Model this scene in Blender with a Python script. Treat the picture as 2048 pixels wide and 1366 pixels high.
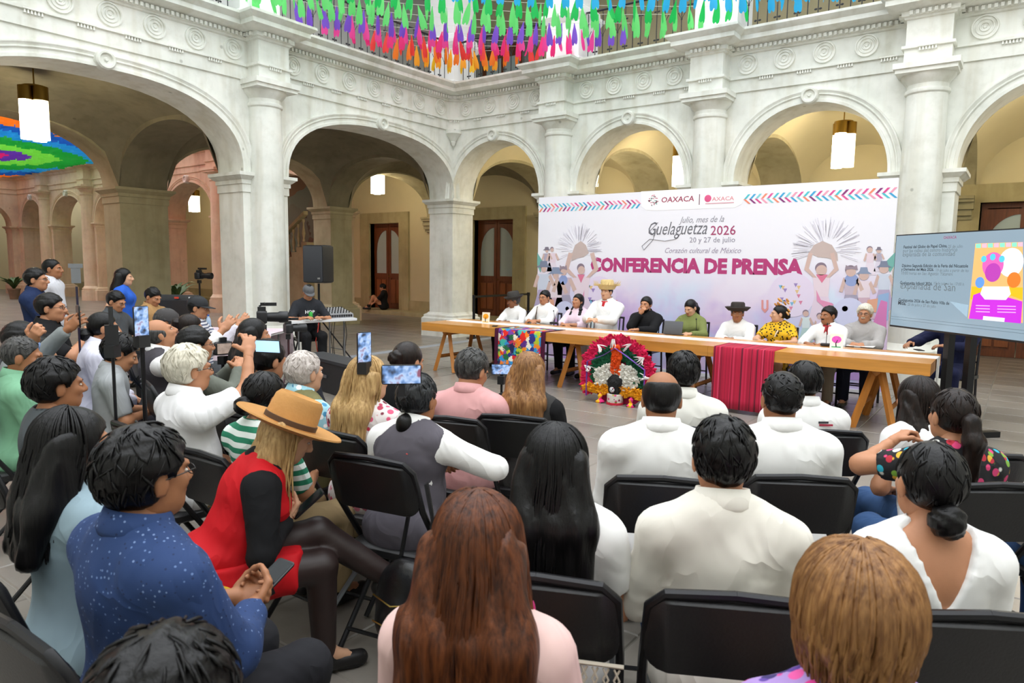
import bpy, bmesh, math, random
import numpy as np
from mathutils import Vector, Matrix

for o in list(bpy.data.objects):
    bpy.data.objects.remove(o, do_unlink=True)
SC = bpy.context.scene
COL = SC.collection
random.seed(7)
RNG = np.random.default_rng(7)

# ---------------------------------------------------------------- camera
CAM_POS = np.array([10.6741, -12.1724, 1.70])
F_PX, YAW, PITCH, ROLL = 1388.237, 0.6334066, 0.110, -0.0138381


def cam_axes():
    f = np.array([-math.sin(YAW) * math.cos(PITCH), math.cos(YAW) * math.cos(PITCH), -math.sin(PITCH)])
    r = np.array([math.cos(YAW), math.sin(YAW), 0.0])
    d = np.cross(f, r)
    c, s = math.cos(ROLL), math.sin(ROLL)
    return c * r + s * d, -s * r + c * d, f


AX_R, AX_D, AX_F = cam_axes()
cam = bpy.data.cameras.new('camera')
cam_ob = bpy.data.objects.new('camera', cam)
COL.objects.link(cam_ob)
cam.sensor_width = 36.0
cam.lens = 36.0 * F_PX / 2048.0
cam.clip_end = 200
cam_ob.matrix_world = Matrix((
    (AX_R[0], -AX_D[0], -AX_F[0], CAM_POS[0]),
    (AX_R[1], -AX_D[1], -AX_F[1], CAM_POS[1]),
    (AX_R[2], -AX_D[2], -AX_F[2], CAM_POS[2]),
    (0, 0, 0, 1)))
cam.dof.use_dof = True
cam.dof.focus_distance = 7.0
cam.dof.aperture_fstop = 7.0
SC.camera = cam_ob

# ---------------------------------------------------------------- world and exposure
W = bpy.data.worlds.new('overcast_sky')
SC.world = W
W.use_nodes = True
bg = W.node_tree.nodes['Background']
bg.inputs[0].default_value = (0.93, 0.965, 1.0, 1)
bg.inputs[1].default_value = 1.35
SC.view_settings.view_transform = 'Standard'
SC.view_settings.look = 'None'
SC.view_settings.gamma = 1.0
SC.view_settings.use_curve_mapping = False
SC.view_settings.exposure = 1.32


def at(px, py, axis=2, val=0.0):
    """pixel of the 2048x1366 photograph -> point on a world plane."""
    v = AX_F + (px - 1024) / F_PX * AX_R + (py - 683) / F_PX * AX_D
    t = (val - CAM_POS[axis]) / v[axis]
    return CAM_POS + t * v


def project(P):
    v = np.asarray(P, float) - CAM_POS
    z = v @ AX_F
    return 1024 + F_PX * (v @ AX_R) / z, 683 + F_PX * (v @ AX_D) / z, z


# ---------------------------------------------------------------- materials
def lin(c):
    if isinstance(c, str):
        c = c.lstrip('#')
        c = [int(c[i:i + 2], 16) / 255 for i in (0, 2, 4)]
    return tuple(x / 12.92 if x <= 0.04045 else ((x + 0.055) / 1.055) ** 2.4 for x in c[:3])


MATS = {}


class NT:
    def __init__(s, m):
        s.t = m.node_tree
        s.bs = s.t.nodes['Principled BSDF']

    def n(s, typ, **kw):
        x = s.t.nodes.new(typ)
        for k, v in kw.items():
            if isinstance(k, str) and k.startswith('i_'):
                x.inputs[k[2:].replace('_', ' ')].default_value = v
            else:
                setattr(x, k, v)
        return x

    def l(s, a, b):
        s.t.links.new(a, b)

    def coord(s, kind='Object', scale=(1, 1, 1), rot=(0, 0, 0)):
        tc = s.n('ShaderNodeTexCoord')
        mp = s.n('ShaderNodeMapping')
        mp.inputs['Scale'].default_value = scale
        mp.inputs['Rotation'].default_value = rot
        s.l(tc.outputs[kind], mp.inputs[0])
        return mp.outputs[0]

    def noise(s, vec, scale, detail=3, rough=.55):
        x = s.n('ShaderNodeTexNoise')
        x.inputs['Scale'].default_value = scale
        x.inputs['Detail'].default_value = detail
        x.inputs['Roughness'].default_value = rough
        s.l(vec, x.inputs['Vector'])
        return x.outputs[0]

    def ramp(s, fac, stops, interp='LINEAR'):
        r = s.n('ShaderNodeValToRGB')
        r.color_ramp.interpolation = interp
        e = r.color_ramp.elements
        while len(e) < len(stops):
            e.new(0.5)
        for el, (p, c) in zip(e, stops):
            el.position = p
            el.color = (*c, 1)
        s.l(fac, r.inputs[0])
        return r.outputs[0]

    def mix(s, fac, a, b, mode='MIX'):
        m = s.n('ShaderNodeMix', data_type='RGBA', blend_type=mode)
        for sock, v in ((m.inputs[0], fac), (m.inputs[6], a), (m.inputs[7], b)):
            if isinstance(v, (int, float)):
                sock.default_value = v
            elif isinstance(v, tuple):
                sock.default_value = (*v, 1)
            else:
                s.l(v, sock)
        return m.outputs[2]

    def bump(s, h, strength=.3, dist=.01):
        b = s.n('ShaderNodeBump')
        b.inputs['Strength'].default_value = strength
        b.inputs['Distance'].default_value = dist
        s.l(h, b.inputs['Height'])
        s.l(b.outputs[0], s.bs.inputs['Normal'])


def new_mat(name):
    m = bpy.data.materials.new(name)
    m.use_nodes = True
    return m, NT(m)


def M(name, col=None, rough=.6, var=0.0, vs=6.0, bump=0.0, bs=60.0, metal=0.0, emit=0.0, spec=.5, stretch=None, coat=0.0):
    if name in MATS:
        return MATS[name]
    m, t = new_mat(name)
    c = lin(col)
    b = t.bs
    b.inputs['Roughness'].default_value = rough
    b.inputs['Metallic'].default_value = metal
    b.inputs['Specular IOR Level'].default_value = spec
    if coat:
        b.inputs['Coat Weight'].default_value = coat
        b.inputs['Coat Roughness'].default_value = .15
    b.inputs['Base Color'].default_value = (*c, 1)
    vec = None
    if var or bump:
        vec = t.coord('Object', stretch or (1, 1, 1))
    if var:
        f = t.noise(vec, vs)
        d = tuple(max(0, x * (1 - var)) for x in c)
        u = tuple(min(1, x * (1 + var)) for x in c)
        t.l(t.ramp(f, [(.3, d), (.7, u)]), b.inputs['Base Color'])
    if bump:
        t.bump(t.noise(vec, bs, 4), bump, .01)
    if emit:
        b.inputs['Emission Color'].default_value = (*c, 1)
        b.inputs['Emission Strength'].default_value = emit
    MATS[name] = m
    return m


def stone_mat(name, c0, c1, c2, rough=.75, joints=0.0):
    if name in MATS:
        return MATS[name]
    m, t = new_mat(name)
    v = t.coord('Object')
    n1 = t.noise(v, .9, 4, .6)
    n2 = t.noise(v, 5, 5, .65)
    col = t.ramp(n1, [(.32, lin(c0)), (.5, lin(c1)), (.68, lin(c2))])
    spk = t.ramp(n2, [(.3, (.91, .905, .89)), (.5, (1, 1, 1)), (.72, (1.03, 1.03, 1.02))])
    col = t.mix(1.0, col, spk, 'MULTIPLY')
    vs = t.coord('Object', (3, 3, .35))
    n3 = t.noise(vs, 1.3, 3)
    st = t.ramp(n3, [(.36, (.80, .77, .70)), (.5, (1, 1, 1))])
    col = t.mix(.55, col, st, 'MULTIPLY')
    vo = t.n('ShaderNodeTexVoronoi')
    vo.inputs['Scale'].default_value = 1.7
    t.l(v, vo.inputs['Vector'])
    pits = t.ramp(vo.outputs['Distance'], [(.035, (.5, .5, .48)), (.06, (1, 1, 1))])
    col = t.mix(.7, col, pits, 'MULTIPLY')
    t.l(col, t.bs.inputs['Base Color'])
    t.bs.inputs['Roughness'].default_value = rough
    t.bump(n2, .25, .01)
    MATS[name] = m
    return m


# ---------------------------------------------------------------- mesh building
class MB:
    def __init__(s):
        s.v, s.f, s.m = [], [], []

    def add(s, verts, faces, mi=0, T=None):
        k = len(s.v)
        if T is not None:
            verts = [T(p) for p in verts] if callable(T) else [tuple(T @ Vector(p)) for p in verts]
        s.v.extend(tuple(map(float, p)) for p in verts)
        s.f.extend(tuple(i + k for i in f) for f in faces)
        s.m.extend([mi] * len(faces))
        return s

    def box(s, a, b, mi=0, T=None):
        (x0, y0, z0), (x1, y1, z1) = a, b
        return s.add([(x0, y0, z0), (x1, y0, z0), (x1, y1, z0), (x0, y1, z0), (x0, y0, z1), (x1, y0, z1), (x1, y1, z1), (x0, y1, z1)],
                     [(0, 3, 2, 1), (4, 5, 6, 7), (0, 1, 5, 4), (1, 2, 6, 5), (2, 3, 7, 6), (3, 0, 4, 7)], mi, T)

    def cbox(s, c, sz, mi=0, T=None):
        return s.box([c[i] - sz[i] / 2 for i in range(3)], [c[i] + sz[i] / 2 for i in range(3)], mi, T)

    def tube(s, path, r, n=8, mi=0, T=None, cap=True, flat=1.0):
        P = [np.array(p, float) for p in path]
        if not hasattr(r, '__len__'):
            r = [r] * len(P)
        vs, fs = [], []
        up = None
        for i, p in enumerate(P):
            d = P[min(i + 1, len(P) - 1)] - P[max(i - 1, 0)]
            d = d / (np.linalg.norm(d) + 1e-9)
            if up is None:
                a = np.array([0, 0, 1.0]) if abs(d[2]) < .9 else np.array([1.0, 0, 0])
                up = np.cross(d, a)
            up = up - d * (up @ d)
            up /= np.linalg.norm(up) + 1e-9
            sd = np.cross(d, up)
            for k in range(n):
                a = 2 * math.pi * k / n
                vs.append(p + r[i] * (math.cos(a) * up + flat * math.sin(a) * sd))
        for i in range(len(P) - 1):
            for k in range(n):
                fs.append((i * n + k, i * n + (k + 1) % n, (i + 1) * n + (k + 1) % n, (i + 1) * n + k))
        if cap:
            fs.append(tuple(range(n))[::-1])
            fs.append(tuple((len(P) - 1) * n + k for k in range(n)))
        return s.add(vs, fs, mi, T)

    def lathe(s, prof, n=24, c=(0, 0, 0), mi=0, T=None, a0=0.0, a1=2 * math.pi, sx=1.0, sy=1.0):
        full = abs(a1 - a0 - 2 * math.pi) < 1e-6
        cols = n if full else n + 1
        vs, fs = [], []
        for k in range(cols):
            a = a0 + (a1 - a0) * k / n
            for r, z in prof:
                vs.append((c[0] + sx * r * math.cos(a), c[1] + sy * r * math.sin(a), c[2] + z))
        L = len(prof)
        for k in range(n):
            k2 = (k + 1) % cols
            for j in range(L - 1):
                fs.append((k * L + j, k2 * L + j, k2 * L + j + 1, k * L + j + 1))
        if full:
            if prof[0][0] > 1e-6:
                fs.append(tuple(k * L for k in range(n))[::-1])
            if prof[-1][0] > 1e-6:
                fs.append(tuple(k * L + L - 1 for k in range(n)))
        return s.add(vs, fs, mi, T)

    def sweep(s, path, prof, closed=False, side=1, mi=0, cap=True):
        """profile (offset, z) swept along a plan polyline; offset goes to the right of travel times side."""
        P = [np.array(p, float) for p in path]
        n = len(P)
        vs, fs = [], []
        for i in range(n):
            if closed:
                a, b = P[i] - P[i - 1], P[(i + 1) % n] - P[i]
            else:
                a = P[i] - P[i - 1] if i else P[1] - P[0]
                b = P[i + 1] - P[i] if i < n - 1 else a
            a = a / np.linalg.norm(a)
            b = b / np.linalg.norm(b)
            na, nb = np.array([a[1], -a[0]]) * side, np.array([b[1], -b[0]]) * side
            m = na + nb
            m = m / max(1e-6, (m @ na))
            for o, z in prof:
                q = P[i] + m * o
                vs.append((q[0], q[1], z))
        L = len(prof)
        for i in range(n if closed else n - 1):
            j = (i + 1) % n
            for k in range(L - 1):
                fs.append((i * L + k, j * L + k, j * L + k + 1, i * L + k + 1))
        if cap and not closed:
            fs.append(tuple(range(L)))
            fs.append(tuple((n - 1) * L + k for k in range(L))[::-1])
        return s.add(vs, fs, mi)

    def rect_mould(s, x0, x1, y0, y1, prof, mi=0):
        return s.sweep([(x0, y0), (x0, y1), (x1, y1), (x1, y0)], prof, True, -1, mi)

    def poly(s, pts, d=(0, 0, .01), mi=0, T=None):
        """flat polygon (3-D points) thickened along d."""
        n = len(pts)
        d = np.array(d, float)
        vs = [np.array(p, float) for p in pts] + [np.array(p, float) + d for p in pts]
        fs = [tuple(range(n))[::-1], tuple(range(n, 2 * n))]
        for i in range(n):
            j = (i + 1) % n
            fs.append((i, j, n + j, n + i))
        return s.add(vs, fs, mi, T)

    def ell(s, c, r, n=12, m=8, mi=0, T=None):
        prof = [(math.sin(math.pi * j / m), -math.cos(math.pi * j / m)) for j in range(m + 1)]
        vs, fs = [], []
        for k in range(n):
            a = 2 * math.pi * k / n
            for q, z in prof:
                vs.append((c[0] + r[0] * q * math.cos(a), c[1] + r[1] * q * math.sin(a), c[2] + r[2] * z))
        L = m + 1
        for k in range(n):
            k2 = (k + 1) % n
            for j in range(m):
                fs.append((k * L + j, k2 * L + j, k2 * L + j + 1, k * L + j + 1))
        return s.add(vs, fs, mi, T)

    def rpanel(s, w, h, t, rad, curve=0.0, nx=8, mi=0, T=None):
        """rounded-corner panel in the XZ plane, thickness t along Y, bent by curve."""
        pts = []
        for cx, cz, a0 in ((w / 2 - rad, h / 2 - rad, 0), (-w / 2 + rad, h / 2 - rad, 90), (-w / 2 + rad, -h / 2 + rad, 180), (w / 2 - rad, -h / 2 + rad, 270)):
            for k in range(5):
                a = math.radians(a0 + 90 * k / 4)
                pts.append((cx + rad * math.cos(a), cz + rad * math.sin(a)))
        ins = 1 - min(t, .02) / max(w, h)
        vs, rings = [], []
        for yy, sc in ((-t / 2, ins), (-t / 2 * .6, 1), (t / 2 * .6, 1), (t / 2, ins)):
            rings.append(len(vs))
            for x, z in pts:
                x2, z2 = x * sc, z * sc
                vs.append((x2, yy + curve * (1 - (2 * x2 / w) ** 2), z2))
        n = len(pts)
        fs = []
        for a, b in zip(rings, rings[1:]):
            for i in range(n):
                j = (i + 1) % n
                fs.append((a + i, a + j, b + j, b + i))
        # caps as strips across so the bend is kept
        for base, flip in ((rings[0], 0), (rings[-1], 1)):
            half = n // 2
            top = [base + i for i in range(0, half)]
            bot = [base + n - 1 - i for i in range(0, half)]
            for i in range(half - 1):
                q = (top[i], top[i + 1], bot[i + 1], bot[i])
                fs.append(q if flip else q[::-1])
        return s.add(vs, fs, mi, T)

    def mesh(s, name, mats, smooth=True, angle=40, recalc=True):
        me = bpy.data.meshes.new(name)
        me.from_pydata(s.v, [], s.f)
        if not isinstance(mats, (list, tuple)):
            mats = [mats]
        for m in mats:
            me.materials.append(m)
        if len(mats) > 1:
            me.polygons.foreach_set('material_index', s.m)
        if recalc:
            bm = bmesh.new()
            bm.from_mesh(me)
            bmesh.ops.recalc_face_normals(bm, faces=bm.faces)
            bm.to_mesh(me)
            bm.free()
        if smooth:
            me.polygons.foreach_set('use_smooth', [True] * len(me.polygons))
            me.set_sharp_from_angle(angle=math.radians(angle))
        me.update()
        return me

    def build(s, name, mats, parent=None, smooth=True, angle=40, **kw):
        return link(name, s.mesh(name, mats, smooth, angle), parent, **kw)


def link(name, me, parent=None, loc=None, rot=None, scale=None):
    o = bpy.data.objects.new(name, me)
    COL.objects.link(o)
    if parent is not None:
        o.parent = parent
    if loc is not None:
        o.location = tuple(loc)
    if rot is not None:
        o.rotation_euler = tuple(rot)
    if scale is not None:
        o.scale = (scale,) * 3 if not hasattr(scale, '__len__') else scale
    return o


def tag(o, label=None, cat=None, group=None, kind=None):
    if label:
        o['label'] = label
    if cat:
        o['category'] = cat
    if group:
        o['group'] = group
    if kind:
        o['kind'] = kind
    return o


def empty(name, loc=(0, 0, 0), rz=0.0, label=None, cat=None, group=None):
    o = bpy.data.objects.new(name, None)
    COL.objects.link(o)
    o.location = tuple(map(float, loc))
    o.rotation_euler = (0, 0, rz)
    return tag(o, label, cat, group)


def copy_tree(o, parent=None):
    c = o.copy()
    COL.objects.link(c)
    c.parent = parent
    for ch in o.children:
        copy_tree(ch, c)
    return c


def text_mesh(body, size=1.0, bold=0.0, shear=0.0, extrude=0.002, align='LEFT', spacing=1.0):
    cu = bpy.data.curves.new('txt', 'FONT')
    cu.body = body
    cu.size = size
    cu.offset = bold
    cu.shear = shear
    cu.extrude = extrude
    cu.align_x = align
    cu.resolution_u = 2
    cu.space_character = spacing
    ob = bpy.data.objects.new('txt', cu)
    COL.objects.link(ob)
    dg = bpy.context.evaluated_depsgraph_get()
    me = bpy.data.meshes.new_from_object(ob.evaluated_get(dg))
    bpy.data.objects.remove(ob, do_unlink=True)
    bpy.data.curves.remove(cu)
    return me
# ================================================================ the courtyard
ZI, ZA, ZT, ZTOP, TH = 3.18, 4.68, 4.905, 5.45, 0.72
RISE = 1.19
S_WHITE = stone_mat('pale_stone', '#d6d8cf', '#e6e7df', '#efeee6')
S_LAMP_TINT = stone_mat('lamp_tinted_stone', '#97906f', '#a69d7d', '#b1a786')  # corridor stone; lamplight yellow and shade put into its colour
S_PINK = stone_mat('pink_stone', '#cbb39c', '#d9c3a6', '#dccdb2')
S_VAULT = stone_mat('shade_toned_vault_stone', '#746d58', '#817a63', '#8c846c')  # vault stone deepened, the corridor's shade put into its colour
PLASTER = M('cream_plaster', '#cabf9b', .85, .04, 1.2, .05, 30)
PLASTER_W = M('white_plaster', '#e6e6e4', .85, .03, 1.2)


def fr(O, U, Wd):
    return lambda p: (O[0] + p[0] * U[0] + p[1] * Wd[0], O[1] + p[0] * U[1] + p[1] * Wd[1], p[2])


def arch_pts(u0, u1, rise=RISE, e=2.0, n=28, grow=0.0):
    c, a = (u0 + u1) / 2, (u1 - u0) / 2 + grow
    r = rise + grow
    out = []
    for k in range(n + 1):
        t = math.pi * (1 - k / n)
        cs, sn = math.cos(t), math.sin(t)
        out.append((c + a * math.copysign(abs(cs) ** (2 / e), cs), ZI + r * abs(sn) ** (2 / e)))
    return out


def arch_wall(mb, T, bays, u_a, u_b, t=TH, ztop=ZTOP):
    """piers and arched spandrels of one arcade wall in local (along, depth, z)."""
    edges = [u_a] + [x for b in bays for x in b[:2]] + [u_b]
    piers = [(edges[i], edges[i + 1]) for i in range(0, len(edges), 2)]
    for a, b in piers:
        if b - a > .01:
            mb.box((a, 0, 0), (b, t, ztop), 0, T)
    for b in bays:
        pts = arch_pts(b[0], b[1], b[2], b[3])
        n = len(pts)
        vs = []
        for u, z in pts:
            vs += [(u, 0, z), (u, t, z), (u, 0, ztop), (u, t, ztop)]
        fs = []
        for i in range(n - 1):
            a, c = 4 * i, 4 * i + 4
            fs += [(a, c, c + 2, a + 2), (a + 1, a + 3, c + 3, c + 1), (a, a + 1, c + 1, c), (a + 2, c + 2, c + 3, a + 3)]
        mb.add(vs, fs, 0, T)
    return piers


def archivolt(T, b, w0=0.0):
    """moulded band around an arch opening on the front face."""
    prof = [(0.0, 0.0), (0.0, -.045), (.045, -.045), (.05, -.025), (.10, -.025), (.12, -.05), (.135, -.05), (.14, -.035), (.18, -.06), (.20, -.06), (.205, 0.0)]
    mb = MB()
    rows = []
    for g, w in prof:
        rows.append([(u, w0 + w, z) for u, z in arch_pts(b[0], b[1], b[2], b[3], 30, g)])
    n = len(rows[0])
    vs = [p for r in rows for p in r]
    fs = [(k * n + i, k * n + i + 1, (k + 1) * n + i + 1, (k + 1) * n + i) for k in range(len(rows) - 1) for i in range(n - 1)]
    mb.add(vs, fs, 0, T)
    return mb


IMPOST = [(0, ZI - .32), (.02, ZI - .32), (.02, ZI - .19), (.04, ZI - .185), (.04, ZI - .12), (.07, ZI - .10), (.11, ZI - .06), (.125, ZI - .055), (.125, ZI), (0, ZI)]
PLINTH = [(.14, 0), (.14, .42), (.12, .44), (.10, .45), (.10, .50), (.04, .53), (.02, .56), (0, .56)]


def pier_dress(T, piers, mat, par, t=TH, skip=()):
    for a, b in piers:
        if (a, b) in skip:
            continue
        (x0, y0, _), (x1, y1, _) = T((a, 0, 0)), T((b, t, 0))
        xa, xb, ya, yb = min(x0, x1), max(x0, x1), min(y0, y1), max(y0, y1)
        MB().rect_mould(xa, xb, ya, yb, IMPOST).build('impost', mat, par, angle=25)
        MB().rect_mould(xa, xb, ya, yb, PLINTH).build('plinth', mat, par, angle=25)


COLPROF = [(.41, 0), (.41, .42), (.37, .42), (.38, .45), (.38, .50), (.34, .53), (.315, .58), (.30, .60), (.296, 2.0), (.272, 4.26), (.295, 4.28), (.30, 4.30), (.295, 4.33), (.272, 4.34), (.272, 4.40), (.30, 4.44), (.345, 4.49), (.36, 4.53), (.36, 4.55), (0, 4.55)]


def column(T, u, mat, par, nm='column'):
    x, y, _ = T((u, -.05, 0))
    mb = MB().lathe(COLPROF, 28, (x, y, 0))
    mb.box((x - .39, y - .39, 4.54), (x + .39, y + .39, 4.60)).box((x - .42, y - .42, 4.60), (x + .42, y + .42, 4.68))
    return mb.build(nm, mat, par, angle=30)


MB_ROUND = MB().lathe([(0, .035), (.02, .035), (.03, .02), (.045, .02), (.05, .035), (.065, .035), (.07, .015), (.095, .015), (.10, .03), (.115, .03), (.12, .012), (.14, .012), (.145, .03), (.165, .03), (.17, 0)], 24)
ME_ROUND = MB_ROUND.mesh('roundel', S_WHITE, angle=25)
ME_MEDAL = MB().lathe([(0, .13), (.02, .13), (.035, .10), (.075, .10), (.09, .135), (.115, .135), (.135, .11), (.14, 0)], 24).mesh('medallion', S_WHITE, angle=25)
_g = MB()
for k in range(6):
    _g.lathe([(.008, 0), (.016, -.05), (0, -.052)], 6, (-.1 + .04 * k, 0, 0))
ME_GUTTA = _g.box((-.13, -.02, 0), (.13, .02, .018)).mesh('guttae', S_WHITE)


def facade_ornament(T, rot, span, cols, bays, par, roundels):
    for b in bays:
        archivolt(T, b).build('archivolt', S_WHITE, par, angle=25)
        c = (b[0] + b[1]) / 2
        link('medallion', ME_MEDAL, par, T((c, -.0, ZI + b[2] + .10)), rot)
    for u in roundels:
        link('roundel', ME_ROUND, par, T((u, -.02, 5.125)), rot)
        link('guttae', ME_GUTTA, par, T((u + .325, -.05, ZT - .012)), (0, 0, rot[2]))
    for u in cols:
        link('guttae', ME_GUTTA, par, T((u, -.385, ZT - .012)), (0, 0, rot[2]))


# right-hand facade (plane y = 0) and left-hand facade (plane x = 0)
T_R = fr((0, 0), (1, 0), (0, 1))
T_L = fr((0, 0), (0, -1), (-1, 0))
BAYS_R = [(0, 2.40, RISE, 2.05), (3.30, 5.57, RISE, 2.05), (6.47, 8.85, RISE, 2.05), (9.75, 12.1, RISE, 2.05), (13.0, 15.3, RISE, 2.05)]
BAYS_L = [(0, 4.44, RISE, 2.45), (5.32, 9.58, RISE, 2.45), (10.46, 14.6, RISE, 2.45)]
COLS_R = [2.88, 6.02, 9.305, 12.55]
COLS_L = [4.90, 10.02]
mb = MB()
pr = arch_wall(mb, T_R, BAYS_R, -TH, 16.5)
wall_back = tag(mb.build('wall_back', S_WHITE, angle=30), kind='structure')
pier_dress(T_R, pr[:-1], S_WHITE, wall_back)
mb = MB()
pl = arch_wall(mb, T_L, BAYS_L, 0, 16)
wall_left = tag(mb.build('wall_left', S_WHITE, angle=30), kind='structure')
pier_dress(T_L, [p for p in pl if p[1] - p[0] > .1], S_WHITE, wall_left)
for u in COLS_R:
    column(T_R, u, S_WHITE, wall_back)
for u in COLS_L:
    column(T_L, u, S_WHITE, wall_left)


def rounds(cols, first, end, start):
    out, u = [], start
    while u < end:
        if all(abs(u - c) > .42 for c in cols):
            out.append(u)
        u += .65
    return out


facade_ornament(T_R, (math.pi / 2, 0, 0), 16, COLS_R, BAYS_R, wall_back, [.41, 1.06, 1.70, 2.28, 3.48, 4.09, 4.70, 5.30, 6.62, 7.22, 7.83, 8.44, 9.95, 10.55, 11.15, 11.75])
facade_ornament(T_L, (math.pi / 2, 0, math.pi / 2), 16, COLS_L, BAYS_L, wall_left, [.46, 1.13, 1.77, 2.4, 3.03, 3.66, 4.30, 5.45, 6.08, 6.71, 7.34, 7.97, 8.6, 9.2])

# entablature: one moulding running round both facades, breaking forward over the columns
EPATH = [(0, -15.8)]
for u in sorted(COLS_L, reverse=True):
    EPATH += [(0, -u - .27), (.33, -u - .27), (.33, -u + .27), (0, -u + .27)]
EPATH += [(0, -.2), (.2, 0)]
for u in COLS_R:
    EPATH += [(u - .27, 0), (u - .27, -.33), (u + .27, -.33), (u + .27, 0)]
EPATH += [(16.3, 0)]
EPROF = [(-.02, ZA), (.03, ZA), (.03, ZT - .02), (.065, ZT - .015), (.065, ZT + .025), (.02, ZT + .03), (.02, 5.29), (.05, 5.30), (.06, 5.33), (.09, 5.335), (.09, 5.40), (.14, 5.41), (.26, 5.45), (.28, 5.46), (.28, 5.53), (.32, 5.56), (.36, 5.60), (.36, 5.64), (-.02, 5.66)]
trim_1 = tag(MB().sweep(EPATH, EPROF, False, 1).build('trim_1', S_WHITE, angle=20), kind='structure')
dn = MB()
for (x0, y0), (x1, y1) in zip(EPATH, EPATH[1:]):
    L = math.hypot(x1 - x0, y1 - y0)
    dx, dy = (x1 - x0) / L, (y1 - y0) / L
    nx, ny = dy, -dx
    k, s0 = max(1, int(L / .075)), 0
    for i in range(k):
        a = (i + .5) * L / k
        cx, cy = x0 + dx * a + nx * .11, y0 + dy * a + ny * .11
        R = Matrix.Translation((cx, cy, 5.367)) @ Matrix.Rotation(math.atan2(dy, dx), 4, 'Z')
        dn.cbox((0, 0, 0), (.042, .05, .055), 0, R)
tag(dn.build('dentil_course', S_WHITE, trim_1, smooth=False), kind='stuff')
# pendant bracket where the facades meet
MB().lathe([(0, 4.33), (.03, 4.35), (.05, 4.40), (.06, 4.42), (.055, 4.44), (.11, 4.52), (.17, 4.58), (.20, 4.60), (.20, 4.68), (0, 4.68)], 20, (.06, -.06, 0)).build('corner_bracket', S_WHITE, trim_1, angle=30)
link('guttae', ME_GUTTA, trim_1, (.14, -.14, ZT - .012), (0, 0, math.pi / 4))

# inner arcade of the left wing, cross arches, corbels
T_I = fr((-4.42, 0), (0, -1), (-1, 0))
BAYS_I = [(-4.6, -.82, 1.15, 2.1), (-.1, 4.3, RISE, 2.2), (5.3, 9.6, RISE, 2.2), (10.5, 14.6, RISE, 2.2)]
mb = MB()
pi_ = arch_wall(mb, T_I, BAYS_I, -4.6, 16)
wall_inner = tag(mb.build('wall_inner', S_LAMP_TINT, angle=30), kind='structure')
pier_dress(T_I, [p for p in pi_ if p[1] - p[0] > .1][:-1], S_LAMP_TINT, wall_inner)
YB = 4.6


def cross_arch(O, U, Wd, length, t, mat, par):
    m_ = MB()
    arch_wall(m_, fr(O, U, Wd), [(0, length, 1.12, 2.05)], 0, length, t, 5.0)
    return m_.build('cross_arch', mat, par, angle=30)


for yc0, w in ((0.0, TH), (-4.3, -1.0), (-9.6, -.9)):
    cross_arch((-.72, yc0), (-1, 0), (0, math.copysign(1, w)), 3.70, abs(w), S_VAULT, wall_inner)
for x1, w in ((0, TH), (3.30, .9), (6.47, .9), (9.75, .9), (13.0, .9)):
    cross_arch((x1, .72), (0, 1), (-1, 0), YB - .72, w, S_LAMP_TINT, wall_back)
    c_ = MB()
    for i, (o, z0, z1) in enumerate(((.10, 2.72, 2.80), (.16, 2.80, 2.92), (.22, 2.92, 3.0), (.20, 3.0, 3.06), (.28, 3.06, 3.12), (.32, 3.12, 3.18))):
        c_.box((x1 - w - .0 + .03 * (o < .2), YB - o, z0), (x1 - .03 * (o < .2), YB + .02, z1))
    c_.build('corbel', S_LAMP_TINT, wall_back, smooth=False)
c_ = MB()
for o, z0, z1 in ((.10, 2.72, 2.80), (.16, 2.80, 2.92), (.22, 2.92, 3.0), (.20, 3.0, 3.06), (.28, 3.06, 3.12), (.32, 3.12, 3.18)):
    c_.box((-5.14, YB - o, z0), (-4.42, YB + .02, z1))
c_.build('corbel', S_LAMP_TINT, wall_inner, smooth=False)


def sail(x0, x1, y0, y1, n=18, r=RISE, e=2.05):
    m_ = MB()
    vs = [(x0 + (x1 - x0) * i / n, y0 + (y1 - y0) * j / n, ZI + r * max(0, 2 - abs(2 * i / n - 1) ** e - abs(2 * j / n - 1) ** e) ** (1 / e)) for i in range(n + 1) for j in range(n + 1)]
    fs = [(i * (n + 1) + j, i * (n + 1) + j + 1, (i + 1) * (n + 1) + j + 1, (i + 1) * (n + 1) + j) for i in range(n) for j in range(n)]
    return m_.add(vs, fs)


ceil = tag(MB().box((-5.2, -16, ZTOP), (0.0, YB + .3, ZTOP + .16)).box((0, .0, ZTOP), (16.4, YB + .3, ZTOP + .16)).build('ceiling', PLASTER_W, smooth=False), kind='structure')
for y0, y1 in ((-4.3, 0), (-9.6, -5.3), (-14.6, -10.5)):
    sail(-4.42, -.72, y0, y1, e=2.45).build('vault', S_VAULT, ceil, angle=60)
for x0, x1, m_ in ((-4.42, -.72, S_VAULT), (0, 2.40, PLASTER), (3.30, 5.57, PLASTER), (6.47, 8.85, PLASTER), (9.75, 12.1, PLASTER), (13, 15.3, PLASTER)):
    sail(x0, x1, .72, YB).build('vault', m_, ceil, angle=60)

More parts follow.
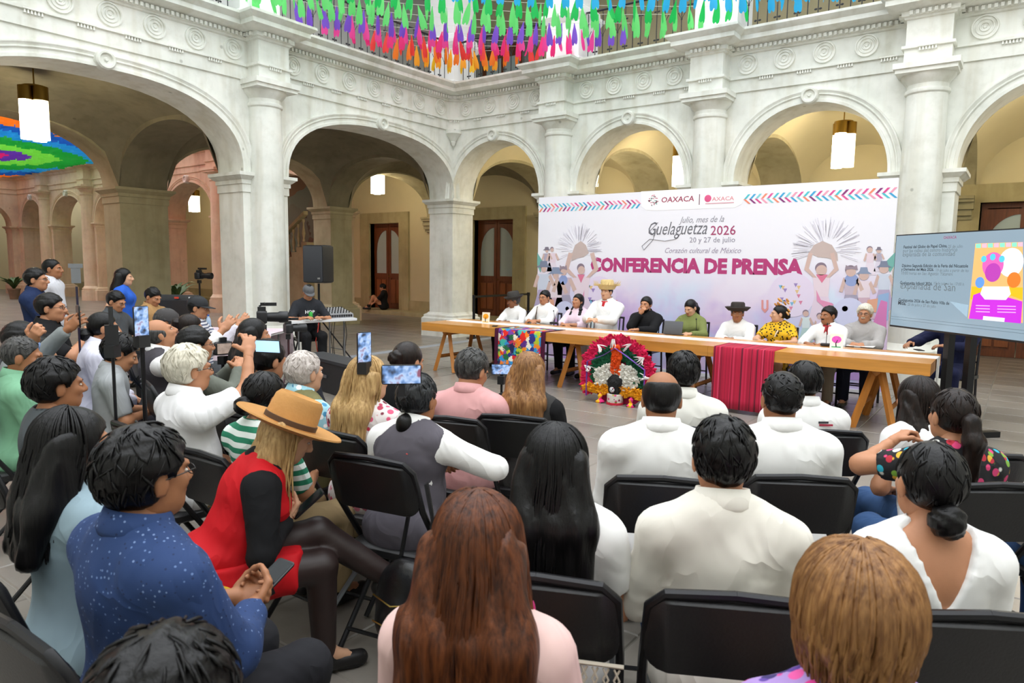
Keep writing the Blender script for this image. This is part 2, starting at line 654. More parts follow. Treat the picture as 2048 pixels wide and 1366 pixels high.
# rear wall of the corridors with its doorways
DOORS = [(-7.83, -6.38), (-3.14, -1.62), (9.85, 11.4)]
rw = MB()
xs = -38.0
for a, b in DOORS:
    rw.box((xs, YB, 0), (a, YB + .35, 9.5)).box((a, YB, 3.05), (b, YB + .35, 9.5))
    xs = b
rw.box((xs, YB, 0), (16.5, YB + .35, 9.5))
for a, b in DOORS:
    rw.box((a - .1, YB + .35, -.02), (b + .1, YB + .5, 3.2))  # unseen backing added behind the doors to keep sky light out
wall_rear = tag(rw.build('wall_rear', PLASTER, smooth=False), kind='structure')
STONE_OL = stone_mat('olive_stone', '#9a916c', '#a89d76', '#b3a983')
sk = MB()
xs = -38.0
for a, b in DOORS:
    sk.box((xs, YB - .05, 0), (a - .45, YB, .46))
    xs = b + .45
sk.box((xs, YB - .05, 0), (16.5, YB, .46))
tag(sk.build('baseboard_rear', STONE_OL, smooth=False), kind='structure')
tag(MB().box((-28, YB - .75, 0), (2.2, YB, .13)).build('trim_2', STONE_OL, smooth=False), kind='structure')

WOOD_D = M('door_wood', '#6e3a1c', .45, .25, 5, .1, 30, stretch=(6, 6, .6))
WOOD_L = M('door_panel_wood', '#8a4d25', .45, .2, 5, .1, 30, stretch=(6, 6, .6))
GLASS = M('frosted_glass', '#aebdbd', .18, .03, 2)
BRASS = M('brass', '#9b7c3a', .35, metal=1.0)


def door(n, a, b, z0):
    w, H = b - a, 3.05
    D = tag(empty('door_%d' % n, (a, YB, z0)), kind='structure')
    s = .45 if n < 3 else .35
    m_ = MB()
    m_.box((-s, -.07, 0), (0, .3, H + .36 - z0)).box((w, -.07, 0), (w + s, .3, H + .36 - z0)).box((0, -.07, H - z0), (w, .3, H + .36 - z0))
    m_.build('surround', STONE_OL, D, smooth=False)
    y = .16
    for k in (0, 1):
        x0, x1 = (.02, w / 2 - .01) if k == 0 else (w / 2 + .01, w - .02)
        h = H - z0
        lf = MB()
        st = .10
        zg0, zsp = 1.22, h - .95
        lf.box((x0, y, 0), (x0 + st, y + .06, h)).box((x1 - st, y, 0), (x1, y + .06, h))
        lf.box((x0 + st, y, 0), (x1 - st, y + .06, .14)).box((x0 + st, y, 1.06), (x1 - st, y + .06, zg0)).box((x0 + st, y, h - .12), (x1 - st, y + .06, h))
        # spandrel above the half arch (outer side lower)
        gx0, gx1 = x0 + st, x1 - st
        n_ = 12
        vs, fs = [], []
        for i in range(n_ + 1):
            f = i / n_
            x = gx0 + (gx1 - gx0) * f
            q = f if k == 0 else 1 - f
            z = zsp + .72 * math.sqrt(max(0, 1 - (1 - q) ** 2))
            vs += [(x, y, z), (x, y, h - .1), (x, y + .06, z), (x, y + .06, h - .1)]
        for i in range(n_):
            p, q = 4 * i, 4 * i + 4
            fs += [(p, q, q + 1, p + 1), (p + 2, p + 3, q + 3, q + 2), (p, p + 2, q + 2, q)]
        lf.add(vs, fs)
        L = lf.build('leaf', WOOD_D, D, smooth=False)
        MB().box((gx0, y + .025, zg0), (gx1, y + .04, h - .1)).build('pane', GLASS, L, smooth=False)
        hw = (gx1 - gx0)
        for j in (0, 1):
            p0 = gx0 + hw * (.04 + .5 * j)
            MB().box((p0, y - .012, .20), (p0 + hw * .42, y + .02, 1.0)).build('panel', WOOD_L, L, smooth=False)
        MB().box((gx0, y + .02, .14), (gx1, y + .03, 1.06)).build('panel', WOOD_D, L, smooth=False)
    MB().ell((w / 2 + .06, y - .03, 1.12), (.02, .03, .02), 8, 6).build('handle', BRASS, D)


for i, (a, b) in enumerate(DOORS):
    door(i + 1, a, b, .13 if a < 2 else 0.0)

# second courtyard seen through the left arches
T_F = fr((-5.14, .8), (-1, 0), (0, 1))
BAYS_F = [(.6, 5.2, RISE, 2.3), (6.1, 9.2, RISE, 2.05), (12.9, 14.8, 1.0, 2.0), (15.7, 19.0, RISE, 2.05), (20.0, 22.4, RISE, 2.05)]
mb = MB()
pf = arch_wall(mb, T_F, BAYS_F, 0, 22.9, TH, 5.6)
wall_far = tag(mb.build('wall_far', S_PINK, angle=30), kind='structure')
pier_dress(T_F, [p for p in pf if p[1] - p[0] > .1], S_PINK, wall_far)
FCOLS = [5.66, 15.26, 19.5]
for u in FCOLS:
    column(T_F, u, S_PINK, wall_far)
for b in BAYS_F:
    archivolt(T_F, b).build('archivolt', S_PINK, wall_far, angle=25)
    link('medallion', ME_MEDAL, wall_far, T_F(((b[0] + b[1]) / 2, 0, ZI + b[2] + .1)), (math.pi / 2, 0, 0))
T_G = fr((-28, .8), (0, -1), (-1, 0))
BAYS_G = [(.3, 3.6, RISE, 2.2), (4.5, 7.8, RISE, 2.2), (8.7, 12, RISE, 2.2)]
mb = MB()
pg = arch_wall(mb, T_G, BAYS_G, 0, 16, TH, 5.6)
wall_end = tag(mb.build('wall_end', S_PINK, angle=30), kind='structure')
pier_dress(T_G, [p for p in pg if p[1] - p[0] > .1], S_PINK, wall_end)
tag(MB().box((-34, -16, 0), (-33.6, 5, 9)).build('wall_farther', PLASTER, smooth=False), kind='structure')
fp = [(-28, -15)]
fp += [(-28, .8)]
for u in sorted(FCOLS, reverse=True):
    x = -5.14 - u
    fp += [(x - .27, .8), (x - .27, .5), (x + .27, .5), (x + .27, .8)]
fp += [(-5.2, .8)]
tag(MB().sweep(fp, EPROF, False, 1).build('trim_3', S_PINK, angle=20), kind='structure')
tag(MB().box((-28, 1.5, 5.0), (-5.14, YB, 5.6)).box((-33.8, -16, 5.0), (-28.7, 1.5, 5.6)).build('trim_4', PLASTER, smooth=False), kind='structure')

# upper storey: piers, back walls, roof
up = MB()
UPR = [(-.72, 0)] + [(c - .36, c + .36) for c in COLS_R] + [(15.6, 16.5)]
UPL = [(c - .36, c + .36) for c in COLS_L]
for a, b in UPR:
    up.box((a, .02, 5.6), (b, .74, 9.5))
for a, b in UPL:
    up.box((-.74, -b, 5.6), (-.02, -a, 9.5))
up.box((-.72, 0, 8.9), (16.5, .72, 9.5)).box((-.72, -16, 8.9), (0, .72, 9.5))
wall_upper = tag(up.build('wall_upper', PLASTER_W, smooth=False), kind='structure')
UPM = [(0, 5.66), (.06, 5.66), (.06, 5.78), (.02, 5.82), (.02, 6.50), (.05, 6.53), (.08, 6.58), (.11, 6.62), (.11, 6.68), (.05, 6.70), (.04, 6.80), (0, 6.84)]
for a, b in UPR:
    MB().rect_mould(a, b, .02, .74, UPM).build('pedestal', PLASTER_W, wall_upper, angle=25)
for a, b in UPL:
    MB().rect_mould(-.74, -.02, -b, -a, UPM).build('pedestal', PLASTER_W, wall_upper, angle=25)
tag(MB().box((-4.8, -16, 5.6), (-4.42, YB, 9.5)).build('wall_upper_left', PLASTER_W, smooth=False), kind='structure')
tag(MB().box((-5.2, -16, 9.5), (.35, YB + .4, 9.75)).box((.35, -.35, 9.5), (16.6, YB + .4, 9.75)).build('trim_5', S_WHITE, smooth=False), kind='structure')
tag(MB().box((16.5, -16.4, 0), (16.9, YB, 9.5)).build('wall_right', S_WHITE, smooth=False), kind='structure')
tag(MB().box((-.7, -16.4, 0), (16.5, -16, 9.5)).build('wall_front', S_WHITE, smooth=False), kind='structure')
tag(MB().box((-28.7, .85, 5.6), (-5.2, 1.5, 9.5)).build('wall_upper_far', S_PINK, smooth=False), kind='structure')
tag(MB().box((-28.7, -16.4, 5.6), (-28.0, .85, 9.5)).build('wall_upper_end', S_PINK, smooth=False), kind='structure')
tag(MB().box((-33, -16.4, 0), (-.7, -16, 9.5)).build('wall_front_far', S_PINK, smooth=False), kind='structure')
# upper doorway behind the railing
ud = MB()
GREYST = M('grey_stone', '#8d908c', .8, .06, 2)
ud.box((-3.3, YB - .08, 5.62), (-2.85, YB, 8.5)).box((-1.35, YB - .08, 5.62), (-.9, YB, 8.5)).box((-2.85, YB - .08, 8.05), (-1.35, YB, 8.5))
UD = tag(empty('door_4', (0, 0, 0)), kind='structure')
ud.build('surround', GREYST, UD, smooth=False)
MB().box((-2.85, YB - .03, 5.62), (-1.35, YB + .0, 8.05)).build('leaf', WOOD_D, UD, smooth=False)
for x0 in (-2.7, -2.05):
    MB().box((x0, YB - .04, 6.7), (x0 + .55, YB - .028, 7.7)).build('pane', GLASS, UD, smooth=False)

IRON = M('wrought_iron', '#1d1d22', .5)


def railing(p0, p1, label):
    L = math.dist(p0, p1)
    ang = math.atan2(p1[1] - p0[1], p1[0] - p0[0])
    o = empty('railing', (p0[0], p0[1], 5.64), ang, label, 'railing')
    MB().tube([(0, 0, .98), (L, 0, .98)], .022, 6).build('top_rail', IRON, o)
    MB().tube([(0, 0, .07), (L, 0, .07)], .014, 6).build('bottom_rail', IRON, o)
    b = MB()
    n = max(2, int(L / .16))
    for i in range(1, n):
        x = L * i / n
        b.tube([(x, 0, 0), (x, 0, .98)], .0085, 5)
        if i % 2 == 0:
            for z in (.22, .72):
                for s in (-1, 1):
                    b.ell((x + .035 * s, 0, z), (.026, .014, .018), 6, 4)
        else:
            b.tube([(x - .07, 0, .62), (x, 0, .5), (x + .07, 0, .62)], .007, 4)
            b.ell((x, 0, .5), (.02, .016, .02), 6, 4)
    tag(b.build('baluster', IRON, o), kind='stuff')
    return o


ends = [(0, .1)] + [(c, .1) for c in COLS_R]
names = ['corner pier', 'first column', 'second column', 'third column', 'fourth column']
for i in range(4):
    a = ends[i][0] + (.36 if i else .02)
    railing((a, .12), (ends[i + 1][0] - .36, .12), 'black iron railing above the rear arcade, %s to %s from the corner' % (names[i], names[i + 1]))
railing((-.12, 0), (-.12, -4.54), 'black iron railing above the wide arch beside the corner pier')
railing((-.12, -5.26), (-.12, -9.66), 'black iron railing above the wide arch beyond the left column')

# floor: slabs laid square to the facades
TS = .52
tm, t = new_mat('floor_slab')
v = t.coord('Object', (1, 1, 1))
oi = t.n('ShaderNodeObjectInfo')
add = t.n('ShaderNodeVectorMath', operation='MULTIPLY_ADD')
add.inputs[1].default_value = (1, 1, 1)
cmb = t.n('ShaderNodeCombineXYZ')
mul = t.n('ShaderNodeMath', operation='MULTIPLY')
mul.inputs[1].default_value = 37.0
t.l(oi.outputs['Random'], mul.inputs[0])
t.l(mul.outputs[0], cmb.inputs[0])
t.l(mul.outputs[0], cmb.inputs[1])
t.l(v, add.inputs[0])
t.l(cmb.outputs[0], add.inputs[2])
n1 = t.noise(add.outputs[0], 1.3, 5, .6)
geo = t.n('ShaderNodeNewGeometry')
base = t.ramp(oi.outputs['Random'], [(0, lin('#6f6a64')), (.4, lin('#8a847c')), (.7, lin('#948d84')), (1, lin('#7c746d'))])
isl = t.ramp(geo.outputs['Random Per Island'], [(0, lin('#75706a')), (.5, lin('#8f8980')), (1, lin('#81796f'))])
base2 = t.mix(.5, base, isl)
vein = t.ramp(n1, [(.3, (.72, .70, .68)), (.5, (1, 1, 1)), (.7, (1.12, 1.1, 1.08))])
t.l(t.mix(1.0, base2, vein, 'MULTIPLY'), t.bs.inputs['Base Color'])
t.bs.inputs['Roughness'].default_value = .28
t.bump(n1, .05, .01)
FLOOR_M = tm
GROUT = M('grout', '#7d7870', .9)
floor = tag(MB().box((-34, -16.4, -.2), (16.6, YB + .3, -.006)).build('floor', GROUT, smooth=False), kind='structure')
h, e = TS / 2 - .004, .006
ME_TILE = MB().add([(-h, -h, -.006), (h, -h, -.006), (h, h, -.006), (-h, h, -.006), (-h + e, -h + e, 0), (h - e, -h + e, 0), (h - e, h - e, 0), (-h + e, h - e, 0)],
                   [(4, 5, 6, 7), (0, 1, 5, 4), (1, 2, 6, 5), (2, 3, 7, 6), (3, 0, 4, 7)]).mesh('floor_slab', FLOOR_M, smooth=False)
near, far = [], []
for i in range(-64, 32):
    for j in range(-31, 9):
        c = ((i + .5) * TS, (j + .5) * TS, 0)
        x, y, z = project(c)
        vis = z > .3 and -60 < x < 2108 and y < 1430
        (near if vis else far).append((z if vis else 99, c))
near.sort()
far += near[300:]
for _, c in near[:300]:
    link('floor_slab', ME_TILE, floor, c)
m_ = MB()
for _, c in far:
    m_.add([(a[0] + c[0], a[1] + c[1], a[2]) for a in [(-h, -h, -.006), (h, -h, -.006), (h, h, -.006), (-h, h, -.006), (-h + e, -h + e, 0), (h - e, -h + e, 0), (h - e, h - e, 0), (-h + e, h - e, 0)]],
           [(4, 5, 6, 7), (0, 1, 5, 4), (1, 2, 6, 5), (2, 3, 7, 6), (3, 0, 4, 7)])
tag(link('floor_slab_field', m_.mesh('floor_slab_field', FLOOR_M, smooth=False, recalc=False), floor), kind='stuff')

# lamps hanging in the corridors
LAMP_E = M('lamp_glass', '#fff3d8', .4, emit=9.0)
LAMP_P = M('lamp_glass_pale', '#f3e6bf', .4, emit=1.6)


def lamp(px, py, depth_axis, val, label, cyl=.10, ht=.62, power=10, dirn=0.0):
    p = at(px, py, depth_axis, val)
    o = empty('pendant_lamp', p, dirn, label, 'lamp')
    MB().tube([(0, 0, .0), (0, 0, .55)], .012, 6).build('stem', BRASS, o)
    MB().lathe([(.17, -.02), (.17, 0), (.03, .03), (0, .03)], 16).build('canopy_plate', BRASS, o)
    for k in range(3):
        a = 2 * math.pi * k / 3 + .4
        x, y = .125 * math.cos(a), .125 * math.sin(a)
        MB().lathe([(cyl + .008, -.02), (cyl + .008, -.24)], 16, (x, y, 0)).build('cap', BRASS, o)
        MB().lathe([(0, -.24), (cyl, -.24), (cyl, -.24 - ht), (0, -.24 - ht)], 18, (x, y, 0)).build('shade', LAMP_E if k != 0 else LAMP_P, o)
    ld = bpy.data.lights.new('lamp_light', 'POINT')
    ld.energy = power
    ld.color = (1, .86, .62)
    ld.shadow_soft_size = .25
    lo = bpy.data.objects.new('lamp_light', ld)
    COL.objects.link(lo)
    lo.parent = o
    lo.location = (0, 0, -.24 - ht - .3)
    return o


lamp(68, 172, 0, -2.55, 'hanging lamp with white cylinders in the big left arch', power=3.8)
lamp(1688, 243, 1, 2.6, 'hanging lamp with white cylinders in the arch above the banner end', power=5.3)
lamp(1362, 292, 1, 2.6, 'hanging lamp half behind the second column of the rear arcade', power=5.3)
lamp(388, 380, 1, 3.0, 'small far lamp glowing beyond the pink arch', power=5.3)
lamp(1180, 300, 1, 2.65, 'hanging lamp hidden behind the first column of the rear arcade', power=4.7)
lamp(2150, 200, 1, 2.6, 'hanging lamp in the corridor by the right-hand wooden door', power=5.3)
lamp(755, 330, 1, 2.65, 'hanging lamp in the corner bay before the wooden door', power=3.1)

# staircase and mural beyond the left arches
MURAL, t = new_mat('mural')
v = t.coord('Object', (1, 1, 1))
vo = t.n('ShaderNodeTexVoronoi')
vo.inputs['Scale'].default_value = 1.7
wp = t.noise(v, 1.5, 4)
wm = t.mix(.35, v, wp)
t.l(wm, vo.inputs['Vector'])
t.l(t.ramp(t.noise(vo.outputs['Color'], 3, 2), [(.3, lin('#33403a')), (.42, lin('#5b241c')), (.5, lin('#74857f')), (.58, lin('#6a2f22')), (.7, lin('#b59d6d'))]), t.bs.inputs['Base Color'])
mural = MB().box((-15.5, YB - .03, 1.2), (-10.2, YB - .004, 5.0)).build('mural', MURAL, smooth=False)
tag(mural, 'dark painted mural of crowded figures on the stair wall', 'mural')
st = empty('staircase', (-13.2, 3.0, 0), 0, 'stone staircase with balustrade climbing before the mural', 'staircase')
for k in range(14):
    MB().box((k * .28, 0, 0), (k * .28 + .28, 1.5, .17 * (k + 1))).build('step', S_LAMP_TINT, st, smooth=False)
MB().add([(0, -.08, .95), (3.9, -.08, .95 + 2.36), (3.9, .1, .95 + 2.36), (0, .1, .95), (0, -.08, 1.07), (3.9, -.08, 1.07 + 2.36), (3.9, .1, 1.07 + 2.36), (0, .1, 1.07)],
         [(0, 1, 2, 3), (4, 5, 6, 7), (0, 1, 5, 4), (1, 2, 6, 5), (2, 3, 7, 6), (3, 0, 4, 7)]).build('handrail', S_LAMP_TINT, st, smooth=False)
MEB = MB().lathe([(.05, 0), (.05, .06), (.03, .1), (.065, .28), (.03, .5), (.025, .62), (.05, .68), (.05, .76)], 10).mesh('baluster', S_LAMP_TINT)
for k in range(14):
    link('baluster', MEB, st, (k * .28 + .14, 0, .17 * (k + 1) + .02))
# ================================================================ figures: implicit surfaces turned into meshes
def _smin(a, b, k):
    h_ = np.clip(.5 + .5 * (b - a) / k, 0, 1)
    return b + (a - b) * h_ - k * h_ * (1 - h_)


class SDF:
    """smooth union of tapered capsules and ellipsoids, evaluated on a grid."""

    def __init__(s, k=.03):
        s.p, s.k, s.cuts, s.disp = [], k, [], None

    def cap(s, a, b, ra, rb=None, k=None, trim=False):
        s.p.append(('c', np.array(a, float), np.array(b, float), ra, ra if rb is None else rb, k, trim))
        return s

    def ell(s, c, r, R=None, k=None):
        s.p.append(('e', np.array(c, float), np.array(r, float), R, None, k, False))
        return s

    def sub(s, fn):
        s.cuts.append(fn)
        return s

    def bounds(s):
        lo, hi = [], []
        for q in s.p:
            if q[0] == 'c':
                r = max(q[3], q[4])
                lo.append(np.minimum(q[1], q[2]) - r)
                hi.append(np.maximum(q[1], q[2]) + r)
            else:
                r = q[2] if q[3] is None else np.full(3, q[2].max())
                lo.append(q[1] - r)
                hi.append(q[1] + r)
        return np.min(lo, 0), np.max(hi, 0)

    def ev(s, P):
        d = None
        for typ, a, b, ra, rb, k, trim in s.p:
            if typ == 'c':
                ab = b - a
                L2 = ab @ ab + 1e-12
                q = P - a
                tt = (q @ ab) / L2
                tc = np.clip(tt, 0, 1)
                x = q - tc[..., None] * ab
                e = np.sqrt((x * x).sum(-1)) - (ra + (rb - ra) * tc)
                if trim:
                    e = np.maximum(e, (tt - 1) * math.sqrt(L2))
            else:
                q = P - a
                if ra is not None:
                    q = q @ ra
                q = q / b
                k0 = np.sqrt((q * q).sum(-1)) + 1e-9
                q = q / b
                k1 = np.sqrt((q * q).sum(-1)) + 1e-9
                e = k0 * (k0 - 1) / k1
            d = e if d is None else _smin(d, e, k or s.k)
        if s.disp is not None:
            d = d + s.disp(P)
        for c in s.cuts:
            d = np.maximum(d, c(P))
        return d

    def mesh(s, h, clip=None):
        lo, hi = s.bounds()
        if clip is not None:
            lo, hi = np.maximum(lo, clip[0]), np.minimum(hi, clip[1])
        lo, hi = lo - 2 * h, hi + 2 * h
        n = np.ceil((hi - lo) / h).astype(int) + 1
        gx, gy, gz = (lo[i] + h * np.arange(n[i]) for i in range(3))
        P = np.stack(np.meshgrid(gx, gy, gz, indexing='ij'), -1)
        return nets(s.ev(P), lo, h)


def nets(f, o, h):
    """surface nets: vertices inside mixed cells, quads across sign-changing edges."""
    ins = f < 0
    nx, ny, nz = f.shape
    cs = np.zeros((nx - 1, ny - 1, nz - 1, 3))
    cn = np.zeros((nx - 1, ny - 1, nz - 1))
    sl = lambda d, n: slice(d, n - 1 + d)
    idx = np.indices((nx - 1, ny - 1, nz - 1)).transpose(1, 2, 3, 0).astype(float)
    for ax in range(3):
        oth = [i for i in range(3) if i != ax]
        for da in (0, 1):
            for db in (0, 1):
                off = [0, 0, 0]
                off[oth[0]], off[oth[1]] = da, db
                A = f[sl(off[0], nx), sl(off[1], ny), sl(off[2], nz)]
                off2 = list(off)
                off2[ax] = 1
                B = f[sl(off2[0], nx), sl(off2[1], ny), sl(off2[2], nz)]
                m = (A < 0) != (B < 0)
                t_ = A[m] / (A[m] - B[m])
                q = idx[m] + np.array(off, float)
                q[:, ax] += t_
                cs[m] += q
                cn[m] += 1
    act = cn > 0
    vid = np.full(act.shape, -1, int)
    vid[act] = np.arange(act.sum())
    V = cs[act] / cn[act][:, None] * h + o
    F = []
    for ax in range(3):
        s0, s1 = [slice(1, -1)] * 3, [slice(1, -1)] * 3
        s0[ax], s1[ax] = slice(0, -1), slice(1, None)
        A, B = ins[tuple(s0)], ins[tuple(s1)]
        m = np.argwhere(A != B)
        if not len(m):
            continue
        fl = A[tuple(m.T)]
        base = m.copy()
        o1, o2 = [i for i in range(3) if i != ax]
        c = np.array([0, 0, 0])
        e1, e2 = np.eye(3, dtype=int)[o1], np.eye(3, dtype=int)[o2]
        q00 = base
        q10, q11, q01 = base + e1, base + e1 + e2, base + e2
        g = lambda q: vid[q[:, 0], q[:, 1], q[:, 2]]
        quad = np.stack([g(q00), g(q10), g(q11), g(q01)], 1)
        rev = fl if ax == 1 else ~fl
        quad[rev] = quad[rev][:, ::-1]
        F.append(quad)
    F = np.concatenate(F) if F else np.zeros((0, 4), int)
    F = F[(F >= 0).all(1)]
    return V, F


class Figure:
    """collects mesh islands with materials into one object."""

    def __init__(s):
        s.V, s.F, s.MI, s.n = [], [], [], 0

    def add(s, V, F, mi=0):
        V = np.asarray(V, float)
        s.V.append(V)
        s.F.append(np.asarray(F, int) + s.n)
        s.MI.append(np.full(len(F), mi) if np.isscalar(mi) else np.asarray(mi))
        s.n += len(V)

    def build(s, name, mats, parent=None, **kw):
        V, F, MI = np.concatenate(s.V), np.concatenate(s.F), np.concatenate(s.MI)
        me = bpy.data.meshes.new(name)
        me.vertices.add(len(V))
        me.vertices.foreach_set('co', V.astype(np.float32).ravel())
        me.loops.add(len(F) * 4)
        me.loops.foreach_set('vertex_index', F.astype(np.int32).ravel())
        me.polygons.add(len(F))
        me.polygons.foreach_set('loop_start', np.arange(0, len(F) * 4, 4, dtype=np.int32))
        me.polygons.foreach_set('loop_total', np.full(len(F), 4, dtype=np.int32))
        for m in mats:
            me.materials.append(m)
        me.polygons.foreach_set('material_index', MI.astype(np.int32))
        me.update(calc_edges=True)
        me.validate()
        me.polygons.foreach_set('use_smooth', np.ones(len(me.polygons), bool))
        return link(name, me, parent, **kw)


def rotx(a):
    c, s = math.cos(a), math.sin(a)
    return np.array([[1, 0, 0], [0, c, -s], [0, s, c]])


def roty(a):
    c, s = math.cos(a), math.sin(a)
    return np.array([[c, 0, s], [0, 1, 0], [-s, 0, c]])


def rotz(a):
    c, s = math.cos(a), math.sin(a)
    return np.array([[c, -s, 0], [s, c, 0], [0, 0, 1]])


def make_hand(curl, spread=.0, thumb=.3):
    """right hand: wrist at origin, fingers along +y, palm towards -z, thumb on -x side."""
    d = SDF(.008)
    d.ell((0, .045, 0), (.038, .052, .0145)).cap((0, -.02, 0), (0, .02, 0), .026, .024)
    for i, (x, L) in enumerate(((-.027, .068), (-.009, .076), (.010, .071), (.027, .056))):
        p = np.array([x, .085, 0.0])
        ang = 0
        for j, (f, r) in enumerate(((.45, .0095), (.32, .0088), (.25, .0078))):
            ang += curl * (.75 if j == 0 else 1.0) * (1 + .06 * i)
            q = p + L * f * 1.12 * np.array([spread * (i - 1.5) * .4, math.cos(ang), -math.sin(ang)])
            d.cap(p, q, r, r * .94, .006)
            p = q
    p = np.array([-.03, .02, -.004])
    for L, r, dirv in ((.042, .0125, (-.62 - .2 * thumb, .70, -.3 * thumb)), (.032, .0105, (-.25, .92, -.35 - thumb)), (.024, .0095, (.0, .95, -.3 - thumb))):
        dirv = np.array(dirv)
        q = p + L * dirv / np.linalg.norm(dirv)
        d.cap(p, q, r, r * .95, .008)
        p = q
    return d


HANDS = {}
for nm, a in (('relax', (.38, .15, .25)), ('grip', (.95, .1, .7)), ('flat', (.12, .2, .1)), ('pinch', (.55, .35, 1.2))):
    HANDS[nm] = make_hand(*a).mesh(.0062)
    HANDS[nm + '_far'] = make_hand(*a).mesh(.0075)


def place_hand(fig, wrist, fwd, palm, side, kind, mi, sc):
    """side +1 = right hand (thumb towards -x of the hand frame)."""
    V, F = HANDS[kind]
    y = np.array(fwd, float)
    y /= np.linalg.norm(y)
    z = -np.array(palm, float)
    z = z - y * (z @ y)
    z /= np.linalg.norm(z) + 1e-9
    x = np.cross(y, z)
    V = V * sc
    if side < 0:
        V = V * np.array([-1, 1, 1])
        F = F[:, ::-1]
    fig.add(wrist + V[:, :1] * x + V[:, 1:2] * y + V[:, 2:] * z, F, mi)


def ik(S, Wt, l1, l2, pole):
    S, Wt, pole = (np.array(x, float) for x in (S, Wt, pole))
    d = Wt - S
    L = np.linalg.norm(d)
    L2 = min(L, (l1 + l2) * .995)
    u = d / L
    Wt = S + u * L2
    a = (l1 * l1 - l2 * l2 + L2 * L2) / (2 * L2)
    hgt = math.sqrt(max(0, l1 * l1 - a * a))
    p = pole - u * (pole @ u)
    p /= np.linalg.norm(p) + 1e-9
    return S + u * a + p * hgt, Wt


SKIN = {}
for k_, c_ in dict(tan='#b98260', brown='#a06b49', dark='#8a5a3e', light='#d0a080', pale='#dcb198').items():
    SKIN[k_] = M('skin_' + k_, c_, .52, .06, 9, .04, 90, spec=.4)
EYE_W, EYE_D, LIPS = M('eye_white', '#e8e2da', .3), M('eye_dark', '#1b1411', .25), M('lip', '#9c5a4c', .5)
LIP_RED = M('lip_red', '#b01f2c', .4)


def hair_mat(name, c0, c1, rough=.38):
    if name in MATS:
        return MATS[name]
    m, t = new_mat(name)
    v = t.coord('Object', (1, 1, .12))
    n = t.noise(v, 85, 3, .6)
    n2 = t.noise(t.coord('Object'), 7, 3)
    c = t.ramp(n, [(.3, lin(c0)), (.72, lin(c1))])
    d = t.ramp(n2, [(.35, (.85, .85, .85)), (.65, (1.1, 1.1, 1.1))])
    t.l(t.mix(1.0, c, d, 'MULTIPLY'), t.bs.inputs['Base Color'])
    t.bs.inputs['Roughness'].default_value = rough
    t.bs.inputs['Specular IOR Level'].default_value = .28
    t.bump(n, .55, .005)
    MATS[name] = m
    return m


HAIR = dict(black=hair_mat('hair_black', '#050505', '#121011', .36), dkbrown=hair_mat('hair_dark_brown', '#0c0706', '#23150f', .38),
            brown=hair_mat('hair_brown', '#2a130a', '#6f3d20', .42), light=hair_mat('hair_light_brown', '#5e3a1f', '#a87b4c', .42),
            blonde=hair_mat('hair_blonde', '#8c6a3f', '#d3b078', .45), grey=hair_mat('hair_grey', '#3a3a3b', '#8b8a87', .42),
            white=hair_mat('hair_white', '#b9b3a2', '#e7e1d0', .5), pepper=hair_mat('hair_pepper', '#1b1b1c', '#5a5957', .42),
            silver=hair_mat('hair_silver', '#a89d97', '#ddd5cf', .5), slick=hair_mat('hair_slick', '#0e0f10', '#3a3c3f', .3))


def fold_bump(t, k=1.0):
    v = t.coord('Object', (1, 1, .6))
    n = t.n('ShaderNodeTexNoise')
    n.inputs['Scale'].default_value = 4.6
    n.inputs['Detail'].default_value = 2.2
    n.inputs['Distortion'].default_value = 1.2
    t.l(v, n.inputs['Vector'])
    ab = t.n('ShaderNodeMath', operation='PINGPONG')
    ab.inputs[1].default_value = .16
    t.l(n.outputs[0], ab.inputs[0])
    t.bump(ab.outputs[0], .40 * k, .085)


def cloth(name, col, var=.05, rough=.85, bump=.12, bs=22):
    k = 'cloth_' + name
    if k in MATS:
        return MATS[k]
    m = M(k, col, rough, var, 4, 0, bs, spec=.22)
    fold_bump(NT(m), bump / .12)
    return m


WHITE_C = cloth('white', '#efeeec', .02, .85, .10, 14)


def stripe_mat(name, stops, scale, axis=2, wob=.0):
    m, t = new_mat(name)
    sx = t.n('ShaderNodeSeparateXYZ')
    v = t.coord('Object')
    t.l(v, sx.inputs[0])
    ml = t.n('ShaderNodeMath', operation='MULTIPLY')
    ml.inputs[1].default_value = scale
    t.l(sx.outputs[axis], ml.inputs[0])
    fr_ = t.n('ShaderNodeMath', operation='FRACT')
    t.l(ml.outputs[0], fr_.inputs[0])
    t.l(t.ramp(fr_.outputs[0], [(p, lin(c)) for p, c in stops], 'CONSTANT'), t.bs.inputs['Base Color'])
    t.bs.inputs['Roughness'].default_value = .85
    fold_bump(t)
    return m


def print_mat(name, cols, scale, thr=.5, ground='#e9e2de'):
    """flat print of blots over a ground colour."""
    m, t = new_mat(name)
    v = t.coord('Object')
    vo = t.n('ShaderNodeTexVoronoi')
    vo.inputs['Scale'].default_value = scale
    t.l(v, vo.inputs['Vector'])
    sx = t.n('ShaderNodeSeparateColor')
    t.l(vo.outputs['Color'], sx.inputs[0])
    c = t.ramp(sx.outputs[0], [(i / len(cols), lin(x)) for i, x in enumerate(cols)], 'CONSTANT')
    msk = t.ramp(vo.outputs['Distance'], [(thr - .03, (1, 1, 1)), (thr + .03, (0, 0, 0))])
    t.l(t.mix(msk, lin(ground), c), t.bs.inputs['Base Color'])
    t.bs.inputs['Roughness'].default_value = .85
    fold_bump(t)
    return m


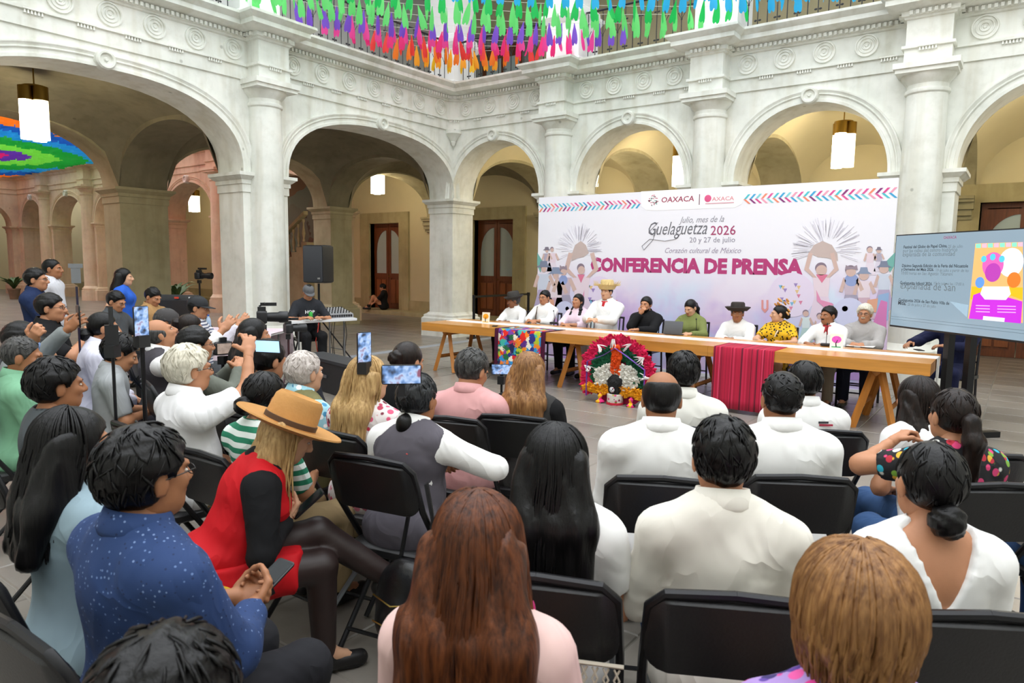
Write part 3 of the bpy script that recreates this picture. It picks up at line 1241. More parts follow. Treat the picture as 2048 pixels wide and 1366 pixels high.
def folds(seed, amp, fz=1.0):
    r = np.random.default_rng(seed)
    ks = r.normal(size=(5, 3)) * np.array([14, 14, 9]) * fz
    ph = r.uniform(0, 6.28, 5)
    def f(P):
        d = 0
        for k, p in zip(ks, ph):
            d = d + np.sin(P @ k + p)
        return -amp * np.clip(np.abs(d) - .6, 0, 3) * .55
    return f


def person(label, head=None, pos=None, ztop=1.27, stand=False, face=None, look=(6.4, -3.4), turn=0.0, g=1.0, gb=None, skin='tan', lean=0.0, hy=0.0, hp=0.0, tilt=0.0,
           L='lap', R='lap', top=None, sleeve=1.0, bottom=None, skirt=False, shoe='#1c1a1a', hair='short', hcol='black', hlen=.3, female=False, legs=None,
           near=False, collar=True, vest=None, beard=None, brow=True, lip=None, glasses=False, hands=('relax', 'relax'), vback=False, bare=False, seat=.455, headscale=1.0, extra=None, wrinkle=.006, group=None, hem=None, strands=0, lift=0.0, hspread=1.0):
    hh = 0.0 if not stand else .405
    s = ztop / (1.315 + hh)
    if seat and not stand:
        s = (ztop - lift) / 1.315
        if s < .905 and not lean and not lift:
            s = .905
            lean = math.degrees(math.acos(max(.5, min(1, (ztop / s - .55) / .765))))
    bg_ = gb or g
    piv = np.array([0, 0, .55 + hh])
    RL = rotx(-math.radians(lean))

    def U(p):
        return piv + RL @ (np.array(p, float) + np.array([0, 0, hh]) - piv)
    sw = .178 * (.90 if female else 1.0) * (1 + (g - 1) * .5)
    neck0, neck1 = U((0, -.005, 1.05)), U((0, .012, 1.16))
    # head frame
    RH = RL @ rotz(math.radians(hy)) @ rotx(-math.radians(hp)) @ roty(math.radians(tilt))
    if stand or lean:
        RH = rotz(math.radians(hy)) @ rotx(-math.radians(hp)) @ roty(math.radians(tilt))
    HC = U((0, .018, 1.155)) + RH @ np.array([0, .012, .042])
    hs = headscale * (1.0 / s) * (0.97 if female else 1.0) * 1.0
    HT = HC + RH @ np.array([0, -.012, .118 * hs])
    # place
    if pos is None:
        P = at(head[0], head[1], 2, HT[2] * s + lift)
    else:
        P = np.array([pos[0], pos[1], 0])
    if face is None:
        th = math.atan2(-(look[0] - P[0]), look[1] - P[1]) + math.radians(turn)
    else:
        th = math.radians(face)
    Rz = rotz(th)
    root = P - Rz @ (np.array([HT[0], HT[1], 0]) * s) if pos is None else P
    root = np.array([root[0], root[1], lift])
    # limbs
    shl = {1: U((sw, -.004, .978)), -1: U((-sw, -.004, .978))}
    POSE = dict(lap=((.10, .27, .635), (.6, -.5, -.6)), thigh=((.13, .36, .615), (.7, -.5, -.4)), phone=((.055, .30, .74), (.7, -.4, -.7)), table=((.05, .40, .83), (.8, -.2, -.6)),
                tablew=((.16, .40, .83), (.8, -.2, -.6)), down=((.24, .02, .52 + 0), (.4, -.8, 0)), hip=((.19, .0, .62), (.9, -.8, 0)), raise_=((.16, .42, 1.22), (.5, .1, -1)), high=((.16, .26, 1.42), (.8, .2, -.4)),
                chin=((.03, .16, 1.06), (.6, .2, -.9)), cam=((.08, .30, 1.02), (.7, -.2, -.8)), fold=((-.06, .20, .80), (.9, -.1, -.5)), mouse=((.14, .36, .80), (.8, -.3, -.6)), knee=((.12, .42, .60), (.8, -.3, -.4)))
    arms = {}
    for sd, ps in ((-1, L), (1, R)):
        if isinstance(ps, tuple) and ps[0] == 'px':
            v_ = AX_F + (ps[1] - 1024) / F_PX * AX_R + (ps[2] - 683) / F_PX * AX_D
            wq = CAM_POS + v_ / np.linalg.norm(v_) * ps[3]
            lw = (Rz.T @ (wq - root)) / s
            ps = ((lw[0] * sd, lw[1], lw[2] - (hh if stand else 0)), (.7, .1, -.9))
        w, pole = POSE[ps] if isinstance(ps, str) else ps
        w, pole = np.array(w, float) * [sd, 1, 1] + [0, 0, hh if stand else 0], np.array(pole, float) * [sd, 1, 1]
        el, wr = ik(shl[sd], w, .272, .245, pole)
        arms[sd] = (shl[sd], el, wr)
    lg = {}
    if stand:
        lg = {sd: ((sd * .085, 0, .93), (sd * .095, .02, .50), (sd * .10, -.01, .085), (sd * .115, .13, .05)) for sd in (-1, 1)}
    else:
        lg = {sd: ((sd * .085, .03, .535), (sd * .125, .43, .515), (sd * .125, .40, .09), (sd * .135, .54, .05)) for sd in (-1, 1)}
    if legs:
        for sd in legs:
            lg[sd] = legs[sd]
    lg = {k: tuple(np.array(x, float) for x in v) for k, v in lg.items()}
    hres = .0078 if near else .0092
    bres = .025 if near else .028
    cres = .0155 if near else .0185
    # ---- body (one continuous surface) + head + hands
    fig = Figure()

    def torso(d, e=0.0, low=True):
        d.ell(U((0, .0, .93)), ((.158 if not female else .145) * g + e, .108 * g + e, .165 + e), RL)
        d.ell(U((0, .022 * bg_, .73)), (.142 * bg_ + e, .112 * bg_ + e, .17 + e), RL)
        d.cap(U((-sw * .86, -.004, .985)), U((sw * .86, -.004, .985)), .052 + e)
        for sd in (-1, 1):
            d.cap(U((sd * .125, -.012, 1.00)), U((sd * .03, -.014, 1.062)), .042 + e * .7, .042 + e * .4)
        if female:
            for sd in (-1, 1):
                d.ell(U((sd * .075, .085, .90)), (.062 + e, .06 + e, .065 + e))
        if low:
            q = e * 1.9
            d.ell(U((0, 0, .56)), (.165 * bg_ + q, .128 * bg_ + q, .125 + q))
        return d
    b = torso(SDF(.045))
    b.cap(neck0, neck1, .056 * (.88 if female else 1) * (1 + (g - 1) * .4), .052 * (.88 if female else 1) * (1 + (g - 1) * .4), .03)
    for sd in (-1, 1):
        S_, E_, W_ = arms[sd]
        b.cap(S_, E_, .052 * g, .041 * g).cap(E_, W_, .042 * g, .027)
        A, K, N, T_ = lg[sd]
        b.cap(A, K, .085 * bg_, .058).cap(K, N, .058, .04).cap(N, T_, .038, .03)
    V, F = b.mesh(bres)
    fig.add(V * s, F, 0)
    hd = SDF(.022)
    hd.ell((0, -.014, .028), (.0745, .093, .089)).ell((0, .030, -.028), (.060, .062, .082)).ell((0, .048, -.078), (.042, .038, .030), None, .03)
    hd.ell((0, .02, -.055), (.058, .055, .05))
    hd.cap((0, .092, .016), (0, .112, -.022), .0075, .0125, .01).cap((-.011, .1, -.028), (.011, .1, -.028), .009, .009, .012)
    hd.cap((-.038, .083, .024), (.038, .083, .024), .0105, .0105, .016)
    hd.ell((0, .089, -.052), (.022, .012, .009), None, .008)
    for sd in (-1, 1):
        hd.ell((sd * .036, .066, -.018), (.022, .022, .02), None, .02)
        hd.ell((sd * .0765, -.008, -.008), (.009, .021, .032), None, .006)
    if beard:
        pass
    hd.cap((0, -.012, -.05), (0, -.028, -.14), .05 * (.88 if female else 1), .05 * (.88 if female else 1), .03)
    V, F = hd.mesh(hres, (np.array([-.12, -.13, -.125]), np.array([.12, .14, .14])))
    sock = np.zeros(len(V))
    for sd in (-1, 1):
        q = V - np.array([sd * .031, .088, .005])
        sock += np.exp(-(q[:, 0] / .014) ** 2 - (q[:, 2] / .009) ** 2) * (V[:, 1] > .04)
    V = V.copy()
    V[:, 1] -= .010 * sock
    fc = V[F].mean(1)
    mi = np.zeros(len(F), int)
    mouth = (np.abs(fc[:, 0]) < .019) & (np.abs(fc[:, 2] + .052) < .0065) & (fc[:, 1] > .07)
    mi[mouth] = 3
    HX = lambda V_: (HC + (V_ * hs) @ RH.T) * s
    fig.add(HX(V), F, mi)
    for sd in (-1, 1):
        e_ = MB().ell((0, 0, 0), (.0115, .007, .0047), 10, 8)
        fig.add(HX(np.array(e_.v) + [sd * .031, .0825, .005]), e_.f, 1)
        e_ = MB().ell((0, 0, 0), (.0052, .003, .0046), 8, 6)
        fig.add(HX(np.array(e_.v) + [sd * .031 + .0, .0872, .005]), e_.f, 2)
    for sd in (-1, 1):
        m_ = MB().tube([(sd * .015, .0925, .022), (sd * .031, .093, .026), (sd * .048, .080, .021)], [.0026, .0034, .002], 6, cap=False)
        fig.add(HX(np.array(m_.v)), m_.f, 4)
    hk = '' if near else '_far'
    for (sd, kind) in ((-1, hands[0]), (1, hands[1])):
        S_, E_, W_ = arms[sd]
        fw = W_ - E_
        palm = np.array([-sd * .35, -.1, -1.0])
        ps = L if sd < 0 else R
        if ps in ('phone',):
            fw = fw + np.array([-sd * .06, .05, .0])
            palm = np.array([-sd * .5, -.5, .75])
        elif ps in ('raise_', 'high', 'cam') or (isinstance(ps, tuple) and ps[0] == 'px'):
            palm = np.array([-sd * 1.0, .25, -.1])
        elif ps in ('chin',):
            fw = np.array([-sd * .10, .0, .16])
            palm = np.array([0, -1, 0.1])
        elif ps == 'table':
            fw = np.array([-sd * .16, .06, 0])
        elif ps in ('down',):
            palm = np.array([-sd, 0, 0.])
        place_hand(fig, W_ * s, fw, palm, sd, kind + hk, 0, 1.0 if not female else .92)
    ob = fig.build('person', [SKIN[skin], EYE_W, EYE_D, M('lip_' + lip, lip, .4) if lip else LIPS, HAIR[hcol if hcol not in ('white', 'silver', 'blonde') else 'grey']])
    ob.location = tuple(root)
    ob.rotation_euler = (0, 0, th)
    tag(ob, label, 'person', group)

    def part(d, h_, name, mat, clip=None):
        V, F = d.mesh(h_, clip)
        f_ = Figure()
        f_.add(V * s, F, 0)
        return f_.build(name, [mat], ob)
    # ---- upper garment
    sd_seed = abs(hash(label)) % 9999
    sd_seed = sum(ord(c) * (i + 1) for i, c in enumerate(label)) % 9999
    if top is not None:
        e = .014 if not vest else .010
        d = torso(SDF(.06), e)
        for sd in (-1, 1):
            S_, E_, W_ = arms[sd]
            if sleeve > .02:
                q = min(sleeve * 2, 1.0)
                d.cap(S_, S_ + (E_ - S_) * q, .052 * g + e + .006, (.052 - .011 * q) * g + e + .004, .03, trim=sleeve <= .5)
                if sleeve > .5:
                    q = (sleeve - .5) * 2
                    d.cap(E_, E_ + (W_ - E_) * q * .97, .041 * g + e + .004, (.041 - .012 * q) * g + e + .003, .02, trim=True)
        if sleeve <= .02:
            for sd in (-1, 1):
                S_, E_, W_ = arms[sd]
                n_ = (E_ - S_) / np.linalg.norm(E_ - S_)
                d.sub(lambda P, S_=S_, sd=sd: sd * (P[..., 0] - S_[0]) - .035)
        zc = (hem if hem is not None else (.47 if not skirt else .45)) + hh * (1 if hem is None else 0)
        d.sub(lambda P: zc - P[..., 2])
        if not bare:
            # neckline: leave the neck free
            nk = SDF(.01).cap(neck0 - np.array([0, 0, .0]), U((0, .02, 1.3)), .058 * (.88 if female else 1) * (1 + (g - 1) * .4) + .004, .062)
            d.sub(lambda P: -nk.ev(P))
        else:
            nk = SDF(.01).ell(U((0, .02, 1.10)), (.125, .11, .10))
            d.sub(lambda P: -nk.ev(P))
        if vback:
            a0, a1 = U((0, -.08, 1.10)), U((0, -.12, .865))
            def vcut(P):
                z = (P[..., 2] - a1[2]) / (a0[2] - a1[2])
                w = np.clip(z, 0, 1.4) * .105
                return -np.maximum(np.maximum(np.abs(P[..., 0]) - w, P[..., 1] + .02), a1[2] - P[..., 2])
            d.sub(vcut)
        d.disp = folds(sd_seed, wrinkle)
        sh = part(d, cres, 'shirt', top)
        if collar:
            cm = MB()
            prof = [(.0, -.02), (.006, .022), (.013, .024), (.030, -.028), (.020, -.05)]
            rr = .060 * (.88 if female else 1) * (1 + (g - 1) * .4) + .004
            vs, n_ = [], 22
            for k in range(n_ + 1):
                a = math.radians(115 + 310 * k / n_)
                for r_, z_ in prof:
                    zz = z_ + .010 * -math.sin(a)
                    vs.append(((rr + r_) * math.cos(a), (rr + r_) * math.sin(a), zz))
            fs = [(k * 5 + j, (k + 1) * 5 + j, (k + 1) * 5 + (j + 1) % 5, k * 5 + (j + 1) % 5) for k in range(n_) for j in range(5)]
            V = (np.array(vs) @ (RL @ rotx(-.12)).T + U((0, .002, 1.098))) * s
            f_ = Figure()
            f_.add(V, fs, 0)
            f_.build('collar', [top], ob)
    if vest is not None:
        d = torso(SDF(.035), .026)
        for sd in (-1, 1):
            S_ = arms[sd][0]
            d.sub(lambda P, S_=S_, sd=sd: sd * (P[..., 0] - S_[0]) - .02)
        d.sub(lambda P: .50 + hh - P[..., 2])
        nk = SDF(.01).cap(neck0, U((0, .03, 1.3)), .075, .075)
        d.sub(lambda P: -nk.ev(P))
        d.disp = folds(sd_seed + 3, wrinkle * .8)
        part(d, cres, 'vest', vest)
    # ---- lower garment
    if bottom is not None:
        e = .012
        d = SDF(.035)
        d.ell(U((0, 0, .56)), (.165 * bg_ + e, .128 * bg_ + e, .125 + e))
        if skirt:
            kz = skirt if isinstance(skirt, float) else .9
            for sd in (-1, 1):
                A, K, N, T_ = lg[sd]
                d.cap(A, A + (K - A) * kz, .10 * bg_ + e, .088 + e, .09, trim=True)
            d.cap((lg[-1][0] + lg[1][0]) / 2, (lg[-1][1] + lg[1][1]) / 2 * kz + (lg[-1][0] + lg[1][0]) / 2 * (1 - kz), .10, .085, .09, trim=True)
            d.cap((-.08, -.02, .5), (-.10, .12, .33), .09, .055, .08).cap((.08, -.02, .5), (.12, .10, .30), .09, .055, .08)
            d.disp = folds(sd_seed + 9, .008, 1.4)
        else:
            for sd in (-1, 1):
                A, K, N, T_ = lg[sd]
                d.cap(A, K, .088 * bg_ + e, .062 + e).cap(K, N, .062 + e, .05 + e, .03, trim=True)
            d.disp = folds(sd_seed + 9, .005)
        d.sub(lambda P: P[..., 2] - (.62 + hh))
        part(d, cres, 'skirt' if skirt else 'trousers', bottom)
    for sd in (-1, 1):
        A, K, N, T_ = lg[sd]
        dv = T_ - N
        dv[2] = 0
        L_ = np.linalg.norm(dv)
        dv = dv / (L_ + 1e-9) if L_ > .02 else np.array([0, 1, 0.])
        heel = N - dv * .045
        toe = N + dv * .165
        heel[2], toe[2] = N[2] - .045, T_[2] - .012
        d = SDF(.03).cap(heel, toe, .043, .038).cap(N + [0, 0, .02], N - [0, 0, .02], .046, .044)
        z0 = min(N[2] - .085, T_[2] - .045)
        if N[2] < .14:
            d.sub(lambda P: .002 / s - P[..., 2])
        part(d, .012 if near else .016, 'shoe', M('shoe_' + shoe, shoe, .4, spec=.5))
    # ---- hair
    hm = HAIR[hcol]
    if hair:
        hres2 = .0088 if near else .0100
        infl = .013
        d = SDF(.02)
        if hair == 'bald':
            d.ell((0, -.014, .026), (.0745 + .008, .093 + .008, .089 + .008))
            d.sub(lambda P: np.maximum(P[..., 1] - .035, np.maximum(P[..., 2] - (.075 - .55 * np.maximum(0, P[..., 1] + .06)), -.085 - P[..., 2])))
            d.sub(lambda P: -(np.sqrt(P[..., 0] ** 2 + (P[..., 1] - .02) ** 2) - .062) * (P[..., 2] > .03) - 1 * (P[..., 2] <= .03))
        else:
            th_ = {'short': .014, 'crew': .008, 'long': .017, 'bun': .010, 'pony': .011, 'thick': .022, 'bob': .026, 'balding': .010, 'braids': .012, 'lowpony': .012}.get(hair, .014)
            d.ell((0, -.016, .030), (.0745 + th_, .093 + th_, .089 + th_))
            if hair in ('long', 'bob', 'braids'):
                d.ell((0, -.035, -.02), (.078 + th_ * .6, .07 + th_, .085))
            fz = {'crew': .07, 'balding': .093}.get(hair, .062)
            def region(P):
                y = P[..., 1]
                zlow = -.095 if hair in ('short', 'thick', 'long', 'bun', 'pony', 'braids') else (-.06 if hair == 'crew' else -.11)
                zm = np.interp(y, [-.12, -.05, -.015, .02, .045, .075, .12], [zlow, zlow + .01, -.045 if hair not in ('bob', 'long') else -.09, -.01 if hair not in ('bob', 'long') else -.05, .03, fz, fz + .005])
                return (zm - P[..., 2]) * .8
            d.sub(region)
            ears = SDF(.01).ell((.085, .0, -.008), (.02, .03, .036)).ell((-.085, .0, -.008), (.02, .03, .036))
            if hair in ('short', 'crew', 'thick', 'balding', 'bun', 'pony'):
                d.sub(lambda P: -ears.ev(P))
        rr_ = np.random.default_rng(sd_seed)
        fq = rr_.uniform(60, 110, 3)
        if hair in ('short', 'thick', 'bob', 'crew'):
            am = .0022 if hair != 'crew' else .001
            d.disp = lambda P: am * (np.sin(P[..., 0] * fq[0] + 9 * np.sin(P[..., 2] * 30)) + np.sin(P[..., 1] * fq[1] * .6 + P[..., 2] * 35 + 4 * np.sin(P[..., 0] * 40)))
        V, F = d.mesh(hres2)
        hf = Figure()
        hf.add(HX(V), F, 0)
        inv = lambda p: HX(np.array([p], float))[0] / s

        def blob(dd, h_=.01):
            V, F = dd.mesh(h_)
            hf.add(V * s, F, 0)
        if hair in ('long', 'braids'):
            n_ = 7
            cr = HC + RH @ np.array([0, -.03, .02])
            dd = SDF(.05)
            bk = RH @ np.array([0, -1, 0.])
            bk[2] = 0
            bk /= np.linalg.norm(bk)
            rt = np.cross(bk, [0, 0, 1.])
            if hair == 'long':
                wl = hlen
                ex_ = (g - 1) * .1 + (.022 if vest is not None else 0)
                for x_ in (-.066, -.025, .025, .066):
                    a_ = cr + rt * x_ + bk * .03
                    c_ = HC + rt * x_ * (1.0 + hspread * .3) + bk * (.112 + ex_) - [0, 0, .16]
                    e_ = HC + rt * x_ * (1.0 + hspread * .6) + bk * (.160 + ex_ - math.sin(math.radians(lean)) * wl * .35) - [0, 0, wl]
                    dd.cap(a_, c_, .050, .048).cap(c_, e_, .048, .032 if abs(x_) > .05 else .036)
                for sd in (-1, 1):
                    a_ = HC + rt * sd * .050 + bk * .012 + [0, 0, .05]
                    c_ = HC + rt * sd * .082 + bk * .05 - [0, 0, .14]
                    dd.cap(a_, c_, .030, .034)
                fqq = rr_.uniform(70, 130, 2)
                dd.disp = lambda P: .0045 * np.sin((P @ rt) * fqq[0] + 2 * np.sin(P[..., 2] * 14) + 30 * (P @ bk)) + .003 * np.sin((P @ rt) * fqq[1] * 1.7 + 3 * np.sin(P[..., 2] * 9 + 1))
                # keep the face clear
                fcut = SDF(.01).ell(HC + RH @ np.array([0, .075, -.03]), (.07, .07, .11))
                dd.sub(lambda P: -fcut.ev(P))
                blob(dd, .012 if near else .015)
            else:
                for sd in (-1, 1):
                    pts = [HC + RH @ np.array([sd * .07, -.01, -.06]), HC + RH @ np.array([sd * .085, .01, -.14]), U((sd * .085, .10, .98)), U((sd * .08, .125, .80))]
                    for p0, p1 in zip(pts, pts[1:]):
                        dd.cap(p0, p1, .022, .018)
                dd.disp = lambda P: .004 * np.sin(P[..., 2] * 140)
                blob(dd, .011)
        if hair == 'bun':
            bp = HC + RH @ np.array([0, -.115, hlen])
            dd = SDF(.015).ell(bp, (.05, .045, .05)).cap(HC + RH @ np.array([0, -.09, hlen]), bp, .03)
            dd.disp = lambda P: .004 * np.sin(P[..., 0] * 110 + 4 * np.sin(P[..., 2] * 60))
            blob(dd, .009)
        if hair == 'pony':
            b0 = HC + RH @ np.array([0, -.10, .02])
            dd = SDF(.03).cap(b0, b0 + RH @ np.array([0, -.035, -.015]), .028, .03).cap(b0 + RH @ np.array([0, -.035, -.015]), b0 + RH @ np.array([0, -.06, -.10]), .034, .04).cap(b0 + RH @ np.array([0, -.06, -.10]), b0 + RH @ np.array([0, -.055, -hlen]), .04, .022)
            dd.disp = lambda P: .003 * np.sin(P[..., 0] * 150 + 3 * np.sin(P[..., 2] * 20))
            blob(dd, .010)
        if hair == 'lowpony':
            b0 = HC + RH @ np.array([0, -.095, -.09])
            dd = SDF(.03).cap(b0, b0 + np.array([0, -.03, -.05]), .03, .04).cap(b0 + np.array([0, -.03, -.05]), b0 + np.array([0, -.02, -hlen]), .042, .03)
            blob(dd, .010)
        if near and hair in ('short', 'thick', 'crew', 'balding', 'bun', 'pony'):
            lock = MB()
            r2 = np.random.default_rng(sd_seed + 7)
            rad = np.array([.0745, .093, .089]) + th_ + .0005
            for i in range(210 if hair in ('short', 'thick') else 130):
                az, el0 = r2.uniform(-math.pi, math.pi), math.acos(r2.uniform(-.45, 1))
                dl = r2.uniform(.25, .5) * (.4 if hair == 'crew' else 1)
                pts, ok = [], True
                up_ = r2.uniform(.0, .008 if hair == 'thick' else .004) * (0 if hair in ('bun', 'pony') else 1)
                daz = r2.normal(0, .18)
                for j in range(5):
                    el = el0 + dl * j / 4
                    a_ = az + daz * j / 4
                    k_ = 1 + up_ * 10 * math.sin(j / 4 * 2.4) * (j / 4)
                    q = np.array([math.sin(a_) * math.sin(el) * rad[0] * k_, -.016 - math.cos(a_) * math.sin(el) * rad[1] * k_, .030 + math.cos(el) * rad[2] * k_])
                    pts.append(q)
                Q = np.array(pts)
                if (region(Q) > -.004).any() or (ears.ev(Q) < .004).any():
                    continue
                r0 = r2.uniform(.0022, .0042)
                lock.tube(HX(Q), [r0 * .6, r0, r0, r0 * .7, r0 * .2], 4, cap=False)
            if lock.v:
                hf.add(np.array(lock.v), lock.f, 0)
        if strands:
            # locks combed from the crown over the head and down
            bk = RH @ np.array([0, -1, 0.])
            bk[2] = 0
            bk /= np.linalg.norm(bk)
            rt = np.cross(bk, [0, 0, 1.])
            lock = MB()
            ex_ = (g - 1) * .1 + (.022 if vest is not None else 0)
            r2 = np.random.default_rng(sd_seed + 5)
            for i in range(int(strands * .6)):
                if hair == 'bob':
                    az = r2.uniform(-2.5, 2.5)
                    el0, ln = r2.uniform(.0, .75), r2.uniform(.10, .18)
                else:
                    az = r2.normal(0, .85)
                    az = max(-1.75, min(1.75, az))
                    el0, ln = r2.uniform(.02, .5), hlen * r2.uniform(.8, 1.06)
                pts = []
                rad = np.array([.0745, .093, .089]) + (.004 + th_) + r2.uniform(-.002, .005)
                wv, wp_ = r2.uniform(.002, .007), r2.uniform(0, 6)
                for j in range(8):
                    el = el0 + (1.5 - el0) * j / 7
                    q = np.array([math.sin(az) * math.sin(el) * rad[0], -.016 - math.cos(az) * math.sin(el) * rad[1], .03 + math.cos(el) * rad[2]])
                    pts.append(HC + RH @ q)
                q = pts[-1].copy()
                off = (q - HC) @ rt
                n2 = 9 if hair != 'bob' else 5
                z_end = -ln if hair != 'bob' else -.03 - ln * .55
                zz0 = q[2] - HC[2]
                for j in range(1, n2 + 1):
                    f = j / n2
                    w = q + (rt * off * (.30 + .45 * (hspread - 1)) * f + bk * (.075 * f - .02 * f * f + ex_ * f - math.sin(math.radians(lean)) * hlen * .3 * f)) if hair != 'bob' else q + (-(q - HC) * [1, 1, 0] * .22 * f * f)
                    w = w + rt * wv * math.sin(wp_ + f * 9) + bk * wv * math.cos(wp_ + f * 7)
                    w[2] = HC[2] + zz0 + (z_end - zz0) * f
                    pts.append(w)
                r0 = r2.uniform(.0035, .0065)
                lock.tube([p * s for p in pts], [r0 * (.55 + .45 * min(1, k / 4)) * (1 - .8 * max(0, (k - len(pts) * .7) / (len(pts) * .3))) for k in range(len(pts))], 4, cap=False)
            hf.add(np.array(lock.v), lock.f, 0)
        hf.build('hair', [hm], ob)
    if beard:
        d = SDF(.02)
        if beard == 'full':
            d.ell((0, .045, -.078), (.05, .05, .045)).ell((0, .02, -.06), (.066, .055, .05))
            d.sub(lambda P: P[..., 2] + .045 + .3 * np.abs(P[..., 0]) * 0)
            mo = SDF(.01).ell((0, .1, -.054), (.02, .03, .008))
            d.sub(lambda P: -mo.ev(P))
        d.cap((-.022, .092, -.042), (0, .103, -.038), .006, .008).cap((.022, .092, -.042), (0, .103, -.038), .006, .008)
        V, F = d.mesh(.0075)
        bf = Figure()
        bf.add(HX(V), F, 0)
        bf.build('beard' if beard == 'full' else 'moustache', [hm], ob)
    if glasses:
        gm = MB()
        for sd in (-1, 1):
            gm.tube([(sd * .033 + .019 * math.cos(a), .100, .004 + .0135 * math.sin(a)) for a in [k * math.pi / 6 for k in range(13)]], .0016, 5, cap=False)
            gm.tube([(sd * .052, .100, .008), (sd * .076, .05, .010), (sd * .083, -.01, .006)], .0017, 5, cap=False)
        gm.tube([(-.014, .100, .008), (0, .106, .009), (.014, .100, .008)], .0016, 5, cap=False)
        bf = Figure()
        bf.add(HX(np.array(gm.v)), gm.f, 0)
        bf.build('glasses', [M('spectacle_frame', '#23201f', .3)], ob)
    info = dict(ob=ob, HX=HX, U=U, s=s, root=root, th=th, HC=HC, RH=RH, arms=arms, lg=lg, hs=hs)
    if extra:
        extra(info)
    return info


def on_head(info, mb, name, mat):
    """mesh given in the head frame, worn as a part of the person."""
    V = info['HX'](np.array(mb.v))
    m2 = MB()
    m2.v = [tuple(v) for v in V]
    m2.f, m2.m = mb.f, mb.m
    return m2.build(name, mat, info['ob'])


def to_world(info, p_unit):
    return info['root'] + rotz(info['th']) @ (np.asarray(p_unit, float) * info['s'])


HELD = []


def phone_at(info, side, label, lit=False, off=(0, .06, .02), size=(.075, .008, .155), tilt=.6, yaw=0.0, col='#15161a', land=False):
    """a phone resting in the hand of a figure; a thing of its own."""
    w = to_world(info, info['arms'][side][2]) + rotz(info['th']) @ np.array(off)
    o = empty('smartphone', w, info['th'] + yaw, label, 'phone')
    o.rotation_euler = (tilt, 0, info['th'] + yaw)
    w_, t_, h_ = size if not land else (size[2], size[1], size[0])
    MB().rpanel(w_, h_, t_, .012).build('body', M('phone_' + col, col, .35), o)
    MB().box((-w_ / 2 + .004, -t_ / 2 - .001, -h_ / 2 + .006), (w_ / 2 - .004, -t_ / 2, h_ / 2 - .006)).build('screen', M('phone_screen_lit', '#8fb4d8', .2, emit=.7) if lit else M('phone_screen', '#1c2126', .12), o, smooth=False)
    return o
# ================================================================ furniture and equipment
BLK_METAL = M('black_metal', '#17171a', .38, metal=.3)
BLK_PLAST = M('black_plastic', '#1b1c1f', .45, .1, 8)
BLK_VINYL = M('black_vinyl', '#1a1a1c', .42, .08, 12, .1, 120)
CHROME = M('chrome', '#b8babd', .25, metal=1.0)
GREY_METAL = M('grey_metal', '#8c8f94', .4, metal=.8)
WHITE_PL = M('white_plastic', '#e4e5e6', .5)
WOOD_T = M('table_wood', '#c98a3e', .32, .16, 3, .04, 30, stretch=(.5, 6, 6), coat=.3)
WOOD_LEG = M('trestle_wood', '#b9762f', .5, .15, 4, .05, 30, stretch=(5, 5, .7))

# ---- folding chair, built once
CH = {}
CH['seat'] = MB().rpanel(.40, .40, .045, .06, .0, T=Matrix.Translation((0, .02, .445)) @ Matrix.Rotation(math.radians(90), 4, 'X')).mesh('seat', BLK_VINYL)
CH['backrest'] = MB().rpanel(.43, .225, .03, .055, -.03, T=Matrix.Translation((0, -.245, .775)) @ Matrix.Rotation(math.radians(13), 4, 'X')).mesh('backrest', BLK_VINYL)


def _side(s):
    return MB().tube([(s * .205, .235, .012), (s * .21, -.05, .44), (s * .215, -.21, .68), (s * .208, -.270, .855), (s * .17, -.285, .893), (s * .0, -.283, .90)], .0135, 8).mesh('leg', BLK_METAL)


CH['leg_l'], CH['leg_r'] = _side(-1), _side(1)
for s_, k_ in ((-1, 'rear_l'), (1, 'rear_r')):
    CH[k_] = MB().tube([(s_ * .185, .13, .425), (s_ * .185, -.02, .25), (s_ * .185, -.25, .012)], .0125, 8).mesh('leg', BLK_METAL)
CH['bar_f'] = MB().tube([(-.206, .19, .085), (.206, .19, .085)], .009, 6).mesh('crossbar', BLK_METAL)
CH['bar_r'] = MB().tube([(-.185, -.20, .075), (.185, -.20, .075)], .009, 6).mesh('crossbar', BLK_METAL)
CH['tagp'] = MB().cbox((0, -.250, .715), (.05, .004, .03)).mesh('number_plate', GREY_METAL, smooth=False)
NAMES = dict(seat='seat', backrest='backrest', leg_l='leg', leg_r='leg', rear_l='leg', rear_r='leg', bar_f='crossbar', bar_r='crossbar', tagp='number_plate')


def folding_chair(x, y, th, label, plate=False, sc=1.0):
    o = empty('folding_chair', (x, y, 0), th, label, 'chair', 'black folding chairs of the audience')
    o.scale = (sc, sc, sc)
    for k, nm in NAMES.items():
        if k == 'tagp' and not plate:
            continue
        link(nm, CH[k], o)
    return o


# ---- banquet chair behind the long table
BC = {}
WOOD_DK = M('dark_chair_wood', '#17131a', .35)
BC['seat'] = MB().cbox((0, 0, .45), (.40, .40, .04)).mesh('seat', WOOD_DK, smooth=False)
BC['top'] = MB().tube([(-.19, -.22, .90), (0, -.235, .905), (.19, -.22, .90)], .016, 8).mesh('top_rail', WOOD_DK)
BC['mid'] = MB().tube([(-.185, -.20, .62), (.185, -.20, .62)], .012, 8).mesh('mid_rail', WOOD_DK)
for i_, (x_, y_) in enumerate(((-.18, .18), (.18, .18))):
    BC['f%d' % i_] = MB().tube([(x_, y_, 0), (x_, y_, .44)], .015, 8).mesh('leg', WOOD_DK)
for i_, x_ in enumerate((-.18, .18)):
    BC['r%d' % i_] = MB().tube([(x_, -.21, 0), (x_, -.18, .45), (x_, -.225, .91)], .015, 8).mesh('leg', WOOD_DK)
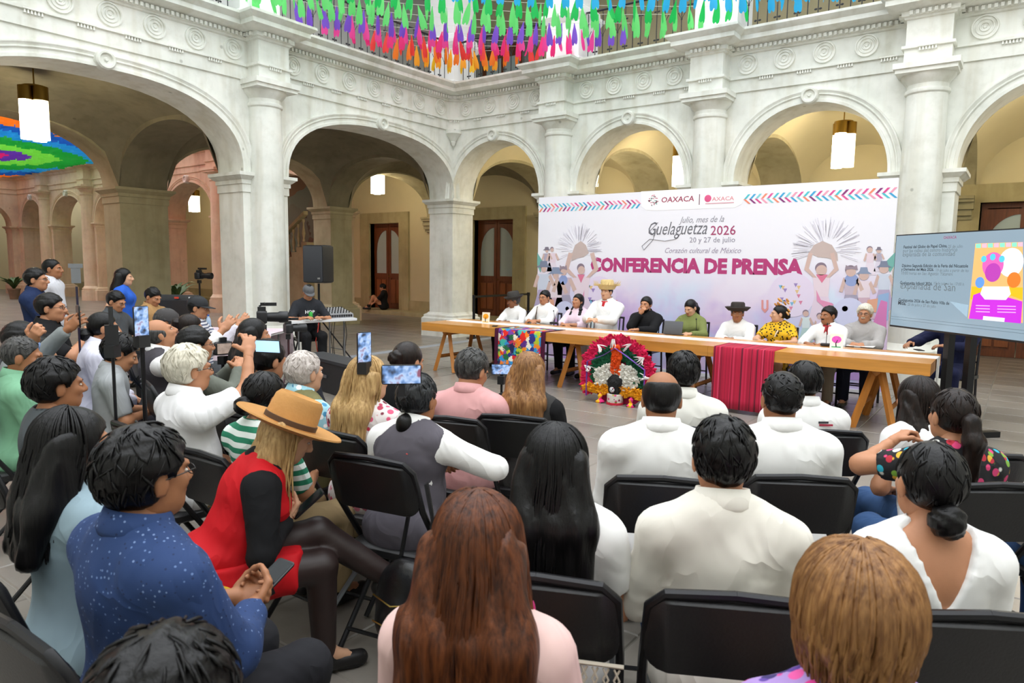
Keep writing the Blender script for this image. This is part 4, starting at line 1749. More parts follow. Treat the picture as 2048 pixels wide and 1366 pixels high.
for i_, x_ in enumerate((-.11, -.04, .04, .11)):
    BC['s%d' % i_] = MB().tube([(x_, -.20, .62), (x_, -.23, .90)], .009, 6).mesh('spindle', WOOD_DK)
for i_, (y_, z_) in enumerate(((.18, .16), (.18, .28), (-.19, .2))):
    BC['b%d' % i_] = MB().tube([(-.18, y_, z_), (.18, y_, z_)], .010, 6).mesh('stretcher', WOOD_DK)
BNM = dict(seat='seat', top='top_rail', mid='mid_rail')


def banquet_chair(x, y, th, label):
    o = empty('banquet_chair', (x, y, 0), th, label, 'chair', 'dark banquet chairs behind the table')
    for k, me in BC.items():
        link(BNM[k] if k in BNM else {'f': 'leg', 'r': 'leg', 's': 'spindle', 'b': 'stretcher'}[k[0]], me, o)
    return o


# ---- long table on sawhorse trestles
TBX0, TBX1, TBY0, TBY1, TBZ = 2.98, 9.98, -4.14, -3.08, .77
tab = empty('conference_table', ((TBX0 + TBX1) / 2, (TBY0 + TBY1) / 2, 0), 0, 'long honey-coloured wooden table on trestles before the banner', 'table')
cx_, cy_ = (TBX0 + TBX1) / 2, (TBY0 + TBY1) / 2
for a_, b_ in ((TBX0, 5.35), (5.352, 7.68), (7.682, TBX1)):
    MB().box((a_ - cx_, TBY0 - cy_, TBZ - .05), (b_ - cx_, TBY1 - cy_, TBZ)).build('table_board', WOOD_T, tab, smooth=False)
    MB().box((a_ - cx_, TBY0 - cy_, TBZ - .125), (b_ - cx_, TBY0 - cy_ + .04, TBZ - .05)).build('apron', WOOD_T, tab, smooth=False)
    MB().box((a_ - cx_, TBY1 - cy_ - .04, TBZ - .125), (b_ - cx_, TBY1 - cy_, TBZ - .05)).build('apron', WOOD_T, tab, smooth=False)
for x_ in (TBX0, TBX1 - .04):
    MB().box((x_ - cx_, TBY0 - cy_ + .04, TBZ - .125), (x_ + .04 - cx_, TBY1 - cy_ - .04, TBZ - .05)).build('apron', WOOD_T, tab, smooth=False)


def bar(a, b, w, mat, nm, par):
    a, b = np.array(a, float), np.array(b, float)
    d = (b - a) / np.linalg.norm(b - a)
    MB().tube([a, b], w * .707, 4).build(nm, mat, par, smooth=False)


for xt in (3.36, 5.72, 7.3, 9.48):
    x_ = xt - cx_
    bar((x_, TBY0 - cy_ + .12, .62), (x_, TBY1 - cy_ - .08, .62), .06, WOOD_LEG, 'trestle_beam', tab)
    for y_, oy in ((TBY0 - cy_ + .2, -.08), (TBY1 - cy_ - .2, .06)):
        for s_ in (-1, 1):
            bar((x_ + s_ * .03, y_, .66), (x_ + s_ * .20, y_ + oy, .0), .055, WOOD_LEG, 'leg', tab)
    for s_ in (-1, 1):
        bar((x_ + s_ * .145, TBY0 - cy_ + .15, .23), (x_ + s_ * .145, TBY1 - cy_ - .16, .23), .04, WOOD_LEG, 'stretcher', tab)

# runner and textiles on the table
run = MB()
RUN_M = stripe_mat('runner_cloth', [(0, '#f2f1ee'), (.18, '#c9ccd4'), (.24, '#f4f3f0'), (.76, '#c9ccd4'), (.82, '#f2f1ee')], 3.4, 1)
ry = -3.50
run.box((3.05, ry - .13, TBZ), (TBX1 + .012, ry + .13, TBZ + .005)).box((TBX1 + .008, ry - .13, .30), (TBX1 + .014, ry + .13, TBZ + .005))
tag(run.build('table_runner', RUN_M, smooth=False), 'narrow white woven runner laid along the long table', 'runner')

PATCH, t = new_mat('star_textile')
v = t.coord('Object', (1, 1, 1))
vo = t.n('ShaderNodeTexVoronoi')
vo.distance = 'MANHATTAN'
vo.inputs['Scale'].default_value = 14
vo.inputs['Randomness'].default_value = .7
wn = t.noise(v, 60, 1)
vm = t.mix(.045, v, wn)
t.l(vm, vo.inputs['Vector'])
sc_ = t.n('ShaderNodeSeparateColor')
t.l(vo.outputs['Color'], sc_.inputs[0])
pal = ['#e2231a', '#f5821f', '#fdc010', '#7a3ea0', '#2a2e83', '#2e8fcf', '#3fb4a6', '#1d6b3f', '#f3ead6', '#c02a56', '#5b2a86', '#f08a24', '#b7c52c', '#1f2050']
t.l(t.ramp(sc_.outputs[0], [(i / len(pal), lin(c)) for i, c in enumerate(pal)], 'CONSTANT'), t.bs.inputs['Base Color'])
t.bs.inputs['Roughness'].default_value = .9
MAROON = cloth('maroon', '#4a1732')
tx0, tx1 = 4.47, 5.36
tx = empty('star_textile', ((tx0 + tx1) / 2, TBY0, .05), 0, 'multicoloured star-patterned textile hanging over the table front', 'textile')
w_ = (tx1 - tx0) / 2


def hang(w0, w1, zb, zt, back, th_, wave=0.0, n=18):
    """cloth lying on the table and hanging over its front edge (local x, y from edge, z above base)."""
    rows = [(back, zt + .004), (0.0, zt + .005), (-.012, zt - .01)] + [(-.016 - .01 * k / 6, zt - .02 - (zt - .02 - zb) * k / 6) for k in range(1, 7)]
    vs, fs = [], []
    for j, (y, z) in enumerate(rows):
        for i in range(n + 1):
            x = w0 + (w1 - w0) * i / n
            f = max(0, j - 2) / 6
            vs.append((x, y - th_ - wave * f * (.5 + .5 * math.sin(i * 1.7)), z))
    for j in range(len(rows) - 1):
        for i in range(n):
            a = j * (n + 1) + i
            fs.append((a, a + 1, a + n + 2, a + n + 1))
    return MB().add(vs, fs)


def solid(ob, t_=.004):
    md = ob.modifiers.new('thick', 'SOLIDIFY')
    md.thickness = t_
    return ob


zt = TBZ - .05
solid(hang(-w_ + .07, w_ - .07, .10, zt, .62, .001, .01).build('star_panel', PATCH, tx))
solid(hang(-w_, -w_ + .07, .06, zt, .62, .001, .01, 3).build('border', MAROON, tx))
solid(hang(w_ - .07, w_, .06, zt, .62, .001, .01, 3).build('border', MAROON, tx))
solid(hang(-w_ + .07, w_ - .07, .06, .10, 0, 0, 0).build('hem', MAROON, tx)) if False else None
rx0, rx1 = 7.76, 8.46
RED_W, t = new_mat('red_striped_textile')
sx = t.n('ShaderNodeSeparateXYZ')
v = t.coord('Object')
t.l(v, sx.inputs[0])
nx_ = t.n('ShaderNodeTexNoise')
nx_.noise_dimensions = '1D'
nx_.inputs['Scale'].default_value = 34
nx_.inputs['Detail'].default_value = 3
t.l(sx.outputs[0], nx_.inputs['W'])
t.l(t.ramp(nx_.outputs[0], [(.32, lin('#4a1226')), (.42, lin('#8f1230')), (.5, lin('#b5163a')), (.62, lin('#c21c44')), (.72, lin('#d9567a'))]), t.bs.inputs['Base Color'])
t.bs.inputs['Roughness'].default_value = .9
rt = solid(hang(-(rx1 - rx0) / 2, (rx1 - rx0) / 2, .02, TBZ - .03, .80, .001, .012).build('red_textile', RED_W))
rt.location = ((rx0 + rx1) / 2, TBY0, .03)
tag(rt, 'crimson striped handwoven cloth hanging over the table front', 'textile')


def card(px, py, art0, art1, label):
    p = at(px, py, 2, TBZ + .006)
    o = empty('painted_card', p, 0, label, 'card')
    o.rotation_euler = (-.12, 0, .1)
    MB().box((-.07, -.004, 0), (.07, .004, .17)).build('board', M('card_cream', '#efe6d0', .7), o, smooth=False)
    MB().ell((0, -.006, .105), (.052, .004, .042), 12, 8).build('tree_crown', M('crown' + art0, art0, .7, .2, 30), o)
    MB().tube([(0, -.007, .02), (-.006, -.007, .06), (.012, -.007, .1)], .006, 5).build('trunk', M('trunk_ink', '#2b2320', .7), o)
    MB().box((-.05, -.007, .012), (.05, -.004, .024)).build('ground_strip', M('gs' + art1, art1, .7), o, smooth=False)


card(971, 646, '#f0a018', '#e8b23a', 'small card painted with an orange tree on the table')
card(1672, 697, '#d94fb0', '#3c9a6a', 'small card painted with a pink tree on the table')


def mic(px, py, label, h=.22):
    p = at(px, py, 2, TBZ + .004)
    o = empty('table_microphone', p, .2, label, 'microphone')
    MB().rpanel(.13, .09, .03, .02, T=Matrix.Translation((0, 0, .017)) @ Matrix.Rotation(math.pi / 2, 4, 'X')).build('base', BLK_PLAST, o)
    MB().tube([(0, 0, .03), (0, .01, h * .6), (0, -.02, h)], .004, 6).build('gooseneck', BLK_METAL, o)
    MB().ell((0, -.028, h + .01), (.010, .014, .014), 8, 6).build('capsule', BLK_PLAST, o)


mic(1652, 692, 'gooseneck microphone by the pink tree card', .26)
mic(1392, 668, 'gooseneck microphone beside the tablet', .20)
mic(1108, 648, 'gooseneck microphone between the second and third speakers', .2)
p = at(1347, 669, 2, TBZ + .004)
o = empty('tablet', p, .12, 'dark grey tablet in its folio standing on the table', 'tablet')
MB().rpanel(.26, .19, .01, .012, T=Matrix.Translation((0, -.03, .095)) @ Matrix.Rotation(-.35, 4, 'X')).build('cover', M('folio_grey', '#4a4b4e', .6), o)
MB().box((-.13, .0, 0), (.13, .17, .008)).build('keyboard', M('folio_dark', '#303134', .6), o, smooth=False)
for px_, py_, lb in ((1838, 700, 'dark phone lying by the suited arm'), (990, 652, 'small phone lying by the dark-hatted man')):
    p = at(px_, py_, 2, TBZ + .006)
    tag(MB().rpanel(.075, .15, .009, .012, T=Matrix.Translation(p) @ Matrix.Rotation(.5, 4, 'Z') @ Matrix.Rotation(math.pi / 2, 4, 'X')).build('smartphone', BLK_PLAST), lb, 'phone')
p = at(1722, 692, 2, TBZ + .007)
tag(MB().cbox((p[0], p[1], TBZ + .009), (.30, .21, .006)).build('paper_sheets', M('paper', '#eceae6', .8), smooth=False), 'white paper sheets under the clasped hands of the grey-shirted man', 'paper')

# ---- feather headdress on the floor
hx, hy_ = at(1236, 806, 2, 0)[:2]
hd_ = empty('feather_headdress', (hx, hy_, 0), -.02, 'big round feather headdress in pink, green, white and orange', 'headdress')
FE = lambda n, c: M('feather_' + n, c, .85, .18, 30, .3, 60)


def feathers(name, mat, pts, L, w, seed):
    r = np.random.default_rng(seed)
    off_ = {4: .03, 5: .045, 6: .05, 7: .06}.get(seed, 0.0)
    m_ = MB()
    for x, z, a in pts:
        n_ = 4
        vs = []
        lean_ = r.uniform(-.12, .05)
        for i in range(n_ + 1):
            f = i / n_
            ww = w * math.sin(math.pi * min(.97, .12 + .85 * f)) * r.uniform(.8, 1.1)
            cx0 = x + L * f * math.sin(a)
            cz0 = z + L * f * math.cos(a)
            dy = -.02 - off_ - .045 * f * (1 + lean_) + .09 * f * f * r.uniform(-.3, .8)
            vs += [(cx0 - ww * math.cos(a), dy, cz0 + ww * math.sin(a)), (cx0, dy - .014, cz0), (cx0 + ww * math.cos(a), dy, cz0 - ww * math.sin(a))]
        fs = []
        for i in range(n_):
            for k in (0, 1):
                q = 3 * i + k
                fs.append((q, q + 1, q + 4, q + 3))
        m_.add(vs, fs)
    return tag(m_.build(name, mat, hd_, angle=80), kind='stuff')


R_ = np.random.default_rng(3)
zc = .34


def fan(n, r0, r1, a0=-1.75, a1=1.75, jit=.12):
    out = []
    for _ in range(n):
        a = R_.uniform(a0, a1)
        r = R_.uniform(r0, r1)
        out.append((r * math.sin(a), zc + r * math.cos(a), a + R_.normal(0, jit)))
    return out


MB().lathe([(0, -.0), (.40, 0), (.40, .02), (0, .02)], 40, (0, 0, 0), T=Matrix.Translation((0, .02, zc)) @ Matrix.Rotation(math.pi / 2, 4, 'X')).build('backing', M('headdress_backing', '#b5144a', .8), hd_)
feathers('pink_feathers', FE('pink', '#dc1651'), fan(620, .33, .43, -2.05, 2.05, .5), .12, .036, 1)
feathers('green_feathers', FE('green', '#0c5a38'), fan(420, .18, .33, -1.9, 1.9, .3), .09, .032, 2)
feathers('white_feathers', FE('white', '#e9e6dc'), [(sx_ * (.12 + r_ * math.cos(b_)), .28 + r_ * math.sin(b_), R_.normal(0, .6)) for sx_ in (-1, 1) for r_, b_ in [(.17 * math.sqrt(R_.uniform(0, 1)), R_.uniform(0, 6.28)) for _ in range(230)]], .075, .032, 4)
feathers('orange_feathers', FE('orange', '#f0560f'), [(R_.uniform(-.05, .05) * (.5 + z_ * 1.1), z_, R_.normal(0, .12)) for z_ in R_.uniform(.34, .66, 120)], .09, .028, 5)
feathers('yellow_feathers', FE('yellow', '#f0a20c'), [(x_, R_.uniform(.10, .18), R_.normal(0, .7)) for x_ in list(R_.uniform(-.42, -.06, 120)) + list(R_.uniform(.06, .42, 120))], .07, .026, 6)
wt = []
for a_ in (-1.35, -.62, -.1, .42, .95, 1.5):
    for _ in range(7):
        wt.append((.46 * math.sin(a_) + R_.normal(0, .012), zc + .47 * math.cos(a_), a_ + math.pi + R_.normal(0, .35)))
feathers('white_tips', FE('tip', '#f1e9e6'), wt, .11, .008, 7)
d_ = SDF(.03).ell((0, -.08, .27), (.10, .08, .10)).ell((0, -.08, .18), (.085, .075, .08))
d_.disp = lambda P: .008 * (np.sin(P[..., 0] * 170) * np.sin(P[..., 2] * 150) + np.sin(P[..., 1] * 160 + P[..., 2] * 40))
V, F = d_.mesh(.011)
f_ = Figure()
f_.add(V, F)
f_.build('black_plume', [M('feather_black', '#101011', .8)], hd_)
MB().lathe([(.095, .02), (.10, .03), (.10, .125), (.095, .13)], 24, (0, -.08, 0)).build('crown_band', print_mat('band_print', ['#d94f87', '#6f8a2f', '#c9b03a', '#8a2f4f'], 22, .35, '#ded6cc'), hd_)
MB().lathe([(.09, .0), (.106, .0), (.106, .026), (.098, .028)], 24, (0, -.08, 0)).build('band_trim', M('trim_red', '#c31f3a', .6), hd_)
MB().ell((0, -.165, .19), (.035, .012, .035), 12, 8).build('badge', print_mat('badge_print', ['#d0d0d0', '#b12a4a', '#222222'], 60, .5, '#cfcfd2'), hd_)
PURP = M('purple_ribbon', '#7a52b5', .4)
for pts in ([(0, -.11, .70), (-.16, -.12, .60), (-.40, -.10, .50)], [(0, -.11, .70), (.16, -.12, .62), (.40, -.10, .47)], [(-.40, -.10, .50), (-.405, -.10, .30), (-.40, -.11, .06)], [(.40, -.10, .47), (.40, -.10, .3), (.41, -.11, .12)]):
    MB().tube(pts, .018, 6, flat=.25).build('ribbon', PURP, hd_)
for x_ in (-.19, .24):
    MB().lathe([(.055, 0), (.06, .02), (.02, .05), (.03, .09), (0, .13)], 10, (x_, -.12, 0)).build('foot_doll', print_mat('doll_print%d' % (x_ > 0), ['#e0287a', '#f2b21c', '#1b1b1b', '#e0287a'], 18, .8, '#e0287a'), hd_)

# ---- banner
BY = -1.70
pL, pR = at(1077.9, 394, 1, BY), at(1797.5, 357, 1, BY)
BX0, BX1, BZ1 = pL[0], pR[0], (pL[2] + pR[2]) / 2
BAN, t = new_mat('banner_print')
sx = t.n('ShaderNodeSeparateXYZ')
v = t.coord('Object')
t.l(v, sx.inputs[0])
zr = t.n('ShaderNodeMapRange')
zr.inputs['From Min'].default_value, zr.inputs['From Max'].default_value = .2, 2.2
t.l(sx.outputs[2], zr.inputs[0])
n1 = t.noise(v, .9, 3)
n2 = t.noise(v, 1.6, 3)
wash = t.ramp(n1, [(.34, lin('#b9d6f5')), (.46, lin('#cfc3ec')), (.56, lin('#e3c6e6')), (.68, lin('#e9d3ee'))])
wash = t.mix(t.ramp(n2, [(.5, (0, 0, 0)), (.7, (1, 1, 1))]), wash, lin('#c49add'))
fade = t.ramp(zr.outputs[0], [(.25, (1, 1, 1)), (.85, (0, 0, 0))])
t.l(t.mix(fade, lin('#f1f0f8'), wash), t.bs.inputs['Base Color'])
t.bs.inputs['Roughness'].default_value = .5
ban = empty('banner', (0, BY, 0), 0, 'large white and lavender printed press-conference banner behind the table', 'banner')
MB().box((BX0, 0, .04), (BX1, .05, BZ1)).build('panel', BAN, ban, smooth=False)
for x_ in (BX0 + .4, (BX0 + BX1) / 2, BX1 - .4):
    MB().box((x_ - .025, .05, .0), (x_ + .025, .09, BZ1 - .1)).box((x_ - .025, .05, 0), (x_ + .025, .7, .04)).build('frame_support', GREY_METAL, ban, smooth=False)
MB().box((BX0, -.015, .0), (BX1, .06, .05)).build('bottom_rail', WHITE_PL, ban, smooth=False)


def bp(px, py):
    q = at(px, py, 1, BY)
    return q[0], q[2]


_inkm = {}


def ink(c):
    return M('ink_' + c, c, .6)


def banner_text(body, px0, py0, px1, col, bold=0.0, shear=0.0, hscale=None, name='lettering', par=None, y=-.002):
    x0, z0 = bp(px0, py0)
    x1, _ = bp(px1, py0)
    me = text_mesh(body, 1.0, bold, shear, .0)
    co = np.empty(len(me.vertices) * 3, np.float32)
    me.vertices.foreach_get('co', co)
    co = co.reshape(-1, 3)
    w = co[:, 0].max() - co[:, 0].min()
    k = (x1 - x0) / w
    me.materials.clear()
    me.materials.append(ink(col))
    o = link(name, me, par or ban, (x0 - co[:, 0].min() * k, y, z0), (math.pi / 2, 0, 0))
    o.scale = (k, k * (hscale or 1.0), 1)
    return o


banner_text('CONFERENCIA DE PRENSA', 1181, 541, 1606, '#b83a78', .055, 0, 1.05)
banner_text('Guelaguetza', 1297, 470, 1414, '#6d6d75', .0, .35, 1.45)
banner_text('2026', 1421, 470, 1471, '#a8426f', .005, 0, 1.0)
banner_text('Julio, mes de la', 1358, 446, 1448, '#8f8d99', 0, .4, 1.2)
banner_text('20 y 27 de julio', 1379, 485, 1470, '#8f8b9c', 0, 0, 1.0)
banner_text('Corazón cultural de México', 1330, 506, 1482, '#9b8fa6', 0, .35, 1.1)
# swash under the script word
sw_ = [bp(*q) for q in ((1316, 445), (1300, 462), (1308, 472), (1314, 458), (1306, 480), (1288, 500), (1284, 492), (1300, 478), (1330, 482), (1352, 478), (1362, 466))]
MB().tube([(x, -.004, z) for x, z in sw_], .008, 5, flat=.3).build('swash', ink('#6d6d75'), ban)
# white logo tab with two logos
tabp = [bp(*q) for q in ((1282, 383), (1283, 412), (1292, 420), (1310, 421), (1470, 415), (1483, 408), (1487, 396), (1487, 372))]
MB().poly([(x, -.001, z) for x, z in tabp], (0, -.002, 0)).build('logo_tab', ink('#fbfbfd'), ban, smooth=False)
banner_text('OAXACA', 1323, 405, 1388, '#a33a5c', .012, .1, .9, y=-.005)
banner_text('AXACA', 1424, 402, 1468, '#e2949f', .012, 0, .85, y=-.005)
x_, z_ = bp(1416, 397)
MB().ell((x_, -.005, z_), (.055, .003, .055), 14, 8).build('logo_flower', ink('#e05a8c'), ban)
x_, z_ = bp(1399, 399)
MB().box((x_ - .006, -.006, z_ - .08), (x_ + .006, -.003, z_ + .08)).build('logo_rule', ink('#7a5060'), ban, smooth=False)
x0_, z0_ = bp(1411, 407)
x1_, _ = bp(1468, 404)
MB().box((x0_, -.006, z0_ - .01), (x1_, -.003, z0_ + .004)).build('logo_underline', ink('#d9a2ae'), ban, smooth=False)
x_, z_ = bp(1307, 401)
em = MB()
r_ = np.random.default_rng(4)
for k in range(40):
    a_, q_ = r_.uniform(0, 6.28), .085 * math.sqrt(r_.uniform(.05, 1))
    em.cbox((x_ + q_ * math.cos(a_), -.005, z_ + q_ * math.sin(a_)), (.018, .003, .012), k % 3)
tag(em.build('emblem', [ink('#b0506e'), ink('#6aa79c'), ink('#c96a84')], ban, smooth=False), kind='stuff')
# braided border of slanted strokes
bm_ = MB()
cols = ['#46c3cf', '#3aa5d6', '#7fd0d8', '#f08a6c', '#8a2f7a', '#d9468f', '#f2a0b8', '#e0559c']


def border(xa, xb, sgn):
    n_ = int((xb - xa) / .082)
    for i in range(n_):
        x = xa + (xb - xa) * (i + .5) / n_
        zb = BZ1 - .19
        for row in (0, 1):
            z = zb + (.035 if row == 0 else -.035)
            s_ = sgn * (1 if row == 0 else -1)
            c = cols[(i * 1 + row * 3 + (i // 4) * 3) % 8]
            dx = .034
            bm_.poly([(x - .022 - s_ * dx, -.001, z + .034), (x + .012 - s_ * dx, -.001, z + .034), (x + .022 + s_ * dx, -.001, z - .034), (x - .012 + s_ * dx, -.001, z - .034)], (0, -.002, 0), cols.index(c))


border(BX0 + .01, bp(1281, 400)[0], 1)
border(bp(1489, 390)[0], BX1 - .01, -1)
tag(bm_.build('braid_border', [ink(c) for c in cols], ban, smooth=False), kind='stuff')


# printed figures on both sides of the banner
def pale(c):
    q = [int(c[i:i + 2], 16) for i in (1, 3, 5)]
    return '#%02x%02x%02x' % tuple(int(v + ((236, 230, 244)[k] - v) * .32) for k, v in enumerate(q))


def disc(px, py, rpx, col, nm, y=-.002, ry=None):
    x, z = bp(px, py)
    r = rpx * 9.6 / 1388 * 1.13
    MB().poly([(x + r * math.cos(a), y, z + (ry or 1) * r * math.sin(a)) for a in [k * math.pi / 14 for k in range(28)]], (0, -.001, 0)).build(nm, ink(pale(col)), ban, smooth=False)


def shape(pts, col, nm, y=-.003):
    MB().poly([(x, y, z) for x, z in [bp(*q) for q in pts]], (0, -.001, 0)).build(nm, ink(pale(col)), ban, smooth=False)


def rays(px, py, r0, r1, n):
    x, z = bp(px, py)
    m_ = MB()
    rr = np.random.default_rng(int(px))
    for k in range(n):
        a = rr.uniform(-.4, math.pi + .4)
        q0, q1 = (r0 + rr.uniform(0, 20)) * .0078, r1 * .0078 * rr.uniform(.75, 1)
        m_.tube([(x + q0 * math.cos(a), -.003, z + q0 * math.sin(a)), (x + q1 * math.cos(a), -.003, z + q1 * math.sin(a))], .003, 3, cap=False)
    tag(m_.build('rays', ink('#dcd9e4'), ban), kind='stuff')


def dancer(px, py, h, shirt, skirt_, face='#c9a08c', hat=None, arms_up=False):
    """small printed figure; px,py = top of head, h = height in pixels."""
    k = h / 100
    disc(px, py + 9 * k, 8 * k, face, 'printed_face', -.006)
    disc(px - 1 * k, py + 5 * k, 8.5 * k, '#5d4656', 'printed_hair', -.005)
    shape([(px - 15 * k, py + 20 * k), (px + 15 * k, py + 20 * k), (px + 12 * k, py + 55 * k), (px - 12 * k, py + 55 * k)], shirt, 'printed_shirt', -.004)
    shape([(px - 12 * k, py + 54 * k), (px + 12 * k, py + 54 * k), (px + 24 * k, py + 100 * k), (px - 24 * k, py + 100 * k)], skirt_, 'printed_skirt', -.003)
    if arms_up:
        shape([(px - 14 * k, py + 22 * k), (px - 30 * k, py + 8 * k), (px - 22 * k, py - 22 * k), (px - 15 * k, py - 20 * k), (px - 22 * k, py + 6 * k), (px - 8 * k, py + 22 * k)], face, 'printed_arm', -.0045)
        shape([(px + 14 * k, py + 22 * k), (px + 30 * k, py + 8 * k), (px + 22 * k, py - 22 * k), (px + 15 * k, py - 20 * k), (px + 22 * k, py + 6 * k), (px + 8 * k, py + 22 * k)], face, 'printed_arm', -.0045)
    else:
        shape([(px - 15 * k, py + 20 * k), (px - 24 * k, py + 48 * k), (px - 17 * k, py + 50 * k), (px - 10 * k, py + 26 * k)], face, 'printed_arm', -.0045)
        shape([(px + 15 * k, py + 20 * k), (px + 26 * k, py + 44 * k), (px + 19 * k, py + 48 * k), (px + 10 * k, py + 26 * k)], face, 'printed_arm', -.0045)
    if hat:
        shape([(px - 17 * k, py + 5 * k), (px + 17 * k, py + 5 * k), (px + 9 * k, py), (px + 7 * k, py - 9 * k), (px - 7 * k, py - 9 * k), (px - 9 * k, py)], hat, 'printed_hat', -.007)


def side_art(m):
    """m maps right-side pixel x to the wanted side."""
    rays(m(1652), 500, 16, 60, 80)
    shape([(m(1618), 506), (m(1628), 490), (m(1645), 482), (m(1664), 490), (m(1675), 508), (m(1676), 522), (m(1655), 516), (m(1636), 514), (m(1622), 508)], '#b79d8f', 'printed_bull', -.004)
    dancer(m(1643), 530, 115, '#e9cfd8', '#e3c9dc', arms_up=True)
    shape([(m(1632), 549), (m(1656), 549), (m(1644), 566)], '#d9486e', 'printed_scarf', -.006)
    disc(m(1583), 590, 41, '#e6d3ee', 'printed_balloon', -.0025)
    rr = np.random.default_rng(8)
    for k in range(16):
        a, q = rr.uniform(0, 6.28), 34 * math.sqrt(rr.uniform(0, 1))
        x, z = m(1583) + q * math.cos(a), 590 + q * math.sin(a)
        shape([(x - 4, z - 3), (x + 4, z - 3), (x, z + 5)], ['#d0587f', '#4aa3d1', '#e3b45a', '#7a5aa8'][k % 4], 'printed_pennant', -.0035)
    dancer(m(1740), 495, 55, '#e6ccd6', '#e8d9e4')
    dancer(m(1758), 498, 45, '#9c93a8', '#d8cfe0', hat='#4d4453')
    dancer(m(1702), 535, 100, '#b9a3b2', '#8d86a0')
    shape([(m(1690), 540), (m(1692), 530), (m(1700), 534), (m(1706), 534), (m(1714), 530), (m(1716), 540), (m(1703), 538)], '#7a6470', 'printed_horns', -.008)
    disc(m(1703), 560, 11, '#6b86c4', 'printed_necklace', -.0045)
    dancer(m(1728), 543, 95, '#e8d3da', '#c79aa9', hat='#5f7696')
    dancer(m(1768), 530, 90, '#c3cfe0', '#a28fb4', hat='#4b5a75')
    shape([(m(1633), 580), (m(1642), 600), (m(1664), 606), (m(1668), 610), (m(1648), 614), (m(1634), 602)], '#e06d9c', 'printed_moon', -.0075)
    disc(m(1698), 625, 26, '#c9cdf0', 'printed_circle', -.006)
    dancer(m(1690), 612, 60, '#d98a9e', '#c47a9a', face='#d8ab98')
    dancer(m(1612), 622, 62, '#cfe3df', '#a9d0c9', face='#c89a86')
    dancer(m(1640), 628, 62, '#d9c3e0', '#b08fc0', face='#c89a86')
    shape([(m(1757), 590), (m(1778), 585), (m(1776), 640), (m(1750), 650)], '#6f9fd0', 'printed_dress', -.0055)
    shape([(m(1735), 600), (m(1760), 596), (m(1752), 625), (m(1732), 622)], '#e08a5a', 'printed_shawl', -.0052)
    shape([(m(1770), 525), (m(1790), 505), (m(1790), 530), (m(1780), 545)], '#3c9a86', 'printed_parasol', -.0035)
    shape([(m(1762), 600), (m(1775), 604), (m(1772), 660), (m(1748), 690), (m(1745), 650)], '#d04fa0', 'printed_ribbon', -.0058)
    for px_ in (1530, 1536, 1542):
        pass
    shape([(m(1523), 600), (m(1523), 618), (m(1530), 626), (m(1537), 618), (m(1537), 600), (m(1533), 600), (m(1533), 616), (m(1530), 619), (m(1527), 616), (m(1527), 600)], '#e0766a', 'printed_horseshoe', -.004)
    shape([(m(1600), 690), (m(1700), 690), (m(1760), 760), (m(1600), 760)], '#b07fd0', 'printed_wash', -.0015)


side_art(lambda x: x)
side_art(lambda x: 1082 + (1778 - x) * .60)

# ---- presentation screen on a stand
A_ = np.array([9.46, -3.13, 0])
Dv = np.array([1.23, -1.21, 0])
Dv /= np.linalg.norm(Dv)
Nv = np.array([Dv[1], -Dv[0], 0])
if Nv @ (CAM_POS - A_) < 0:
    Nv = -Nv


def on_tv(px, py):
    v = AX_F + (px - 1024) / F_PX * AX_R + (py - 683) / F_PX * AX_D
    t_ = ((A_ - CAM_POS) @ Nv) / (v @ Nv)
    q = CAM_POS + t_ * v
    return (q - A_) @ Dv, q[2]


tl, bl = on_tv(1792, 470), on_tv(1775, 652)
TVW = (tl[1] - bl[1]) * 1.78
tv = empty('presentation_screen', (A_[0], A_[1], 0), math.atan2(Dv[1], Dv[0]), 'large flat screen on a black stand showing an event slide', 'screen')
yS = 1 if (rotz(math.atan2(Dv[1], Dv[0])) @ np.array([0, 1, 0])) @ Nv > 0 else -1
u0, zT, zB = tl[0], tl[1], bl[1]


def tvbox(u_0, z_0, u_1, z_1, y0, y1, mat, nm, par=None):
    return MB().box((u_0, min(yS * y0, yS * y1), z_0), (u_1, max(yS * y0, yS * y1), z_1)).build(nm, mat, par or tv, smooth=False)


tvbox(u0, zB, u0 + TVW, zT, -.06, -.004, BLK_PLAST, 'housing')
SCRM, t = new_mat('screen_glow')
t.bs.inputs['Base Color'].default_value = (.02, .02, .025, 1)
t.bs.inputs['Roughness'].default_value = .08
t.bs.inputs['Emission Color'].default_value = (*lin('#a9c2d2'), 1)
t.bs.inputs['Emission Strength'].default_value = .33
scr = tvbox(u0 + .012, zB + .02, u0 + TVW - .012, zT - .012, -.004, .0, SCRM, 'display')


def glow(c, e=.33):
    m = M('glow_' + c, c, .2, emit=e)
    return m


def tv_text(body, px0, py0, px1, col, bold=0.0, hs=1.0):
    (a, z0), (b, _) = on_tv(px0, py0), on_tv(px1, py0)
    me = text_mesh(body, 1, bold, 0, 0)
    co = np.empty(len(me.vertices) * 3, np.float32)
    me.vertices.foreach_get('co', co)
    co = co.reshape(-1, 3)
    k = (b - a) / (co[:, 0].max() - co[:, 0].min())
    me.materials.clear()
    me.materials.append(M('scr_' + col, col, .5, emit=.05))
    o = link('slide_text', me, tv, (a, yS * .0015, z0), (math.pi / 2, 0, 0 if yS < 0 else math.pi))
    o.scale = (k if yS < 0 else -k, k * hs, 1)
    return o


